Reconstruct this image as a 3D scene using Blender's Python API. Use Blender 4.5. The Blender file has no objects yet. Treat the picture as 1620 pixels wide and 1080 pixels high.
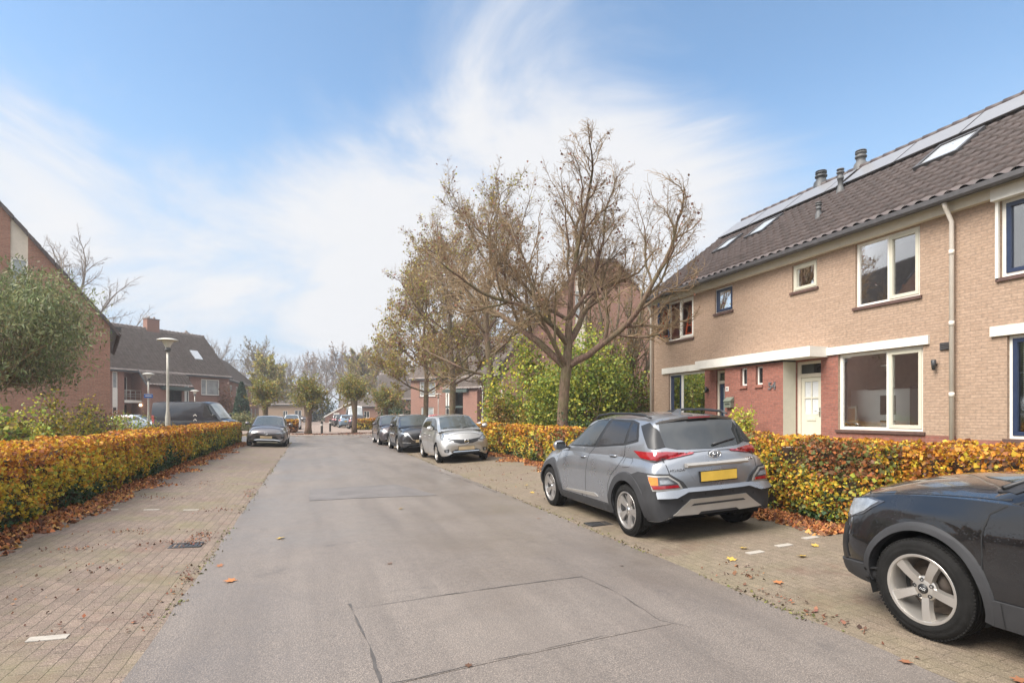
import bpy, bmesh, math, random
import numpy as np
from mathutils import Vector, Matrix, noise
from mathutils.bvhtree import BVHTree
R = math.radians
random.seed(7); NP = np.random.RandomState(7)
scene = bpy.context.scene
COL = scene.collection
# ------------------------------------------------------------------ camera
CAM_H = 1.54; YAW = 19.15
cd = bpy.data.cameras.new('camera'); cam = bpy.data.objects.new('camera', cd); COL.objects.link(cam)
cam.location = (0, 0, CAM_H); cam.rotation_euler = (R(90), 0, R(-YAW))
cd.sensor_width = 36; cd.lens = 910/1620*36; cd.shift_y = 115/1620; cd.clip_start = .05; cd.clip_end = 3000
scene.camera = cam
# ------------------------------------------------------------------ light
SUN_EL, SUN_AZ = R(48), R(-100)         # azimuth from +Y (the road) towards +X
EXPOSURE = 1.72
scene.view_settings.view_transform = 'Standard'; scene.view_settings.look = 'None'
scene.view_settings.exposure = EXPOSURE; scene.view_settings.gamma = 1
scene.render.engine = 'CYCLES'
scene.cycles.max_bounces = 6; scene.cycles.transparent_max_bounces = 12
def build_world():
    w = bpy.data.worlds.new('World'); scene.world = w; w.use_nodes = True
    nt = w.node_tree; nt.nodes.clear(); N = nt.nodes.new; L = nt.links.new
    out = N('ShaderNodeOutputWorld'); bg = N('ShaderNodeBackground'); L(bg.outputs[0], out.inputs[0])
    bg.inputs[1].default_value = .06
    sky = N('ShaderNodeTexSky'); sky.sky_type = 'NISHITA'; sky.sun_disc = False
    sky.sun_elevation = SUN_EL; sky.sun_rotation = SUN_AZ; sky.air_density = 1.0; sky.dust_density = .6; sky.ozone_density = 2.5
    tc = N('ShaderNodeTexCoord')
    def math_(op, a, b=None, c=None):
        m = N('ShaderNodeMath'); m.operation = op
        for i, v in enumerate((a, b, c)):
            if v is None: continue
            if hasattr(v, 'is_output'): L(v, m.inputs[i])
            else: m.inputs[i].default_value = v
        return m.outputs[0]
    sep = N('ShaderNodeSeparateXYZ'); L(tc.outputs['Generated'], sep.inputs[0])
    zc = math_('MAXIMUM', sep.outputs[2], 0.0)
    den = math_('ADD', zc, .22)
    cx = math_('DIVIDE', sep.outputs[0], den); cy = math_('DIVIDE', sep.outputs[1], den)
    cmb = N('ShaderNodeCombineXYZ'); L(cx, cmb.inputs[0]); L(cy, cmb.inputs[1])
    mp = N('ShaderNodeMapping'); L(cmb.outputs[0], mp.inputs[0]); mp.inputs['Rotation'].default_value = (0, 0, R(20)); mp.inputs['Scale'].default_value = (1.1, .68, 1)
    mp.inputs['Location'].default_value = (1.3, .4, 0)
    nz = N('ShaderNodeTexNoise'); nz.inputs['Scale'].default_value = 1.5; nz.inputs['Detail'].default_value = 10; nz.inputs['Roughness'].default_value = .60; nz.inputs['Distortion'].default_value = .7
    L(mp.outputs[0], nz.inputs['Vector'])
    def lobe(d, p, amp):
        v = Vector(d).normalized(); vm = N('ShaderNodeVectorMath'); vm.operation = 'DOT_PRODUCT'
        L(tc.outputs['Generated'], vm.inputs[0]); vm.inputs[1].default_value = v
        return math_('MULTIPLY', math_('POWER', math_('MAXIMUM', vm.outputs['Value'], 0.0), p), amp)
    def dirpx(px, py):
        a = R(YAW); X = (px-810)/910; return (X*math.cos(a)+math.sin(a), -X*math.sin(a)+math.cos(a), (655-py)/910)
    s = math_('ADD', math_('MULTIPLY_ADD', nz.outputs['Fac'], 1.45, -.225), lobe(dirpx(930, 210), 22, .26))
    for (px, py, p, amp) in ((780, 330, 24, .22), (20, 230, 90, .16), (130, 340, 60, .15), (330, 400, 40, .18), (600, 470, 30, .16), (1130, 420, 40, .16), (200, 30, 16, -.26), (560, 60, 40, -.14), (820, -20, 30, -.20), (1420, 150, 26, -.34), (1600, 30, 22, -.2), (1250, 10, 40, -.16), (350, 240, 120, -.13), (230, 520, 240, -.13), (420, 560, 240, -.08)):
        s = math_('ADD', s, lobe(dirpx(px, py), p, amp))
    # a band of cloud at middle height, unseen fill cloud added overhead and behind
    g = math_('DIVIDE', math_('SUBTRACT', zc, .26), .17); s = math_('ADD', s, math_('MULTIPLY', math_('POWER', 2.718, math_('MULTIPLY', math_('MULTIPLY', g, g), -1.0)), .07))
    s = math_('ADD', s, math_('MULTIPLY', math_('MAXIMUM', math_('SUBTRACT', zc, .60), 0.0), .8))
    s = math_('ADD', s, lobe((-.33, -.94, .5), 1.5, .18)); s = math_('ADD', s, lobe((.93, .1, .42), 8, .30)); s = math_('ADD', s, lobe((-.85, .35, .35), 8, .22))  # last lobes: unseen clouds added to whiten reflections in panels and windows
    mr = N('ShaderNodeMapRange'); mr.interpolation_type = 'SMOOTHSTEP'; L(s, mr.inputs[0])
    mr.inputs[1].default_value = .31; mr.inputs[2].default_value = .84; mr.inputs[3].default_value = 0; mr.inputs[4].default_value = 1
    cl = N('ShaderNodeMix'); cl.data_type = 'RGBA'; L(mr.outputs[0], cl.inputs[0])
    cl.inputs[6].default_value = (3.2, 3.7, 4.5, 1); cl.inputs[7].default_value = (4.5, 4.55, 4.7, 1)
    tint = N('ShaderNodeMix'); tint.data_type = 'RGBA'; tint.blend_type = 'MULTIPLY'; tint.inputs[0].default_value = 1
    L(sky.outputs[0], tint.inputs[6]); tint.inputs[7].default_value = (1.22, 1.32, 1.26, 1)
    # added gain: unseen cloud overhead and behind the camera brightened to fill the light
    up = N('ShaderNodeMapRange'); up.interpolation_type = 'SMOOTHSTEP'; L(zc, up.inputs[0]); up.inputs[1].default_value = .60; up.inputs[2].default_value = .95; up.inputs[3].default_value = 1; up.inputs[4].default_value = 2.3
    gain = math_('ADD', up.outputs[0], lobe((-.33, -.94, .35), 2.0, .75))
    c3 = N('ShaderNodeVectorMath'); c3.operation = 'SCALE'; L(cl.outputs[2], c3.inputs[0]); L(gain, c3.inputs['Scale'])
    hz = N('ShaderNodeMapRange'); hz.interpolation_type = 'SMOOTHSTEP'; L(zc, hz.inputs[0]); hz.inputs[1].default_value = .02; hz.inputs[2].default_value = .5; hz.inputs[3].default_value = 0; hz.inputs[4].default_value = 1   # pale blue air low down
    t2 = N('ShaderNodeMix'); t2.data_type = 'RGBA'; L(hz.outputs[0], t2.inputs[0]); t2.inputs[6].default_value = (2.75, 3.55, 4.5, 1); L(tint.outputs[2], t2.inputs[7])
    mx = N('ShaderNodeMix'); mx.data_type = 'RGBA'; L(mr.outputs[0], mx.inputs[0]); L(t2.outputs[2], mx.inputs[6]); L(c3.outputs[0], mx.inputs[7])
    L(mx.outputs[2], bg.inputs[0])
build_world()
sl = bpy.data.lights.new('sun', 'SUN'); sl.energy = 2.2; sl.angle = R(38); sl.color = (1, .94, .86)
sun = bpy.data.objects.new('sun', sl); COL.objects.link(sun); sun.location = (0, 0, 50)
sd = Vector((math.sin(SUN_AZ)*math.cos(SUN_EL), math.cos(SUN_AZ)*math.cos(SUN_EL), math.sin(SUN_EL)))
sun.rotation_euler = (-sd).to_track_quat('-Z', 'Y').to_euler()
# ------------------------------------------------------------------ helpers: materials
def newmat(name):
    m = bpy.data.materials.new(name); m.use_nodes = True
    nt = m.node_tree; return m, nt, nt.nodes['Principled BSDF'], nt.nodes.new, nt.links.new
def setp(b, rough=None, metal=None, spec=None, coat=None):
    if rough is not None: b.inputs['Roughness'].default_value = rough
    if metal is not None: b.inputs['Metallic'].default_value = metal
    if spec is not None: b.inputs['Specular IOR Level'].default_value = spec
    if coat is not None: b.inputs['Coat Weight'].default_value = coat; b.inputs['Coat Roughness'].default_value = .04
def tex_noise(N, L, scale, detail=4, vec=None, rough=.6):
    n = N('ShaderNodeTexNoise'); n.inputs['Scale'].default_value = scale; n.inputs['Detail'].default_value = detail; n.inputs['Roughness'].default_value = rough
    if vec is not None: L(vec, n.inputs['Vector'])
    return n.outputs['Fac']
def ramp(N, L, fac, stops):
    r = N('ShaderNodeValToRGB'); L(fac, r.inputs[0]); e = r.color_ramp.elements
    while len(e) < len(stops): e.new(.5)
    for i, (p, c) in enumerate(stops):
        e[i].position = p; e[i].color = (*c, 1) if len(c) == 3 else c
    return r.outputs[0]
def mixc(N, L, fac, a, b, mode='MIX'):
    m = N('ShaderNodeMix'); m.data_type = 'RGBA'; m.blend_type = mode
    for i, v in ((0, fac), (6, a), (7, b)):
        if hasattr(v, 'is_output'): L(v, m.inputs[i])
        elif i == 0: m.inputs[0].default_value = v
        else: m.inputs[i].default_value = (*v, 1)
    return m.outputs[2]
def bump(N, L, b, h, strength, dist=.01):
    n = N('ShaderNodeBump'); n.inputs['Strength'].default_value = strength; n.inputs['Distance'].default_value = dist
    L(h, n.inputs['Height']); L(n.outputs[0], b.inputs['Normal'])
def coordv(N, which='Object'):
    return N('ShaderNodeTexCoord').outputs[which]
def mat_plain(name, col, rough=.6, metal=0, spec=.5, coat=None, var=.12, scale=6, bmp=0, bscale=60):
    m, nt, b, N, L = newmat(name); setp(b, rough, metal, spec, coat)
    v = coordv(N)
    f = tex_noise(N, L, scale, 5, v)
    lo = tuple(c*(1-var) for c in col); hi = tuple(min(1, c*(1+var)) for c in col)
    L(ramp(N, L, f, ((.3, lo), (.7, hi))), b.inputs['Base Color'])
    if bmp: bump(N, L, b, tex_noise(N, L, bscale, 3, v), bmp)
    return m
def mat_brick(name, c1, c2, mortar, bw=.21, rh=.0625, ms=.009, stain=(.12, .1, .08), stain_amt=.25, rough=.85):
    m, nt, b, N, L = newmat(name); setp(b, rough, 0, .3)
    uv = coordv(N, 'UV')
    t = N('ShaderNodeTexBrick'); L(uv, t.inputs['Vector'])
    t.inputs['Scale'].default_value = 1; t.inputs['Brick Width'].default_value = bw; t.inputs['Row Height'].default_value = rh
    t.inputs['Mortar Size'].default_value = ms; t.inputs['Mortar Smooth'].default_value = .3; t.inputs['Bias'].default_value = -.1
    t.inputs['Color1'].default_value = (*c1, 1); t.inputs['Color2'].default_value = (*c2, 1); t.inputs['Mortar'].default_value = (*mortar, 1)
    f = tex_noise(N, L, .6, 6, uv); f2 = tex_noise(N, L, 14, 3, uv)
    c = mixc(N, L, ramp(N, L, f, ((.48, (0, 0, 0)), (.75, (stain_amt,)*3))), t.outputs['Color'], stain)
    mm = N('ShaderNodeMix'); mm.data_type = 'RGBA'; mm.blend_type = 'MULTIPLY'; mm.inputs[0].default_value = .8; L(c, mm.inputs[6]); L(ramp(N, L, f2, ((.3, (.72, .72, .72)), (.7, (1.15, 1.12, 1.1)))), mm.inputs[7])
    L(mm.outputs[2], b.inputs['Base Color'])
    inv = N('ShaderNodeMath'); inv.operation = 'SUBTRACT'; inv.inputs[0].default_value = 1; L(t.outputs['Fac'], inv.inputs[1])
    bump(N, L, b, inv.outputs[0], .5, .008)
    return m
def mat_leaf(name, rough=.55, trans=.3):
    m, nt, b, N, L = newmat(name); setp(b, rough, 0, .35)
    at = N('ShaderNodeAttribute'); at.attribute_name = 'Col'
    L(at.outputs['Color'], b.inputs['Base Color'])
    tr = N('ShaderNodeBsdfTranslucent'); L(at.outputs['Color'], tr.inputs['Color'])
    mx = N('ShaderNodeMixShader'); mx.inputs[0].default_value = trans
    L(b.outputs[0], mx.inputs[1]); L(tr.outputs[0], mx.inputs[2]); L(mx.outputs[0], nt.nodes['Material Output'].inputs[0])
    return m
def mat_bark(name, c1, c2, moss=(.12, .13, .05), moss_amt=.5):
    m, nt, b, N, L = newmat(name); setp(b, .9, 0, .2)
    v = coordv(N); mp = N('ShaderNodeMapping'); L(v, mp.inputs[0]); mp.inputs['Scale'].default_value = (9, 9, 3)
    f = tex_noise(N, L, 2.2, 6, mp.outputs[0]); f2 = tex_noise(N, L, 1.3, 4, v)
    c = ramp(N, L, f, ((.35, c1), (.62, c2)))
    L(mixc(N, L, ramp(N, L, f2, ((.42, (0, 0, 0)), (.62, (moss_amt,)*3))), c, moss), b.inputs['Base Color'])
    bump(N, L, b, f, .8, .02)
    return m
def mat_glass(name, tint=(.75, .8, .8), refl=.10):
    m, nt, b, N, L = newmat(name); nt.nodes.remove(b)
    tr = N('ShaderNodeBsdfTransparent'); tr.inputs[0].default_value = (*tint, 1)
    gl = N('ShaderNodeBsdfGlossy'); gl.inputs['Roughness'].default_value = .015; gl.inputs[0].default_value = (.95, .95, .95, 1)
    fr = N('ShaderNodeFresnel'); fr.inputs['IOR'].default_value = 1.5
    v = coordv(N); bp = N('ShaderNodeBump'); bp.inputs['Strength'].default_value = .02; bp.inputs['Distance'].default_value = .05; L(tex_noise(N, L, 1.3, 1, v), bp.inputs['Height'])
    L(bp.outputs[0], gl.inputs['Normal'])
    ma = N('ShaderNodeMath'); ma.operation = 'MULTIPLY_ADD'; L(fr.outputs[0], ma.inputs[0]); ma.inputs[1].default_value = 1.4; ma.inputs[2].default_value = refl; ma.use_clamp = True
    mx = N('ShaderNodeMixShader'); L(ma.outputs[0], mx.inputs[0]); L(tr.outputs[0], mx.inputs[1]); L(gl.outputs[0], mx.inputs[2]); L(mx.outputs[0], nt.nodes['Material Output'].inputs[0])
    return m
def mat_dark_glass(name, col=(.012, .014, .014), rough=.03, spec=.9):
    m, nt, b, N, L = newmat(name); setp(b, rough, 0, spec); b.inputs['Base Color'].default_value = (*col, 1)
    v = coordv(N); bump(N, L, b, tex_noise(N, L, 3, 2, v), .03, .02)
    return m
def mat_paint(name, col, metal=.5, rough=.32, drops=0.0, dirt=.15):
    m, nt, b, N, L = newmat(name); setp(b, rough, metal, .5, 1.0)
    v = coordv(N); f = tex_noise(N, L, 2.3, 6, v); g = tex_noise(N, L, 900, 2, v)
    c = ramp(N, L, g, ((.3, tuple(x*.8 for x in col)), (.7, tuple(x*1.2 for x in col))))
    c = mixc(N, L, ramp(N, L, f, ((.5, (0, 0, 0)), (.8, (dirt,)*3))), c, (.22, .19, .16))
    L(c, b.inputs['Base Color'])
    L(ramp(N, L, f, ((.4, (rough,)*3), (.8, (min(1, rough+.25),)*3))), b.inputs['Roughness'])
    if drops:
        vo = N('ShaderNodeTexVoronoi'); L(v, vo.inputs['Vector']); vo.inputs['Scale'].default_value = 55; vo.inputs['Randomness'].default_value = 1
        h = ramp(N, L, vo.outputs['Distance'], ((.0, (1, 1, 1)), (.28, (0, 0, 0))))
        bp = N('ShaderNodeBump'); bp.inputs['Strength'].default_value = drops; bp.inputs['Distance'].default_value = .004; L(h, bp.inputs['Height'])
        L(bp.outputs[0], b.inputs['Coat Normal']); L(bp.outputs[0], b.inputs['Normal'])
    return m
# ------------------------------------------------------------------ helpers: objects
def tag(o, label=None, cat=None, group=None, kind=None):
    if label: o['label'] = label
    if cat: o['category'] = cat
    if group: o['group'] = group
    if kind: o['kind'] = kind
    return o
def thing(name, label, cat, loc=(0, 0, 0), rot=(0, 0, 0), group=None):
    o = bpy.data.objects.new(name, None); COL.objects.link(o); o.empty_display_size = .3
    o.location = loc; o.rotation_euler = rot
    return tag(o, label, cat, group)
def wmat(o):
    m = Matrix.LocRotScale(o.location, o.rotation_euler, o.scale)
    return wmat(o.parent) @ m if o.parent else m
def copy_tree(o, parent=None):
    c = o.copy(); COL.objects.link(c)
    if parent: c.parent = parent
    for ch in list(o.children): copy_tree(ch, c)
    return c
class MB:
    def __init__(s): s.v = []; s.f = []; s.mi = []; s.sm = []
    def add(s, vs, fs, mi=0, smooth=False):
        b = len(s.v); s.v += [tuple(p) for p in vs]
        for f in fs: s.f.append(tuple(b+i for i in f)); s.mi.append(mi); s.sm.append(smooth)
        return s
    def box(s, x0, y0, z0, x1, y1, z1, mi=0, M=None):
        vs = [(x0,y0,z0),(x1,y0,z0),(x1,y1,z0),(x0,y1,z0),(x0,y0,z1),(x1,y0,z1),(x1,y1,z1),(x0,y1,z1)]
        if M is not None: vs = [M @ Vector(p) for p in vs]
        return s.add(vs, [(0,3,2,1),(4,5,6,7),(0,1,5,4),(1,2,6,5),(2,3,7,6),(3,0,4,7)], mi)
    def obox(s, o, u, n, a0, a1, d0, d1, z0, z1, mi=0):
        """box on a facade frame: u along the wall, n outward, z up"""
        o, u, n = Vector(o), Vector(u), Vector(n); Z = Vector((0, 0, 1))
        vs = [o+u*a+n*d+Z*z for z in (z0, z1) for (a, d) in ((a0,d0),(a1,d0),(a1,d1),(a0,d1))]
        return s.add(vs, [(0,3,2,1),(4,5,6,7),(0,1,5,4),(1,2,6,5),(2,3,7,6),(3,0,4,7)], mi)
    def prism(s, poly, d, mi=0):
        """extrude a 3-D polygon along vector d"""
        n = len(poly); d = Vector(d); vs = [Vector(p) for p in poly]+[Vector(p)+d for p in poly]
        s.add(vs, [tuple(range(n))[::-1], tuple(range(n, 2*n))]+[(i, (i+1) % n, n+(i+1) % n, n+i) for i in range(n)], mi)
        return s
    def tube(s, pts, rs, k=8, mi=0, cap=True, smooth=True):
        pts = [Vector(p) for p in pts]
        if not hasattr(rs, '__len__'): rs = [rs]*len(pts)
        vs = []; prev = None
        for i, p in enumerate(pts):
            d = (pts[min(i+1, len(pts)-1)]-pts[max(i-1, 0)]).normalized()
            if prev is None: a = d.orthogonal().normalized()
            else:
                a = prev-d*prev.dot(d); a = a.normalized() if a.length > 1e-6 else d.orthogonal().normalized()
            prev = a; b = d.cross(a)
            vs += [p+(a*math.cos(2*math.pi*j/k)+b*math.sin(2*math.pi*j/k))*rs[i] for j in range(k)]
        fs = [(i*k+j, i*k+(j+1) % k, (i+1)*k+(j+1) % k, (i+1)*k+j) for i in range(len(pts)-1) for j in range(k)]
        if cap: fs += [tuple(range(k))[::-1], tuple((len(pts)-1)*k+j for j in range(k))]
        return s.add(vs, fs, mi, smooth)
    def lathe(s, prof, k=24, M=None, mi=0, smooth=True):
        """prof: (radius, z) about the local z axis"""
        vs = [Vector((r*math.cos(2*math.pi*j/k), r*math.sin(2*math.pi*j/k), z)) for (r, z) in prof for j in range(k)]
        if M is not None: vs = [M @ p for p in vs]
        fs = [(i*k+j, i*k+(j+1) % k, (i+1)*k+(j+1) % k, (i+1)*k+j) for i in range(len(prof)-1) for j in range(k)]
        return s.add(vs, fs, mi, smooth)
    def build(s, name, mats, parent=None, world=False, uv=True, sharp=None):
        me = bpy.data.meshes.new(name); vs = s.v
        if parent is not None and world:
            inv = wmat(parent).inverted(); vs = [tuple(inv @ Vector(p)) for p in vs]
        me.from_pydata(vs, [], s.f)
        for m in (mats if isinstance(mats, (list, tuple)) else [mats]): me.materials.append(m)
        me.polygons.foreach_set('material_index', s.mi); me.polygons.foreach_set('use_smooth', s.sm)
        if uv: auto_uv(me)
        if sharp: me.set_sharp_from_angle(angle=R(sharp))
        me.update(); o = bpy.data.objects.new(name, me); COL.objects.link(o)
        if parent is not None: o.parent = parent
        return o
def auto_uv(me):
    uvl = me.uv_layers.new(name='UVMap'); n = len(me.loops); out = np.zeros(n*2, np.float32); Z = Vector((0, 0, 1)); i = 0
    vs = me.vertices; lv = me.loops
    for p in me.polygons:
        nn = p.normal
        if abs(nn.z) > .95: t, b = Vector((1, 0, 0)), Vector((0, 1, 0))
        else: t = Z.cross(nn).normalized(); b = nn.cross(t)
        for li in p.loop_indices:
            c = vs[lv[li].vertex_index].co; out[li*2] = c.dot(t); out[li*2+1] = c.dot(b)
    uvl.data.foreach_set('uv', out)
def np_mesh(name, V, F, mat, parent=None, cols=None, smooth=False):
    """V (n,3), F (m,k) arrays; cols per-face colours"""
    me = bpy.data.meshes.new(name); V = np.asarray(V, np.float32); F = np.asarray(F, np.int32); k = F.shape[1]
    me.vertices.add(len(V)); me.vertices.foreach_set('co', V.ravel())
    me.loops.add(F.size); me.loops.foreach_set('vertex_index', F.ravel())
    me.polygons.add(len(F)); me.polygons.foreach_set('loop_start', np.arange(len(F), dtype=np.int32)*k)
    me.update(calc_edges=True)
    if smooth: me.polygons.foreach_set('use_smooth', np.ones(len(F), bool))
    if cols is not None:
        a = me.color_attributes.new('Col', 'FLOAT_COLOR', 'CORNER'); c = np.ones((len(F), k, 4), np.float32); c[:, :, :3] = np.asarray(cols, np.float32)[:, None, :]
        a.data.foreach_set('color', c.ravel())
    me.materials.append(mat); o = bpy.data.objects.new(name, me); COL.objects.link(o)
    if parent is not None: o.parent = parent
    return o
def text_obj(name, body, size, mat, M, parent=None, extrude=.004, bold=0):
    cu = bpy.data.curves.new(name, 'FONT'); cu.body = body; cu.size = size; cu.align_x = 'CENTER'; cu.align_y = 'CENTER'; cu.extrude = extrude; cu.offset = bold
    t = bpy.data.objects.new('tmp', cu); COL.objects.link(t); bpy.context.view_layer.update()
    me = bpy.data.meshes.new_from_object(t.evaluated_get(bpy.context.evaluated_depsgraph_get())); bpy.data.objects.remove(t)
    me.name = name; me.transform(M); me.materials.clear(); me.materials.append(mat)
    o = bpy.data.objects.new(name, me); COL.objects.link(o)
    if parent is not None: o.parent = parent
    return o
# ------------------------------------------------------------------ ground profile (x across the road, y along it)
def zg(x, y=20):
    if x < -1.06: z = -.04+min(-1.06-x, 2.7)*.04
    elif x < 3.6: z = -.04*((x-1.27)/2.33)**2
    elif x < 6.15: z = -.04+(x-3.6)*.052
    else: z = .0926+min(x-6.15, 6.7)*.0608
    if y < 34: return z
    k = min(1, max(0, (43-y)/9)); return z*k
# ------------------------------------------------------------------ materials
M = {}
M['tan_brick'] = mat_brick('tan_brick', (.40, .285, .21), (.352, .245, .176), (.305, .228, .168), stain=(.30, .22, .15))
M['red_brick'] = mat_brick('red_brick', (.31, .12, .088), (.23, .09, .07), (.24, .135, .105), stain=(.2, .1, .08))
M['brown_brick'] = mat_brick('brown_brick', (.345, .175, .125), (.265, .13, .095), (.285, .20, .155), stain=(.16, .1, .08), stain_amt=.4)
M['pink_brick'] = mat_brick('pink_brick', (.325, .172, .132), (.26, .137, .106), (.25, .172, .138), stain=(.2, .12, .1))
M['tile'] = mat_plain('roof_tile', (.075, .056, .052), .62, var=.35, scale=3.5, bmp=.2)
M['tile_far'] = mat_plain('roof_tile_far', (.21, .172, .15), .75, var=.25, scale=3, bmp=.2)
M['white'] = mat_plain('white_paint', (.72, .69, .63), .45, var=.05)
M['cream'] = mat_plain('cream_paint', (.56, .53, .43), .45, var=.04)
M['render'] = mat_plain('cream_render', (.58, .51, .43), .8, var=.08)
M['navy'] = mat_plain('navy_paint', (.018, .03, .07), .35, var=.1)
M['zinc'] = mat_plain('zinc_gutter', (.075, .07, .07), .5, .3, var=.2)
M['dark_trim'] = mat_plain('dark_trim', (.05, .052, .055), .5, var=.15)
M['green_trim'] = mat_plain('green_trim', (.055, .075, .068), .5, var=.15)
M['sill'] = mat_plain('brown_sill', (.10, .055, .045), .5, var=.25, scale=9)
M['pipe'] = mat_plain('pale_pipe', (.66, .60, .53), .5, var=.06)
M['plastic_grey'] = mat_plain('grey_plastic', (.10, .10, .10), .6, var=.15)
M['glass'] = mat_glass('window_glass', (.92, .94, .94), refl=.06)
M['glass_hi'] = mat_glass('upper_glass', (.7, .72, .72), .22)
M['dglass'] = mat_dark_glass('dark_glass')
M['pale_glass'] = mat_plain('curtain_sky_glass', (.30, .32, .32), .12, spec=.8, var=.25, scale=2)  # pale base: curtains in house panes, painted sky reflection in van windscreens
M['lace'] = mat_plain('lace_curtain', (.55, .56, .56), .7, var=.1, scale=30)
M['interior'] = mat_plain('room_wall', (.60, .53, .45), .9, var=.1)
M['interior_dark'] = mat_plain('room_dark', (.05, .045, .04), .9, var=.2)  # near-black colour stands in for the shade of unlit rooms and porch recess
M['kitchen'] = mat_plain('kitchen_white', (.72, .72, .70), .35, var=.03)
M['black'] = mat_plain('black_plastic', (.015, .015, .016), .45, var=.2)
M['steel'] = mat_plain('steel', (.55, .55, .55), .3, 1, var=.05)
M['solar'] = mat_plain('solar_glass', (.21, .205, .205), .3, spec=.8, var=.06)  # pale grey base stands in for cloud reflected in dark panels
M['soil'] = mat_plain('soil', (.10, .075, .05), .95, var=.4, scale=2, bmp=.5)
M['galv'] = mat_plain('galvanised', (.42, .40, .35), .5, .2, var=.15, scale=5)
M['lampw'] = mat_plain('lamp_white', (.62, .60, .54), .4, var=.05)
M['wood'] = mat_plain('oiled_wood', (.42, .22, .09), .6, var=.2, scale=14)
M['orange'] = mat_plain('orange_paint', (.75, .13, .03), .5, var=.05)
M['blue_sign'] = mat_plain('blue_sign', (.02, .12, .42), .4, var=.04)
def mat_ground():
    m, nt, b, N, L = newmat('grass_and_soil'); setp(b, .95, 0, .1); v = coordv(N)
    f = tex_noise(N, L, .35, 8, v); g = tex_noise(N, L, 22, 4, v)
    c = ramp(N, L, f, ((.35, (.07, .08, .03)), (.5, (.11, .10, .045)), (.66, (.14, .105, .06))))
    L(mixc(N, L, ramp(N, L, g, ((.45, (0,)*3), (.7, (.6,)*3))), c, (.19, .10, .04)), b.inputs['Base Color'])
    bump(N, L, b, g, .6, .03); return m
def mat_asphalt(name='asphalt', k=1.0):
    m, nt, b, N, L = newmat(name); setp(b, .6, 0, .35); v = coordv(N)
    big = tex_noise(N, L, .28, 5, v); mid = tex_noise(N, L, 3, 6, v); fine = tex_noise(N, L, 120, 2, v); sp = N('ShaderNodeTexVoronoi'); sp.inputs['Scale'].default_value = 90; L(v, sp.inputs['Vector'])
    c = ramp(N, L, big, ((.3, (.165*k, .137*k, .116*k)), (.7, (.215*k, .184*k, .160*k))))
    c = mixc(N, L, ramp(N, L, mid, ((.3, (.0,)*3), (.75, (.45,)*3))), c, (.135, .12, .108))
    c = mixc(N, L, ramp(N, L, fine, ((.42, (.65,)*3), (.53, (0,)*3))), c, (.07, .06, .054))
    c = mixc(N, L, ramp(N, L, sp.outputs['Distance'], ((.12, (.95,)*3), (.34, (0,)*3))), c, (.38, .31, .26))
    st = N('ShaderNodeMapping'); L(v, st.inputs[0]); st.inputs['Scale'].default_value = (2.2, .16, 1); lane = tex_noise(N, L, 1.0, 4, st.outputs[0])
    c = mixc(N, L, ramp(N, L, lane, ((.42, (0,)*3), (.68, (.5,)*3))), c, (.10, .085, .075))
    spots = tex_noise(N, L, 1.1, 7, v, .7); c = mixc(N, L, ramp(N, L, spots, ((.60, (0,)*3), (.68, (.45,)*3))), c, (.085, .075, .07))
    L(c, b.inputs['Base Color'])
    L(ramp(N, L, big, ((.38, (.30,)*3), (.60, (.62,)*3))), b.inputs['Roughness'])
    bump(N, L, b, sp.outputs['Distance'], .35, .004); return m
def mat_paving(name, c1, c2, c3, bw=.20, rh=.10, moss=.65, rot=90, dirt=.5):
    m, nt, b, N, L = newmat(name); setp(b, .8, 0, .3); v = coordv(N)
    mp = N('ShaderNodeMapping'); mp.inputs['Rotation'].default_value = (0, 0, R(rot)); L(v, mp.inputs[0])
    wn = N('ShaderNodeTexNoise'); wn.inputs['Scale'].default_value = 1.7; wn.inputs['Detail'].default_value = 2; L(v, wn.inputs['Vector'])
    va = N('ShaderNodeVectorMath'); va.operation = 'MULTIPLY_ADD'; L(wn.outputs['Color'], va.inputs[0]); va.inputs[1].default_value = (.035, .035, 0); L(mp.outputs[0], va.inputs[2])
    t = N('ShaderNodeTexBrick'); L(va.outputs[0], t.inputs['Vector']); t.inputs['Scale'].default_value = 1
    t.inputs['Brick Width'].default_value = bw; t.inputs['Row Height'].default_value = rh; t.inputs['Mortar Size'].default_value = .006; t.inputs['Mortar Smooth'].default_value = .9
    t.inputs['Color1'].default_value = (*c1, 1); t.inputs['Color2'].default_value = (*c2, 1); t.inputs['Mortar'].default_value = (*c3, 1)
    big = tex_noise(N, L, .9, 7, v, .65); fine = tex_noise(N, L, 130, 3, v); mid = tex_noise(N, L, 7, 5, v)
    bigb = tex_noise(N, L, 1.5, 6, mp.outputs[0], .62)
    c = mixc(N, L, ramp(N, L, fine, ((.38, (.75,)*3), (.5, (0,)*3))), t.outputs['Color'], (.075, .06, .042))
    c = mixc(N, L, ramp(N, L, fine, ((.54, (0,)*3), (.68, (.85,)*3))), c, (.36, .30, .22))
    c = mixc(N, L, ramp(N, L, big, ((.47, (0,)*3), (.68, (moss,)*3))), c, (.165, .148, .075))
    c = mixc(N, L, ramp(N, L, bigb, ((.56, (0,)*3), (.72, (dirt,)*3))), c, (.12, .062, .045))
    c = mixc(N, L, ramp(N, L, mid, ((.35, (.30,)*3), (.6, (0,)*3))), c, (.10, .085, .06))
    L(c, b.inputs['Base Color'])
    inv = N('ShaderNodeMath'); inv.operation = 'SUBTRACT'; inv.inputs[0].default_value = 1; L(t.outputs['Fac'], inv.inputs[1])
    ad = N('ShaderNodeMath'); ad.operation = 'MULTIPLY_ADD'; L(fine, ad.inputs[0]); ad.inputs[1].default_value = .35; L(inv.outputs[0], ad.inputs[2])
    bump(N, L, b, ad.outputs[0], .6, .007); return m
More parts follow.
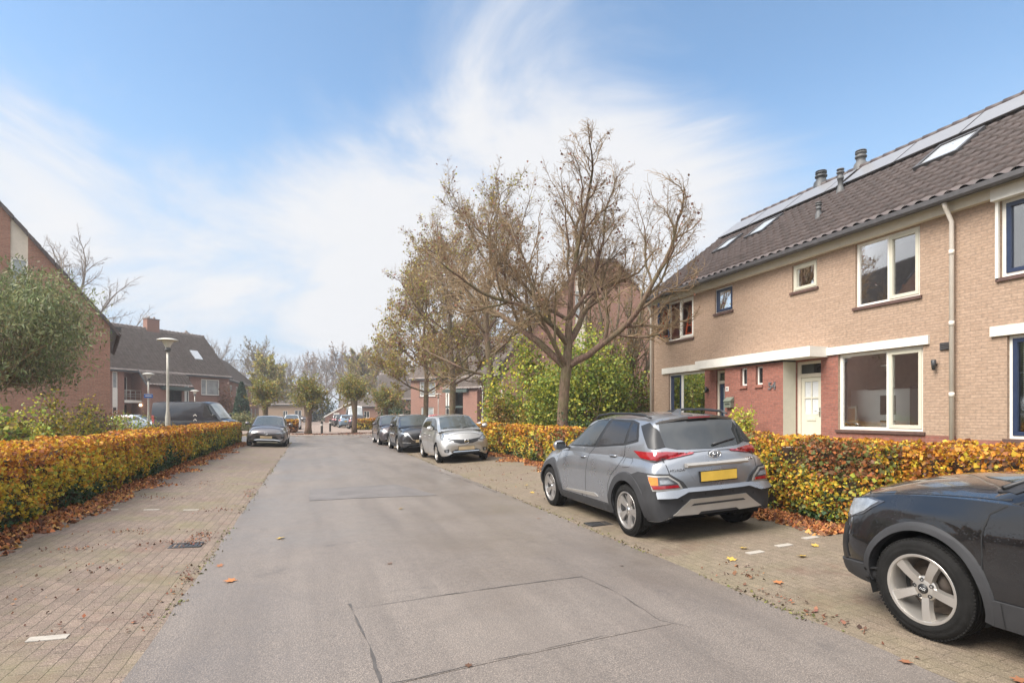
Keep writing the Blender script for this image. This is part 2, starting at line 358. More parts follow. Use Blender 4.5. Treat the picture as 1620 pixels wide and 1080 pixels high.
M['ground'] = mat_ground(); M['asphalt'] = mat_asphalt()
M['asphalt3'] = mat_asphalt('asphalt_repair', 1.06)
M['asphalt2'] = mat_plain('asphalt_patch', (.135, .12, .112), .6, var=.22, scale=1.5, bmp=.5, bscale=150)
M['paving'] = mat_paving('clay_paving', (.22, .16, .13), (.155, .112, .095), (.085, .066, .052))
M['paving_r'] = mat_paving('clay_paving_mossy', (.215, .165, .122), (.175, .135, .10), (.125, .098, .07), moss=.4, dirt=.55)
M['street_brick'] = mat_paving('street_brick', (.36, .265, .225), (.31, .23, .19), (.2, .15, .12), moss=.15, dirt=.25)
M['concrete'] = mat_plain('pale_concrete', (.33, .30, .26), .85, var=.15, scale=9, bmp=.3)
M['crack'] = mat_plain('crack_tar', (.07, .062, .056), .6, var=.3)
M['iron'] = mat_plain('cast_iron', (.06, .06, .062), .55, .5, var=.2, scale=20)
# ------------------------------------------------------------------ ground sheets
def sheet(name, xs, ys, mat, dz, kind='structure', xoff=None, zfun=None):
    V = []; F = []
    for j, y in enumerate(ys):
        for i, x in enumerate(xs):
            xx = x+(xoff(i, y) if xoff else 0)
            V.append((xx, y, (zfun or zg)(xx, y)+dz))
    n = len(xs)
    for j in range(len(ys)-1):
        for i in range(n-1): F.append((j*n+i, j*n+i+1, (j+1)*n+i+1, (j+1)*n+i))
    o = np_mesh(name, V, F, mat, smooth=True); o['kind'] = kind; return o
xs = [-440, -300, -120, -60, -40, -20, -10, -6, -3.76, -2.5, -1.06, -.4, .4, 1.27, 2, 2.9, 3.6, 4.9, 6.15, 8, 10, 12.85, 20, 40, 60, 120, 300, 440]
ys = [-200, -60, -20]+list(range(-10, 34, 2))+[34, 35.5, 37, 38.5, 40, 41.5, 43, 46, 50, 60, 80, 120, 200, 400, 640]
sheet('ground', xs, ys, M['ground'], -.012)
def wob(x, y, s, amp): return amp*noise.noise((x*3.1, y*s, 1.7))
yr = list(np.arange(-16, 43.2, .5))
sheet('road', [-1.06, -.6, -.2, .3, .8, 1.27, 1.8, 2.3, 2.8, 3.2, 3.6], yr, M['asphalt'], .006, xoff=lambda i, y: (wob(1, y, 2.3, .035) if i == 0 else wob(2, y, 1.9, .05) if i == 10 else 0))
sheet('parking_strip', [-3.9, -3.3, -2.7, -2.1, -1.6, -1.0, -.86], list(np.arange(-16, 34, .5)), M['paving'], .001)
sheet('parking_strip', [3.4, 3.7, 4.2, 4.8, 5.4, 6.1, 6.6], list(np.arange(-16, 34, .5)), M['paving_r'], .001)
sheet('cross_street', [-26, -14, -8, -4, -1.2, 1, 3.7, 6, 9, 14, 24], [34.5, 36, 37.5, 39, 40.5, 42, 43], M['asphalt2'], .0025)
sheet('street', [-2.6, -1, 1, 3, 5.6], [43.35, 44.5, 46, 48, 52, 60, 80, 110, 150], M['street_brick'], .045, zfun=lambda x, y: 0)
kb = MB(); kb.box(-12, 43.0, -.05, 14, 43.3, .05); o = kb.build('kerb', M['concrete']); o['kind'] = 'structure'
sheet('yard_paving', [-26, -20, -14, -8, -5], [43.35, 46, 50, 54, 58], M['street_brick'], .012, zfun=lambda x, y: 0)
sheet('yard_paving', [7, 10, 14, 18, 22], [43.35, 46, 50, 54, 58], M['street_brick'], .012, zfun=lambda x, y: 0)
sheet('garden_path', [6.7, 8, 10, 12.2, 13.1], [11.9, 12.9], M['concrete'], .004)
def patch(name, pts, mat, dz=.010, n=8):
    """quad patch following the road camber"""
    a, b, c, d = [Vector((p[0], p[1])) for p in pts]; V = []; F = []
    for j in range(n+1):
        for i in range(n+1):
            s, t = i/n, j/n; p = a.lerp(b, s).lerp(d.lerp(c, s), t); V.append((p.x, p.y, zg(p.x, p.y)+dz))
    for j in range(n):
        for i in range(n): k = j*(n+1)+i; F.append((k, k+1, k+n+2, k+n+1))
    o = np_mesh(name, V, F, mat); o['kind'] = 'structure'; return o
patch('road_patch', ((.33, 3.3), (2.5, 3.62), (2.4, 4.93), (.31, 4.7)), M['asphalt3'], .0085)
patch('road_patch', ((-.05, 10.9), (2.25, 10.8), (1.75, 12.7), (-.05, 12.5)), M['asphalt2'])
def crack(pts, w=.012, dz=.011, jit=.012, name='road_crack'):
    P = []
    for (x0, y0), (x1, y1) in zip(pts, pts[1:]):
        n = max(2, int(math.hypot(x1-x0, y1-y0)/.06))
        for i in range(n): t = i/n; P.append((x0+(x1-x0)*t, y0+(y1-y0)*t))
    P.append(pts[-1]); V = []; F = []
    for i, (x, y) in enumerate(P):
        x2, y2 = P[min(i+1, len(P)-1)]; x1, y1 = P[max(i-1, 0)]; l = math.hypot(x2-x1, y2-y1) or 1; nx, ny = -(y2-y1)/l, (x2-x1)/l
        j = jit*noise.noise((x*6, y*6, 3)); ww = w*.75*max(.05, .5+1.3*noise.noise((x*4, y*4, 9)))
        for s in (-1, 1): V.append((x+nx*(j+s*ww), y+ny*(j+s*ww), zg(x, y)+dz))
    for i in range(len(P)-1): F.append((2*i, 2*i+1, 2*i+3, 2*i+2))
    o = np_mesh(name, V, F, M['crack']); o['kind'] = 'structure'
crack([(.12, 4.62), (.3, 4.71), (1.4, 4.84), (2.42, 4.95)], .008)
crack([(.28, 4.85), (.36, 3.9), (.37, 3.2), (.42, 2.4)], .014)
crack([(.37, 3.32), (1.3, 3.46), (2.2, 3.6)], .006)
crack([(2.42, 4.96), (2.5, 4.4), (2.46, 3.7), (2.62, 3.5)], .006)
crack([(3.02, 16.2), (3.3, 14.9), (3.42, 13.2), (3.5, 11)], .02)
crack([(-.05, 12.52), (1.7, 12.7)], .012); crack([(-.05, 10.9), (2.2, 10.8)], .01)
# concrete bay markers, drains
def slab(name, x, y, lx, ly, mat, label, cat, dz=.008, rz=0, group=None, h=.02):
    t = MB(); t.box(-lx/2, -ly/2, -h, lx/2, ly/2, 0); o = t.build(name, mat); o.location = (x, y, zg(x, y)+dz)
    sl = (zg(x+.1, y)-zg(x-.1, y))/.2; o.rotation_euler = (0, -math.atan(sl), rz); return tag(o, label, cat, group)
for i, (x, y) in enumerate(((-3.0, 10.62), (-2.42, 10.55), (-1.85, 10.48))):
    slab('marker_stone', x, y, .22, .07, M['concrete'], ['white bay marker stone in the left paving nearest the leafy hedge foot', 'white bay marker stone in the left paving, middle of the far row of three', 'white bay marker stone in the left paving nearest the asphalt'][i], 'paving stone', group='bay marker stones')
slab('marker_stone', -1.73, 4.82, .23, .09, M['concrete'], 'large pale marker stone in the mossy paving at the lower left', 'paving stone', rz=.05, group='bay marker stones')
for i, (x, y) in enumerate(((4.62, 5.12), (5.1, 5.2), (5.62, 5.32))):
    slab('marker_stone', x, y, .2, .085, M['concrete'], ['pale marker stone in the right paving, closest to the road edge', 'pale marker stone in the right paving, middle one behind the grey car', 'pale marker stone in the right paving, half under leaves by the black car'][i], 'paving stone', group='bay marker stones')
def drain(x, y, label, lx=.34, ly=.26):
    t = thing('drain_cover', label, 'drain cover', (x, y, zg(x, y)+.012))
    f = MB(); f.box(-lx/2, -ly/2, -.02, lx/2, -ly/2+.03, 0); f.box(-lx/2, ly/2-.03, -.02, lx/2, ly/2, 0); f.box(-lx/2, -ly/2+.03, -.02, -lx/2+.03, ly/2-.03, 0); f.box(lx/2-.03, -ly/2+.03, -.02, lx/2, ly/2-.03, 0)
    f.build('frame', M['iron'], t); g = MB(); g.box(-lx/2+.03, -ly/2+.03, -.02, lx/2-.03, ly/2-.03, -.008)
    for k in range(5): xx = -lx/2+.06+k*.052; g.box(xx, -ly/2+.05, -.0075, xx+.03, ly/2-.05, -.001)
    g.build('grate', M['iron'], t)
drain(-1.42, 7.75, 'iron drain cover in the left paving by the asphalt edge')
drain(3.86, 7.35, 'iron gully cover in the wet hollow beside the grey car')
# ------------------------------------------------------------------ buildings
class Fr:
    """facade frame: o origin, u along the wall (rightwards seen from outside), n outward"""
    def __init__(s, o, u): s.o = Vector(o); s.u = Vector(u).normalized(); s.n = Vector((s.u.y, -s.u.x, 0)); s.Z = Vector((0, 0, 1))
    def p(s, a, d, z): return s.o+s.u*a+s.n*d+s.Z*z
    def box(s, mb, a0, a1, d0, d1, z0, z1, mi=0): return mb.obox(s.o, s.u, s.n, a0, a1, d0, d1, z0, z1, mi)
def wall(F, par, a0, a1, z0, z1, holes, mat, name='wall', depth=.12, d=0, zcut=None):
    """flat wall with openings and their reveals; zcut(a) limits the top edge (gables)"""
    A = sorted({a0, a1, *[min(max(h[i], a0), a1) for h in holes for i in (0, 1)]}); Zs = sorted({z0, z1, *[min(max(h[i], z0), z1) for h in holes for i in (2, 3)]})
    mb = MB()
    for i in range(len(A)-1):
        for j in range(len(Zs)-1):
            ca_, cz = (A[i]+A[i+1])/2, (Zs[j]+Zs[j+1])/2
            if any(h[0] < ca_ < h[1] and h[2] < cz < h[3] for h in holes): continue
            mb.add([F.p(A[i], d, Zs[j]), F.p(A[i+1], d, Zs[j]), F.p(A[i+1], d, Zs[j+1]), F.p(A[i], d, Zs[j+1])], [(0, 1, 2, 3)])
    for (h0, h1, g0, g1) in holes:
        h0, h1, g0, g1 = max(h0, a0), min(h1, a1), max(g0, z0), min(g1, z1)
        if h1-h0 < .02 or g1-g0 < .02: continue
        q = [F.p(h0, d, g0), F.p(h1, d, g0), F.p(h1, d, g1), F.p(h0, d, g1)]; r = [F.p(h0, d-depth, g0), F.p(h1, d-depth, g0), F.p(h1, d-depth, g1), F.p(h0, d-depth, g1)]
        mb.add(q+r, [(0, 4, 5, 1), (1, 5, 6, 2), (2, 6, 7, 3), (3, 7, 4, 0)])
    return mb.build(name, mat, par, world=True)
def window(F, par, a0, a1, z0, z1, frame, panes, glass, depth=.09, fw=.06, sill=True, room=None, rdepth=.8, d=0, name='window'):
    """panes: list of (frac0, frac1, sash material or None)"""
    e = .003; a0 += e; a1 -= e; z0 += e; z1 -= e
    mb = MB(); d0, d1 = d-depth-.07, d-depth
    F.box(mb, a0, a1, d0, d1, z0, z0+fw); F.box(mb, a0, a1, d0, d1, z1-fw, z1)
    F.box(mb, a0, a0+fw, d0, d1, z0+fw, z1-fw); F.box(mb, a1-fw, a1, d0, d1, z0+fw, z1-fw)
    w = a1-a0
    for (f0, f1, s) in panes[1:]: F.box(mb, a0+f0*w-fw/2, a0+f0*w+fw/2, d0, d1, z0+fw, z1-fw)
    win = mb.build(name, frame, par, world=True)
    for k, (f0, f1, s) in enumerate(panes):
        b0 = a0+f0*w+(fw if k == 0 else fw/2); b1 = a0+f1*w-(fw if k == len(panes)-1 else fw/2); y0, y1 = z0+fw, z1-fw
        if s is not None:
            sm = MB(); sw = .065; q0, q1 = d1-.05, d1+.018
            F.box(sm, b0-.012, b1+.012, q0, q1, y0-.012, y0+sw); F.box(sm, b0-.012, b1+.012, q0, q1, y1-sw, y1+.012)
            F.box(sm, b0-.012, b0+sw, q0, q1, y0+sw, y1-sw); F.box(sm, b1-sw, b1+.012, q0, q1, y0+sw, y1-sw)
            sm.build('sash', s, win, world=True); b0 += sw; b1 -= sw; y0 += sw; y1 -= sw
        g = MB(); F.box(g, b0, b1, d1-.045, d1-.03, y0, y1); g.build('pane', glass, win, world=True)
    if sill:
        sb = MB(); F.box(sb, a0-.06, a1+.06, d-depth+.002, d+.05, z0-.075, z0-.006); sb.build('sill', M['sill'], win, world=True)
    if room is not None:
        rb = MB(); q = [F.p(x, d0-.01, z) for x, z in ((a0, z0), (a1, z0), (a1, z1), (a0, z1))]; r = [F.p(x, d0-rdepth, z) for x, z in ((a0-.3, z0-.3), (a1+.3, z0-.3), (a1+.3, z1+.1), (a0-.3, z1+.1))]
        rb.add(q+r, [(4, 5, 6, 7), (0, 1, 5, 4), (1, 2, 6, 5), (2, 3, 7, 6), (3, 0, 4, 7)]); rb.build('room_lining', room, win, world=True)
    return win
def pantiles(o, u, s, L, S, par, mat, tw=.30, row=.335, name='roof', seg=6, amp=.05, step=.045, world=True):
    """field of profiled tiles: wave across u, one overlapping step per row up the slope s"""
    o, u, s = Vector(o), Vector(u).normalized(), Vector(s).normalized(); n = u.cross(s)
    if n.z < 0: n = -n
    nc = max(1, round(L/tw)); nr = max(1, round(S/row)); tw = L/nc; row = S/nr
    prof = [.0, .75, 1, .9, .2, 0.][:seg] if seg == 6 else [0, 1]
    cols = [((i+j/len(prof))*tw, prof[j]*amp) for i in range(nc) for j in range(len(prof))]+[(L, 0)]
    V = []; m = len(cols); F = []
    for r in range(nr):
        for e in (0, 1):
            for ci, (a, h) in enumerate(cols):
                jit = .006*math.sin((ci//len(prof))*12.9898+r*78.233)*math.sin(r*3.1+(ci//len(prof))*1.7)
                V.append(o+u*a+s*((r+e)*row+(0 if e else -.02))+n*(h*(1 if not e else .82)+(step if not e else 0)+jit))
        b = r*2*m
        for i in range(m-1):
            F.append((b+i, b+i+1, b+m+i+1, b+m+i))
            if r: F.append((b-m+i, b-m+i+1, b+i+1, b+i))
    V = np.array([tuple(p) for p in V]); F = np.array(F)
    if world and par is not None:
        inv = np.array(wmat(par).inverted()); V = V @ inv[:3, :3].T+inv[:3, 3]
    me = np_mesh(name, V, F, mat, par, smooth=False); return me
# ---- the terrace on the right
WX = 12.85; FT = Fr((WX, 0, 0), (0, -1, 0)); FB = Fr((WX-.45, 0, 0), (0, -1, 0))
EAVE = (12.5, 6.10); SL = .76; RIDGE = (17.3, 6.10+.76*4.8); SLV = Vector((1, 0, SL)).normalized(); SLEN = 4.8/SLV.x
def terrace_house(label, y0, y1, body):
    """y0 nearer the camera"""
    t = thing('terraced_house', label, 'house', (WX, (y0+y1)/2, .5), group='tan brick terraced houses')
    body(t)
    for (p, q, r_, s_) in (((WX+.36, y0+.002, .2), (22, y0+.002, .2), (22, y0+.002, 6), (WX+.36, y0+.002, 6)), ((WX+.02, y1-.002, .2), (22, y1-.002, .2), (22, y1-.002, 6), (WX+.02, y1-.002, 6))):
        wb = MB(); wb.add([p, q, r_, s_], [(0, 1, 2, 3)]); wb.build('party_wall', M['tan_brick'], t, world=True)
    wall(Fr((22, 0, 0), (0, 1, 0)), t, y0, y1, .2, 6, [(y0+.7, y0+3.1, .6, 2.9)], M['tan_brick'], 'rear_wall')  # unseen rear opening, added to let daylight into the room
    rf = pantiles((EAVE[0], y1, EAVE[1]), (0, -1, 0), SLV, y1-y0, SLEN, t, M['tile'])
    bk = MB(); bk.add([(RIDGE[0], y0, RIDGE[1]), (22.3, y0, 6.0), (22.3, y1, 6.0), (RIDGE[0], y1, RIDGE[1])], [(0, 1, 2, 3)]); bk.add([(EAVE[0]+.02, y0, EAVE[1]-.03), (RIDGE[0], y0, RIDGE[1]-.03), (RIDGE[0], y1, RIDGE[1]-.03), (EAVE[0]+.02, y1, EAVE[1]-.03)], [(0, 1, 2, 3)])
    bk.build('rear_roof_slope', M['tile_far'], t, world=True)
    rd = MB(); k = int((y1-y0)/.4); h = (y1-y0)/k
    for i in range(k): rd.tube([(RIDGE[0], y0+i*h, RIDGE[1]+.0), (RIDGE[0], y0+(i+1)*h-.004, RIDGE[1]+.008)], [.10, .115], 8)
    rd.build('ridge_tiles', M['tile'], t, world=True)
    gb = MB(); P = lambda x, z: (x, z)
    prof = [(12.40, 6.10), (12.395, 6.0), (12.42, 5.96), (12.50, 5.96), (12.53, 6.0), (12.53, 6.06)]
    gb.prism([(x, y0, z) for x, z in prof], (0, y1-y0, 0)); gb.build('gutter', M['zinc'], t, world=True)
    fb = MB(); fb.box(12.70, y0, 5.80, 12.845, y1, 6.02); fb.build('fascia', M['cream_f'], t, world=True)
    sf = MB(); sf.box(12.54, y0, 6.03, 12.84, y1, 6.06); sf.build('soffit', M['zinc'], t, world=True)
    return t, rf
M['cream_f'] = mat_plain('fascia_paint', (.60, .54, .44), .5, var=.05)
def on_slope(x, lift=0): return Vector((x, 0, EAVE[1]+SL*(x-EAVE[0])))+Vector((-SLV.z, 0, SLV.x))*lift
def roof_window(par, y0, y1, x0, x1):
    n = Vector((-SLV.z, 0, SLV.x)); a, b = on_slope(x0), on_slope(x1)
    def slab_(mb, ya, yb, pa, pb, l0, l1):
        pts = [Vector((p.x, y, p.z))+n*l for l in (l0, l1) for (p, y) in ((pa, ya), (pa, yb), (pb, yb), (pb, ya))]
        mb.add(pts, [(0,3,2,1),(4,5,6,7),(0,1,5,4),(1,2,6,5),(2,3,7,6),(3,0,4,7)])
    mb = MB(); w = .09; v = SLV*w
    slab_(mb, y0, y1, a, a+v, .02, .13); slab_(mb, y0, y1, b-v, b, .02, .13); slab_(mb, y0, y0+w, a+v, b-v, .02, .13); slab_(mb, y1-w, y1, a+v, b-v, .02, .13)
    o = mb.build('roof_window', M['zinc'], par, world=True)
    g = MB(); slab_(g, y0+w, y1-w, a+v, b-v, .06, .095); g.build('pane', M['roofglass'], o, world=True)
M['roofglass'] = mat_plain('roof_glass', (.42, .44, .46), .06, spec=1.0, var=.05)  # sky reflection put into the base colour as a pale tone
def solar(par, y0, y1):
    n = Vector((-SLV.z, 0, SLV.x)); a = on_slope(15.92); b = on_slope(16.86)
    mb = MB()
    def slab_(ya, yb, pa, pb, l0, l1, mi):
        pts = [Vector((p.x, y, p.z))+n*l for l in (l0, l1) for (p, y) in ((pa, ya), (pa, yb), (pb, yb), (pb, ya))]
        mb.add(pts, [(0,3,2,1),(4,5,6,7),(0,1,5,4),(1,2,6,5),(2,3,7,6),(3,0,4,7)], mi)
    slab_(y0, y1, a, b, .10, .14, 1); slab_(y0+.02, y1-.02, a+SLV*.02, b-SLV*.02, .14, .143, 0)
    mb.build('solar_panel', [M['solar'], M['zinc']], par, world=True)
def flue(par, x, y, h, r, mat, cap=1.5):
    p = on_slope(x); mb = MB(); T = Matrix.Translation((p.x, y, p.z))
    mb.lathe([(r*1.8, -.15), (r*1.5, .10), (r*1.05, .18), (r, .2), (r, h*.55), (r*1.25, h*.56), (r*1.3, h*.66), (r, h*.68), (r, h*.8), (r*cap, h*.82), (r*cap, h*.88), (r*.9, h*.9), (r*.9, h*.95), (r*cap, h*.96), (r*cap*.95, h), (.001, h)], 14, T)
    mb.build('flue', mat, par, world=True)
def downpipe(par, y, x=12.74):
    mb = MB(); mb.tube([(12.5, y, 5.97), (12.55, y, 5.88), (x, y, 5.6), (x, y, .6)], .045, 12)
    for z in (4.9, 3.4, 1.9): mb.tube([(x, y, z), (x, y, z+.1)], .052, 12)
    mb.build('downpipe', M['pipe'], par, world=True)
# windows need local copies of the openings so that a wall can be cut for them
def h_(y_hi, y_lo, z0, z1): return (-y_hi, -y_lo, z0, z1)
def house54(t):
    H = [h_(10.79, 9.17, 4.2, 5.78), h_(12.8, 11.95, 4.98, 5.74), h_(11.29, 9.1, 1.15, 3.08), h_(12.67, 11.82, .3, 3.0)]
    wall(FT, t, -13.9, -8.4, 3.08, 5.99, H, M['tan_brick'])
    wall(FT, t, -11.29, -8.4, 1.08, 3.08, H, M['tan_brick'], 'wall')
    wall(FT, t, -11.29, -8.4, .2, 1.08, H, M['red_brick'], 'plinth')
    wall(FT, t, -12.67, -11.29, .2, 3.08, H, M['red_brick'], 'red_brick_pier')
    # projecting porch block shared at the party line
    S = [h_(13.72, 13.44, 2.41, 2.95)]
    wall(FB, t, -13.898, -12.67, .2, 3.0, S, M['red_brick'], 'porch_wall', depth=.12)
    rt = MB(); rt.add([(12.4, 12.67, .2), (WX, 12.67, .2), (WX, 12.67, 3.0), (12.4, 12.67, 3.0)], [(0, 1, 2, 3)]); rt.build('porch_side_panel', M['cream'], t, world=True)
    w = window(FB, t, -13.72, -13.44, 2.41, 2.95, M['white'], [(0, 1, None)], M['dglass'], .08, .045, False); sb = MB(); FB.box(sb, -13.74, -13.42, -.08, .05, 2.32, 2.405); sb.build('sill', M['red_brick'], w, world=True)
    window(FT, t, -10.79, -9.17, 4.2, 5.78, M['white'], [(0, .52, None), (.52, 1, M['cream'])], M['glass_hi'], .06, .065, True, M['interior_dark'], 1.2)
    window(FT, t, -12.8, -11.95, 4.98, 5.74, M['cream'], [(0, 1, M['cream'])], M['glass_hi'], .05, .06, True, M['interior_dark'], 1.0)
    window(FT, t, -11.29, -9.1, 1.15, 3.08, M['white'], [(0, .60, None), (.60, 1, M['cream'])], M['glass'], .07, .075)
    lb = MB(); FT.box(lb, -11.62, -8.95, 0, .06, 3.085, 3.28); lb.build('lintel', M['white'], t, world=True)
    rm = MB(); x0, x1, ya, yb, za, zb = WX+.2, 21.85, 8.6, 11.8, .55, 3.2
    rm.add([(x0, ya, za), (x1, ya, za), (x1, yb, za), (x0, yb, za), (x0, ya, zb), (x1, ya, zb), (x1, yb, zb), (x0, yb, zb)], [(0, 1, 2, 3), (4, 5, 6, 7), (0, 1, 5, 4), (2, 3, 7, 6)]); rm.build('room_lining', M['interior'], t, world=True)
    # canopy over both doors, this house's half
    cb = MB(); cb.box(12.23, 11.6, 3.05, 12.845, 13.945, 3.32); cb.build('door_canopy', M['white'], t, world=True)
    # front door
    d0 = -12.665; d1 = -11.825; fr = MB(); q0, q1 = -.16, -.06
    FT.box(fr, d0, d0+.11, q0, q1, .5, 2.995); FT.box(fr, d1-.05, d1, q0, q1, .5, 2.995); FT.box(fr, d0+.11, d1-.05, q0, q1, 2.92, 2.995); FT.box(fr, d0+.11, d1-.05, q0, q1, 2.56, 2.66)
    df = fr.build('door_frame', M['cream_f'], t, world=True)
    g = MB(); FT.box(g, d0+.11, d1-.05, -.12, -.105, 2.66, 2.92); g.build('transom_pane', M['dglass'], df, world=True)
    dm = MB(); a, b = d0+.113, d1-.053; FT.box(dm, a, b, -.14, -.09, .55, 1.55); FT.box(dm, a, b, -.14, -.09, 2.44, 2.555); FT.box(dm, a, a+.11, -.14, -.09, 1.55, 2.44); FT.box(dm, b-.11, b, -.14, -.09, 1.55, 2.44)
    mid = (a+b)/2; FT.box(dm, mid-.02, mid+.02, -.135, -.092, 1.55, 2.44); FT.box(dm, a+.11, mid-.02, -.135, -.092, 1.97, 2.01); FT.box(dm, mid+.02, b-.11, -.135, -.092, 1.97, 2.01)
    dr = dm.build('door', M['cream'], t, world=True)
    for (p, q) in ((a+.11, mid-.02), (mid+.02, b-.11)):
        for (r_, s_) in ((1.55, 1.97), (2.01, 2.44)):
            gm = MB(); FT.box(gm, p, q, -.125, -.115, r_, s_); gm.build('pane', M['lace'], dr, world=True)
    lm = MB(); FT.box(lm, mid-.15, mid+.15, -.089, -.075, 1.36, 1.44); FT.box(lm, mid-.13, mid+.13, -.075, -.07, 1.375, 1.425); lm.build('letter_slot', M['cream_f'], dr, world=True)
    hm = MB(); FT.box(hm, b-.07, b-.035, -.089, -.075, 1.48, 1.72); hm.tube([FT.p(b-.052, -.08, 1.62), FT.p(b-.052, -.03, 1.62), FT.p(b-.17, -.03, 1.62)], .011, 8); hm.build('handle', M['steel'], dr, world=True)
    Rm = Matrix(((0, 0, -1, 0), (-1, 0, 0, 0), (0, 1, 0, 0), (0, 0, 0, 1)))
    T = wmat(t).inverted() @ Matrix.Translation((12.4-.012, 13.07, 2.34)) @ Rm
    text_obj('house_number', '54', .30, M['steel_n'], T, t, .012, .006)
    vm = MB(); FT.box(vm, -8.72, -8.46, 0, .03, 2.92, 3.08)
    for k in range(4): FT.box(vm, -8.70, -8.48, .03, .045, 2.935+k*.035, 2.955+k*.035)
    vm.build('wall_vent', M['zinc'], t, world=True)
    lm = MB(); lm.tube([FT.p(-8.8, 0, 2.62), FT.p(-8.8, .09, 2.64)], .018, 8); lm.tube([FT.p(-8.8, .10, 2.72), FT.p(-8.8, .10, 2.62), FT.p(-8.8, .10, 2.50)], [.05, .045, .03], 10); lm.build('wall_lamp', M['iron'], t, world=True)
    downpipe(t, 8.42)
M['steel_n'] = mat_plain('brushed_steel', (.32, .32, .33), .4, .8, var=.1)
def house52(t):
    H = [h_(18.85, 17.27, 4.3, 5.78), h_(16.11, 15.25, 4.92, 5.74), h_(18.77, 16.64, 1.2, 3.06), h_(16.05, 15.07, .3, 3.0)]
    wall(FT, t, -19.9, -13.9, 3.08, 5.99, H, M['tan_brick'])
    wall(FT, t, -19.9, -16.64, 1.12, 3.08, H, M['tan_brick'], 'wall'); wall(FT, t, -19.9, -16.64, .2, 1.12, H, M['red_brick'], 'plinth')
    wall(FT, t, -16.64, -15.07, .2, 3.08, H, M['red_brick'], 'red_brick_pier')
    wall(FB, t, -15.07, -13.902, .2, 3.0, [h_(14.36, 14.08, 2.41, 2.95)], M['red_brick'], 'porch_wall')
    rt = MB(); rt.add([(12.4, 15.07, .2), (WX, 15.07, .2), (WX, 15.07, 3.0), (12.4, 15.07, 3.0)], [(0, 1, 2, 3)]); rt.build('porch_side_panel', M['cream'], t, world=True)
    w = window(FB, t, -14.36, -14.08, 2.41, 2.95, M['white'], [(0, 1, None)], M['dglass'], .08, .045, False); sb = MB(); FB.box(sb, -14.38, -14.06, -.08, .05, 2.32, 2.405); sb.build('sill', M['red_brick'], w, world=True)
    # upper window with the left sash swung open
    w = window(FT, t, -18.85, -17.27, 4.3, 5.78, M['white'], [(0, .46, None), (.46, 1, M['white'])], M['glass_hi'], .06, .065, True, M['room_red'], 2.2)
    [bpy.data.objects.remove(c) for c in list(w.children) if c.name.startswith('pane') and c == [k for k in w.children if k.name.startswith('pane')][0]]
    sm = MB(); O = FT.p(-18.78, -.05, 0); ud = Vector((-.96, -.28, 0)).normalized(); nd = Vector((ud.y, -ud.x, 0))
    for (p, q, r_, s_) in ((0, .66, 4.37, 4.45), (0, .66, 5.63, 5.71), (0, .08, 4.45, 5.63), (.58, .66, 4.45, 5.63)): sm.obox(O, ud, nd, p, q, -.025, .025, r_, s_)
    sa = sm.build('open_sash', M['navy'], w, world=True); g = MB(); g.obox(O, ud, nd, .08, .58, -.006, .006, 4.45, 5.63); g.build('pane', M['glass_hi'], sa, world=True)
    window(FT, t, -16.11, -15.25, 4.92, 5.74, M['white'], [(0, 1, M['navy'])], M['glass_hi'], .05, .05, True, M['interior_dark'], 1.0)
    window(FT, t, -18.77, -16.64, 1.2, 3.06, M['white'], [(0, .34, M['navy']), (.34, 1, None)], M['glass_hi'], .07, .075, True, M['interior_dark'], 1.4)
    lb = MB(); FT.box(lb, -19.15, -16.42, 0, .06, 3.085, 3.30); lb.build('lintel', M['white'], t, world=True)
    cb = MB(); cb.box(12.23, 13.95, 3.05, 12.845, 16.35, 3.32); cb.build('door_canopy', M['white'], t, world=True)
    d0, d1 = -16.045, -15.075; fr = MB(); FT.box(fr, d0, d0+.09, -.16, -.06, .5, 2.995); FT.box(fr, d1-.05, d1, -.16, -.06, .5, 2.995); FT.box(fr, d0+.09, d1-.05, -.16, -.06, 2.92, 2.995); FT.box(fr, d0+.09, d1-.05, -.16, -.06, 2.56, 2.66)
    df = fr.build('door_frame', M['cream_f'], t, world=True); g = MB(); FT.box(g, d0+.09, d1-.05, -.12, -.105, 2.66, 2.92); g.build('transom_pane', M['dglass'], df, world=True)
    dm = MB(); a, b = d0+.093, d1-.053; FT.box(dm, a, b, -.14, -.09, .55, .8); FT.box(dm, a, b, -.14, -.09, 2.42, 2.555); FT.box(dm, a, a+.14, -.14, -.09, .8, 2.42); FT.box(dm, b-.14, b, -.14, -.09, .8, 2.42)
    dr = dm.build('door', M['navy'], t, world=True); g = MB(); FT.box(g, a+.14, b-.14, -.125, -.11, .8, 2.42); g.build('pane', M['frost'], dr, world=True)
    hm = MB(); FT.box(hm, a+.03, a+.07, -.089, -.07, 1.45, 1.7); hm.tube([FT.p(a+.05, -.08, 1.6), FT.p(a+.05, -.03, 1.6), FT.p(a+.16, -.03, 1.6)], .011, 8); hm.build('handle', M['steel'], dr, world=True)
    pl = MB(); FB.box(pl, -15.02, -14.88, 0, .012, 2.27, 2.41); npl = pl.build('house_number_plate', M['white'], t, world=True)
    Rm = Matrix(((0, 0, -1, 0), (-1, 0, 0, 0), (0, 1, 0, 0), (0, 0, 0, 1))); text_obj('house_number', '52', .09, M['navy'], wmat(t).inverted() @ Matrix.Translation((12.4-.016, 14.95, 2.34)) @ Rm, npl, .002, .002)
    bx = MB(); c = -14.80; FB.box(bx, c-.15, c+.15, .003, .13, 1.75, 1.95); bx.prism([FB.p(c-.17, .0, 1.95), FB.p(c-.17, .16, 1.95), FB.p(c-.17, .02, 2.08)], FB.u*.34); mbx = bx.build('mailbox', M['boxgreen'], t, world=True)
    fl = MB(); FB.box(fl, c-.11, c+.11, .13, .136, 1.84, 1.87); fl.build('mail_slot', M['black'], mbx, world=True)
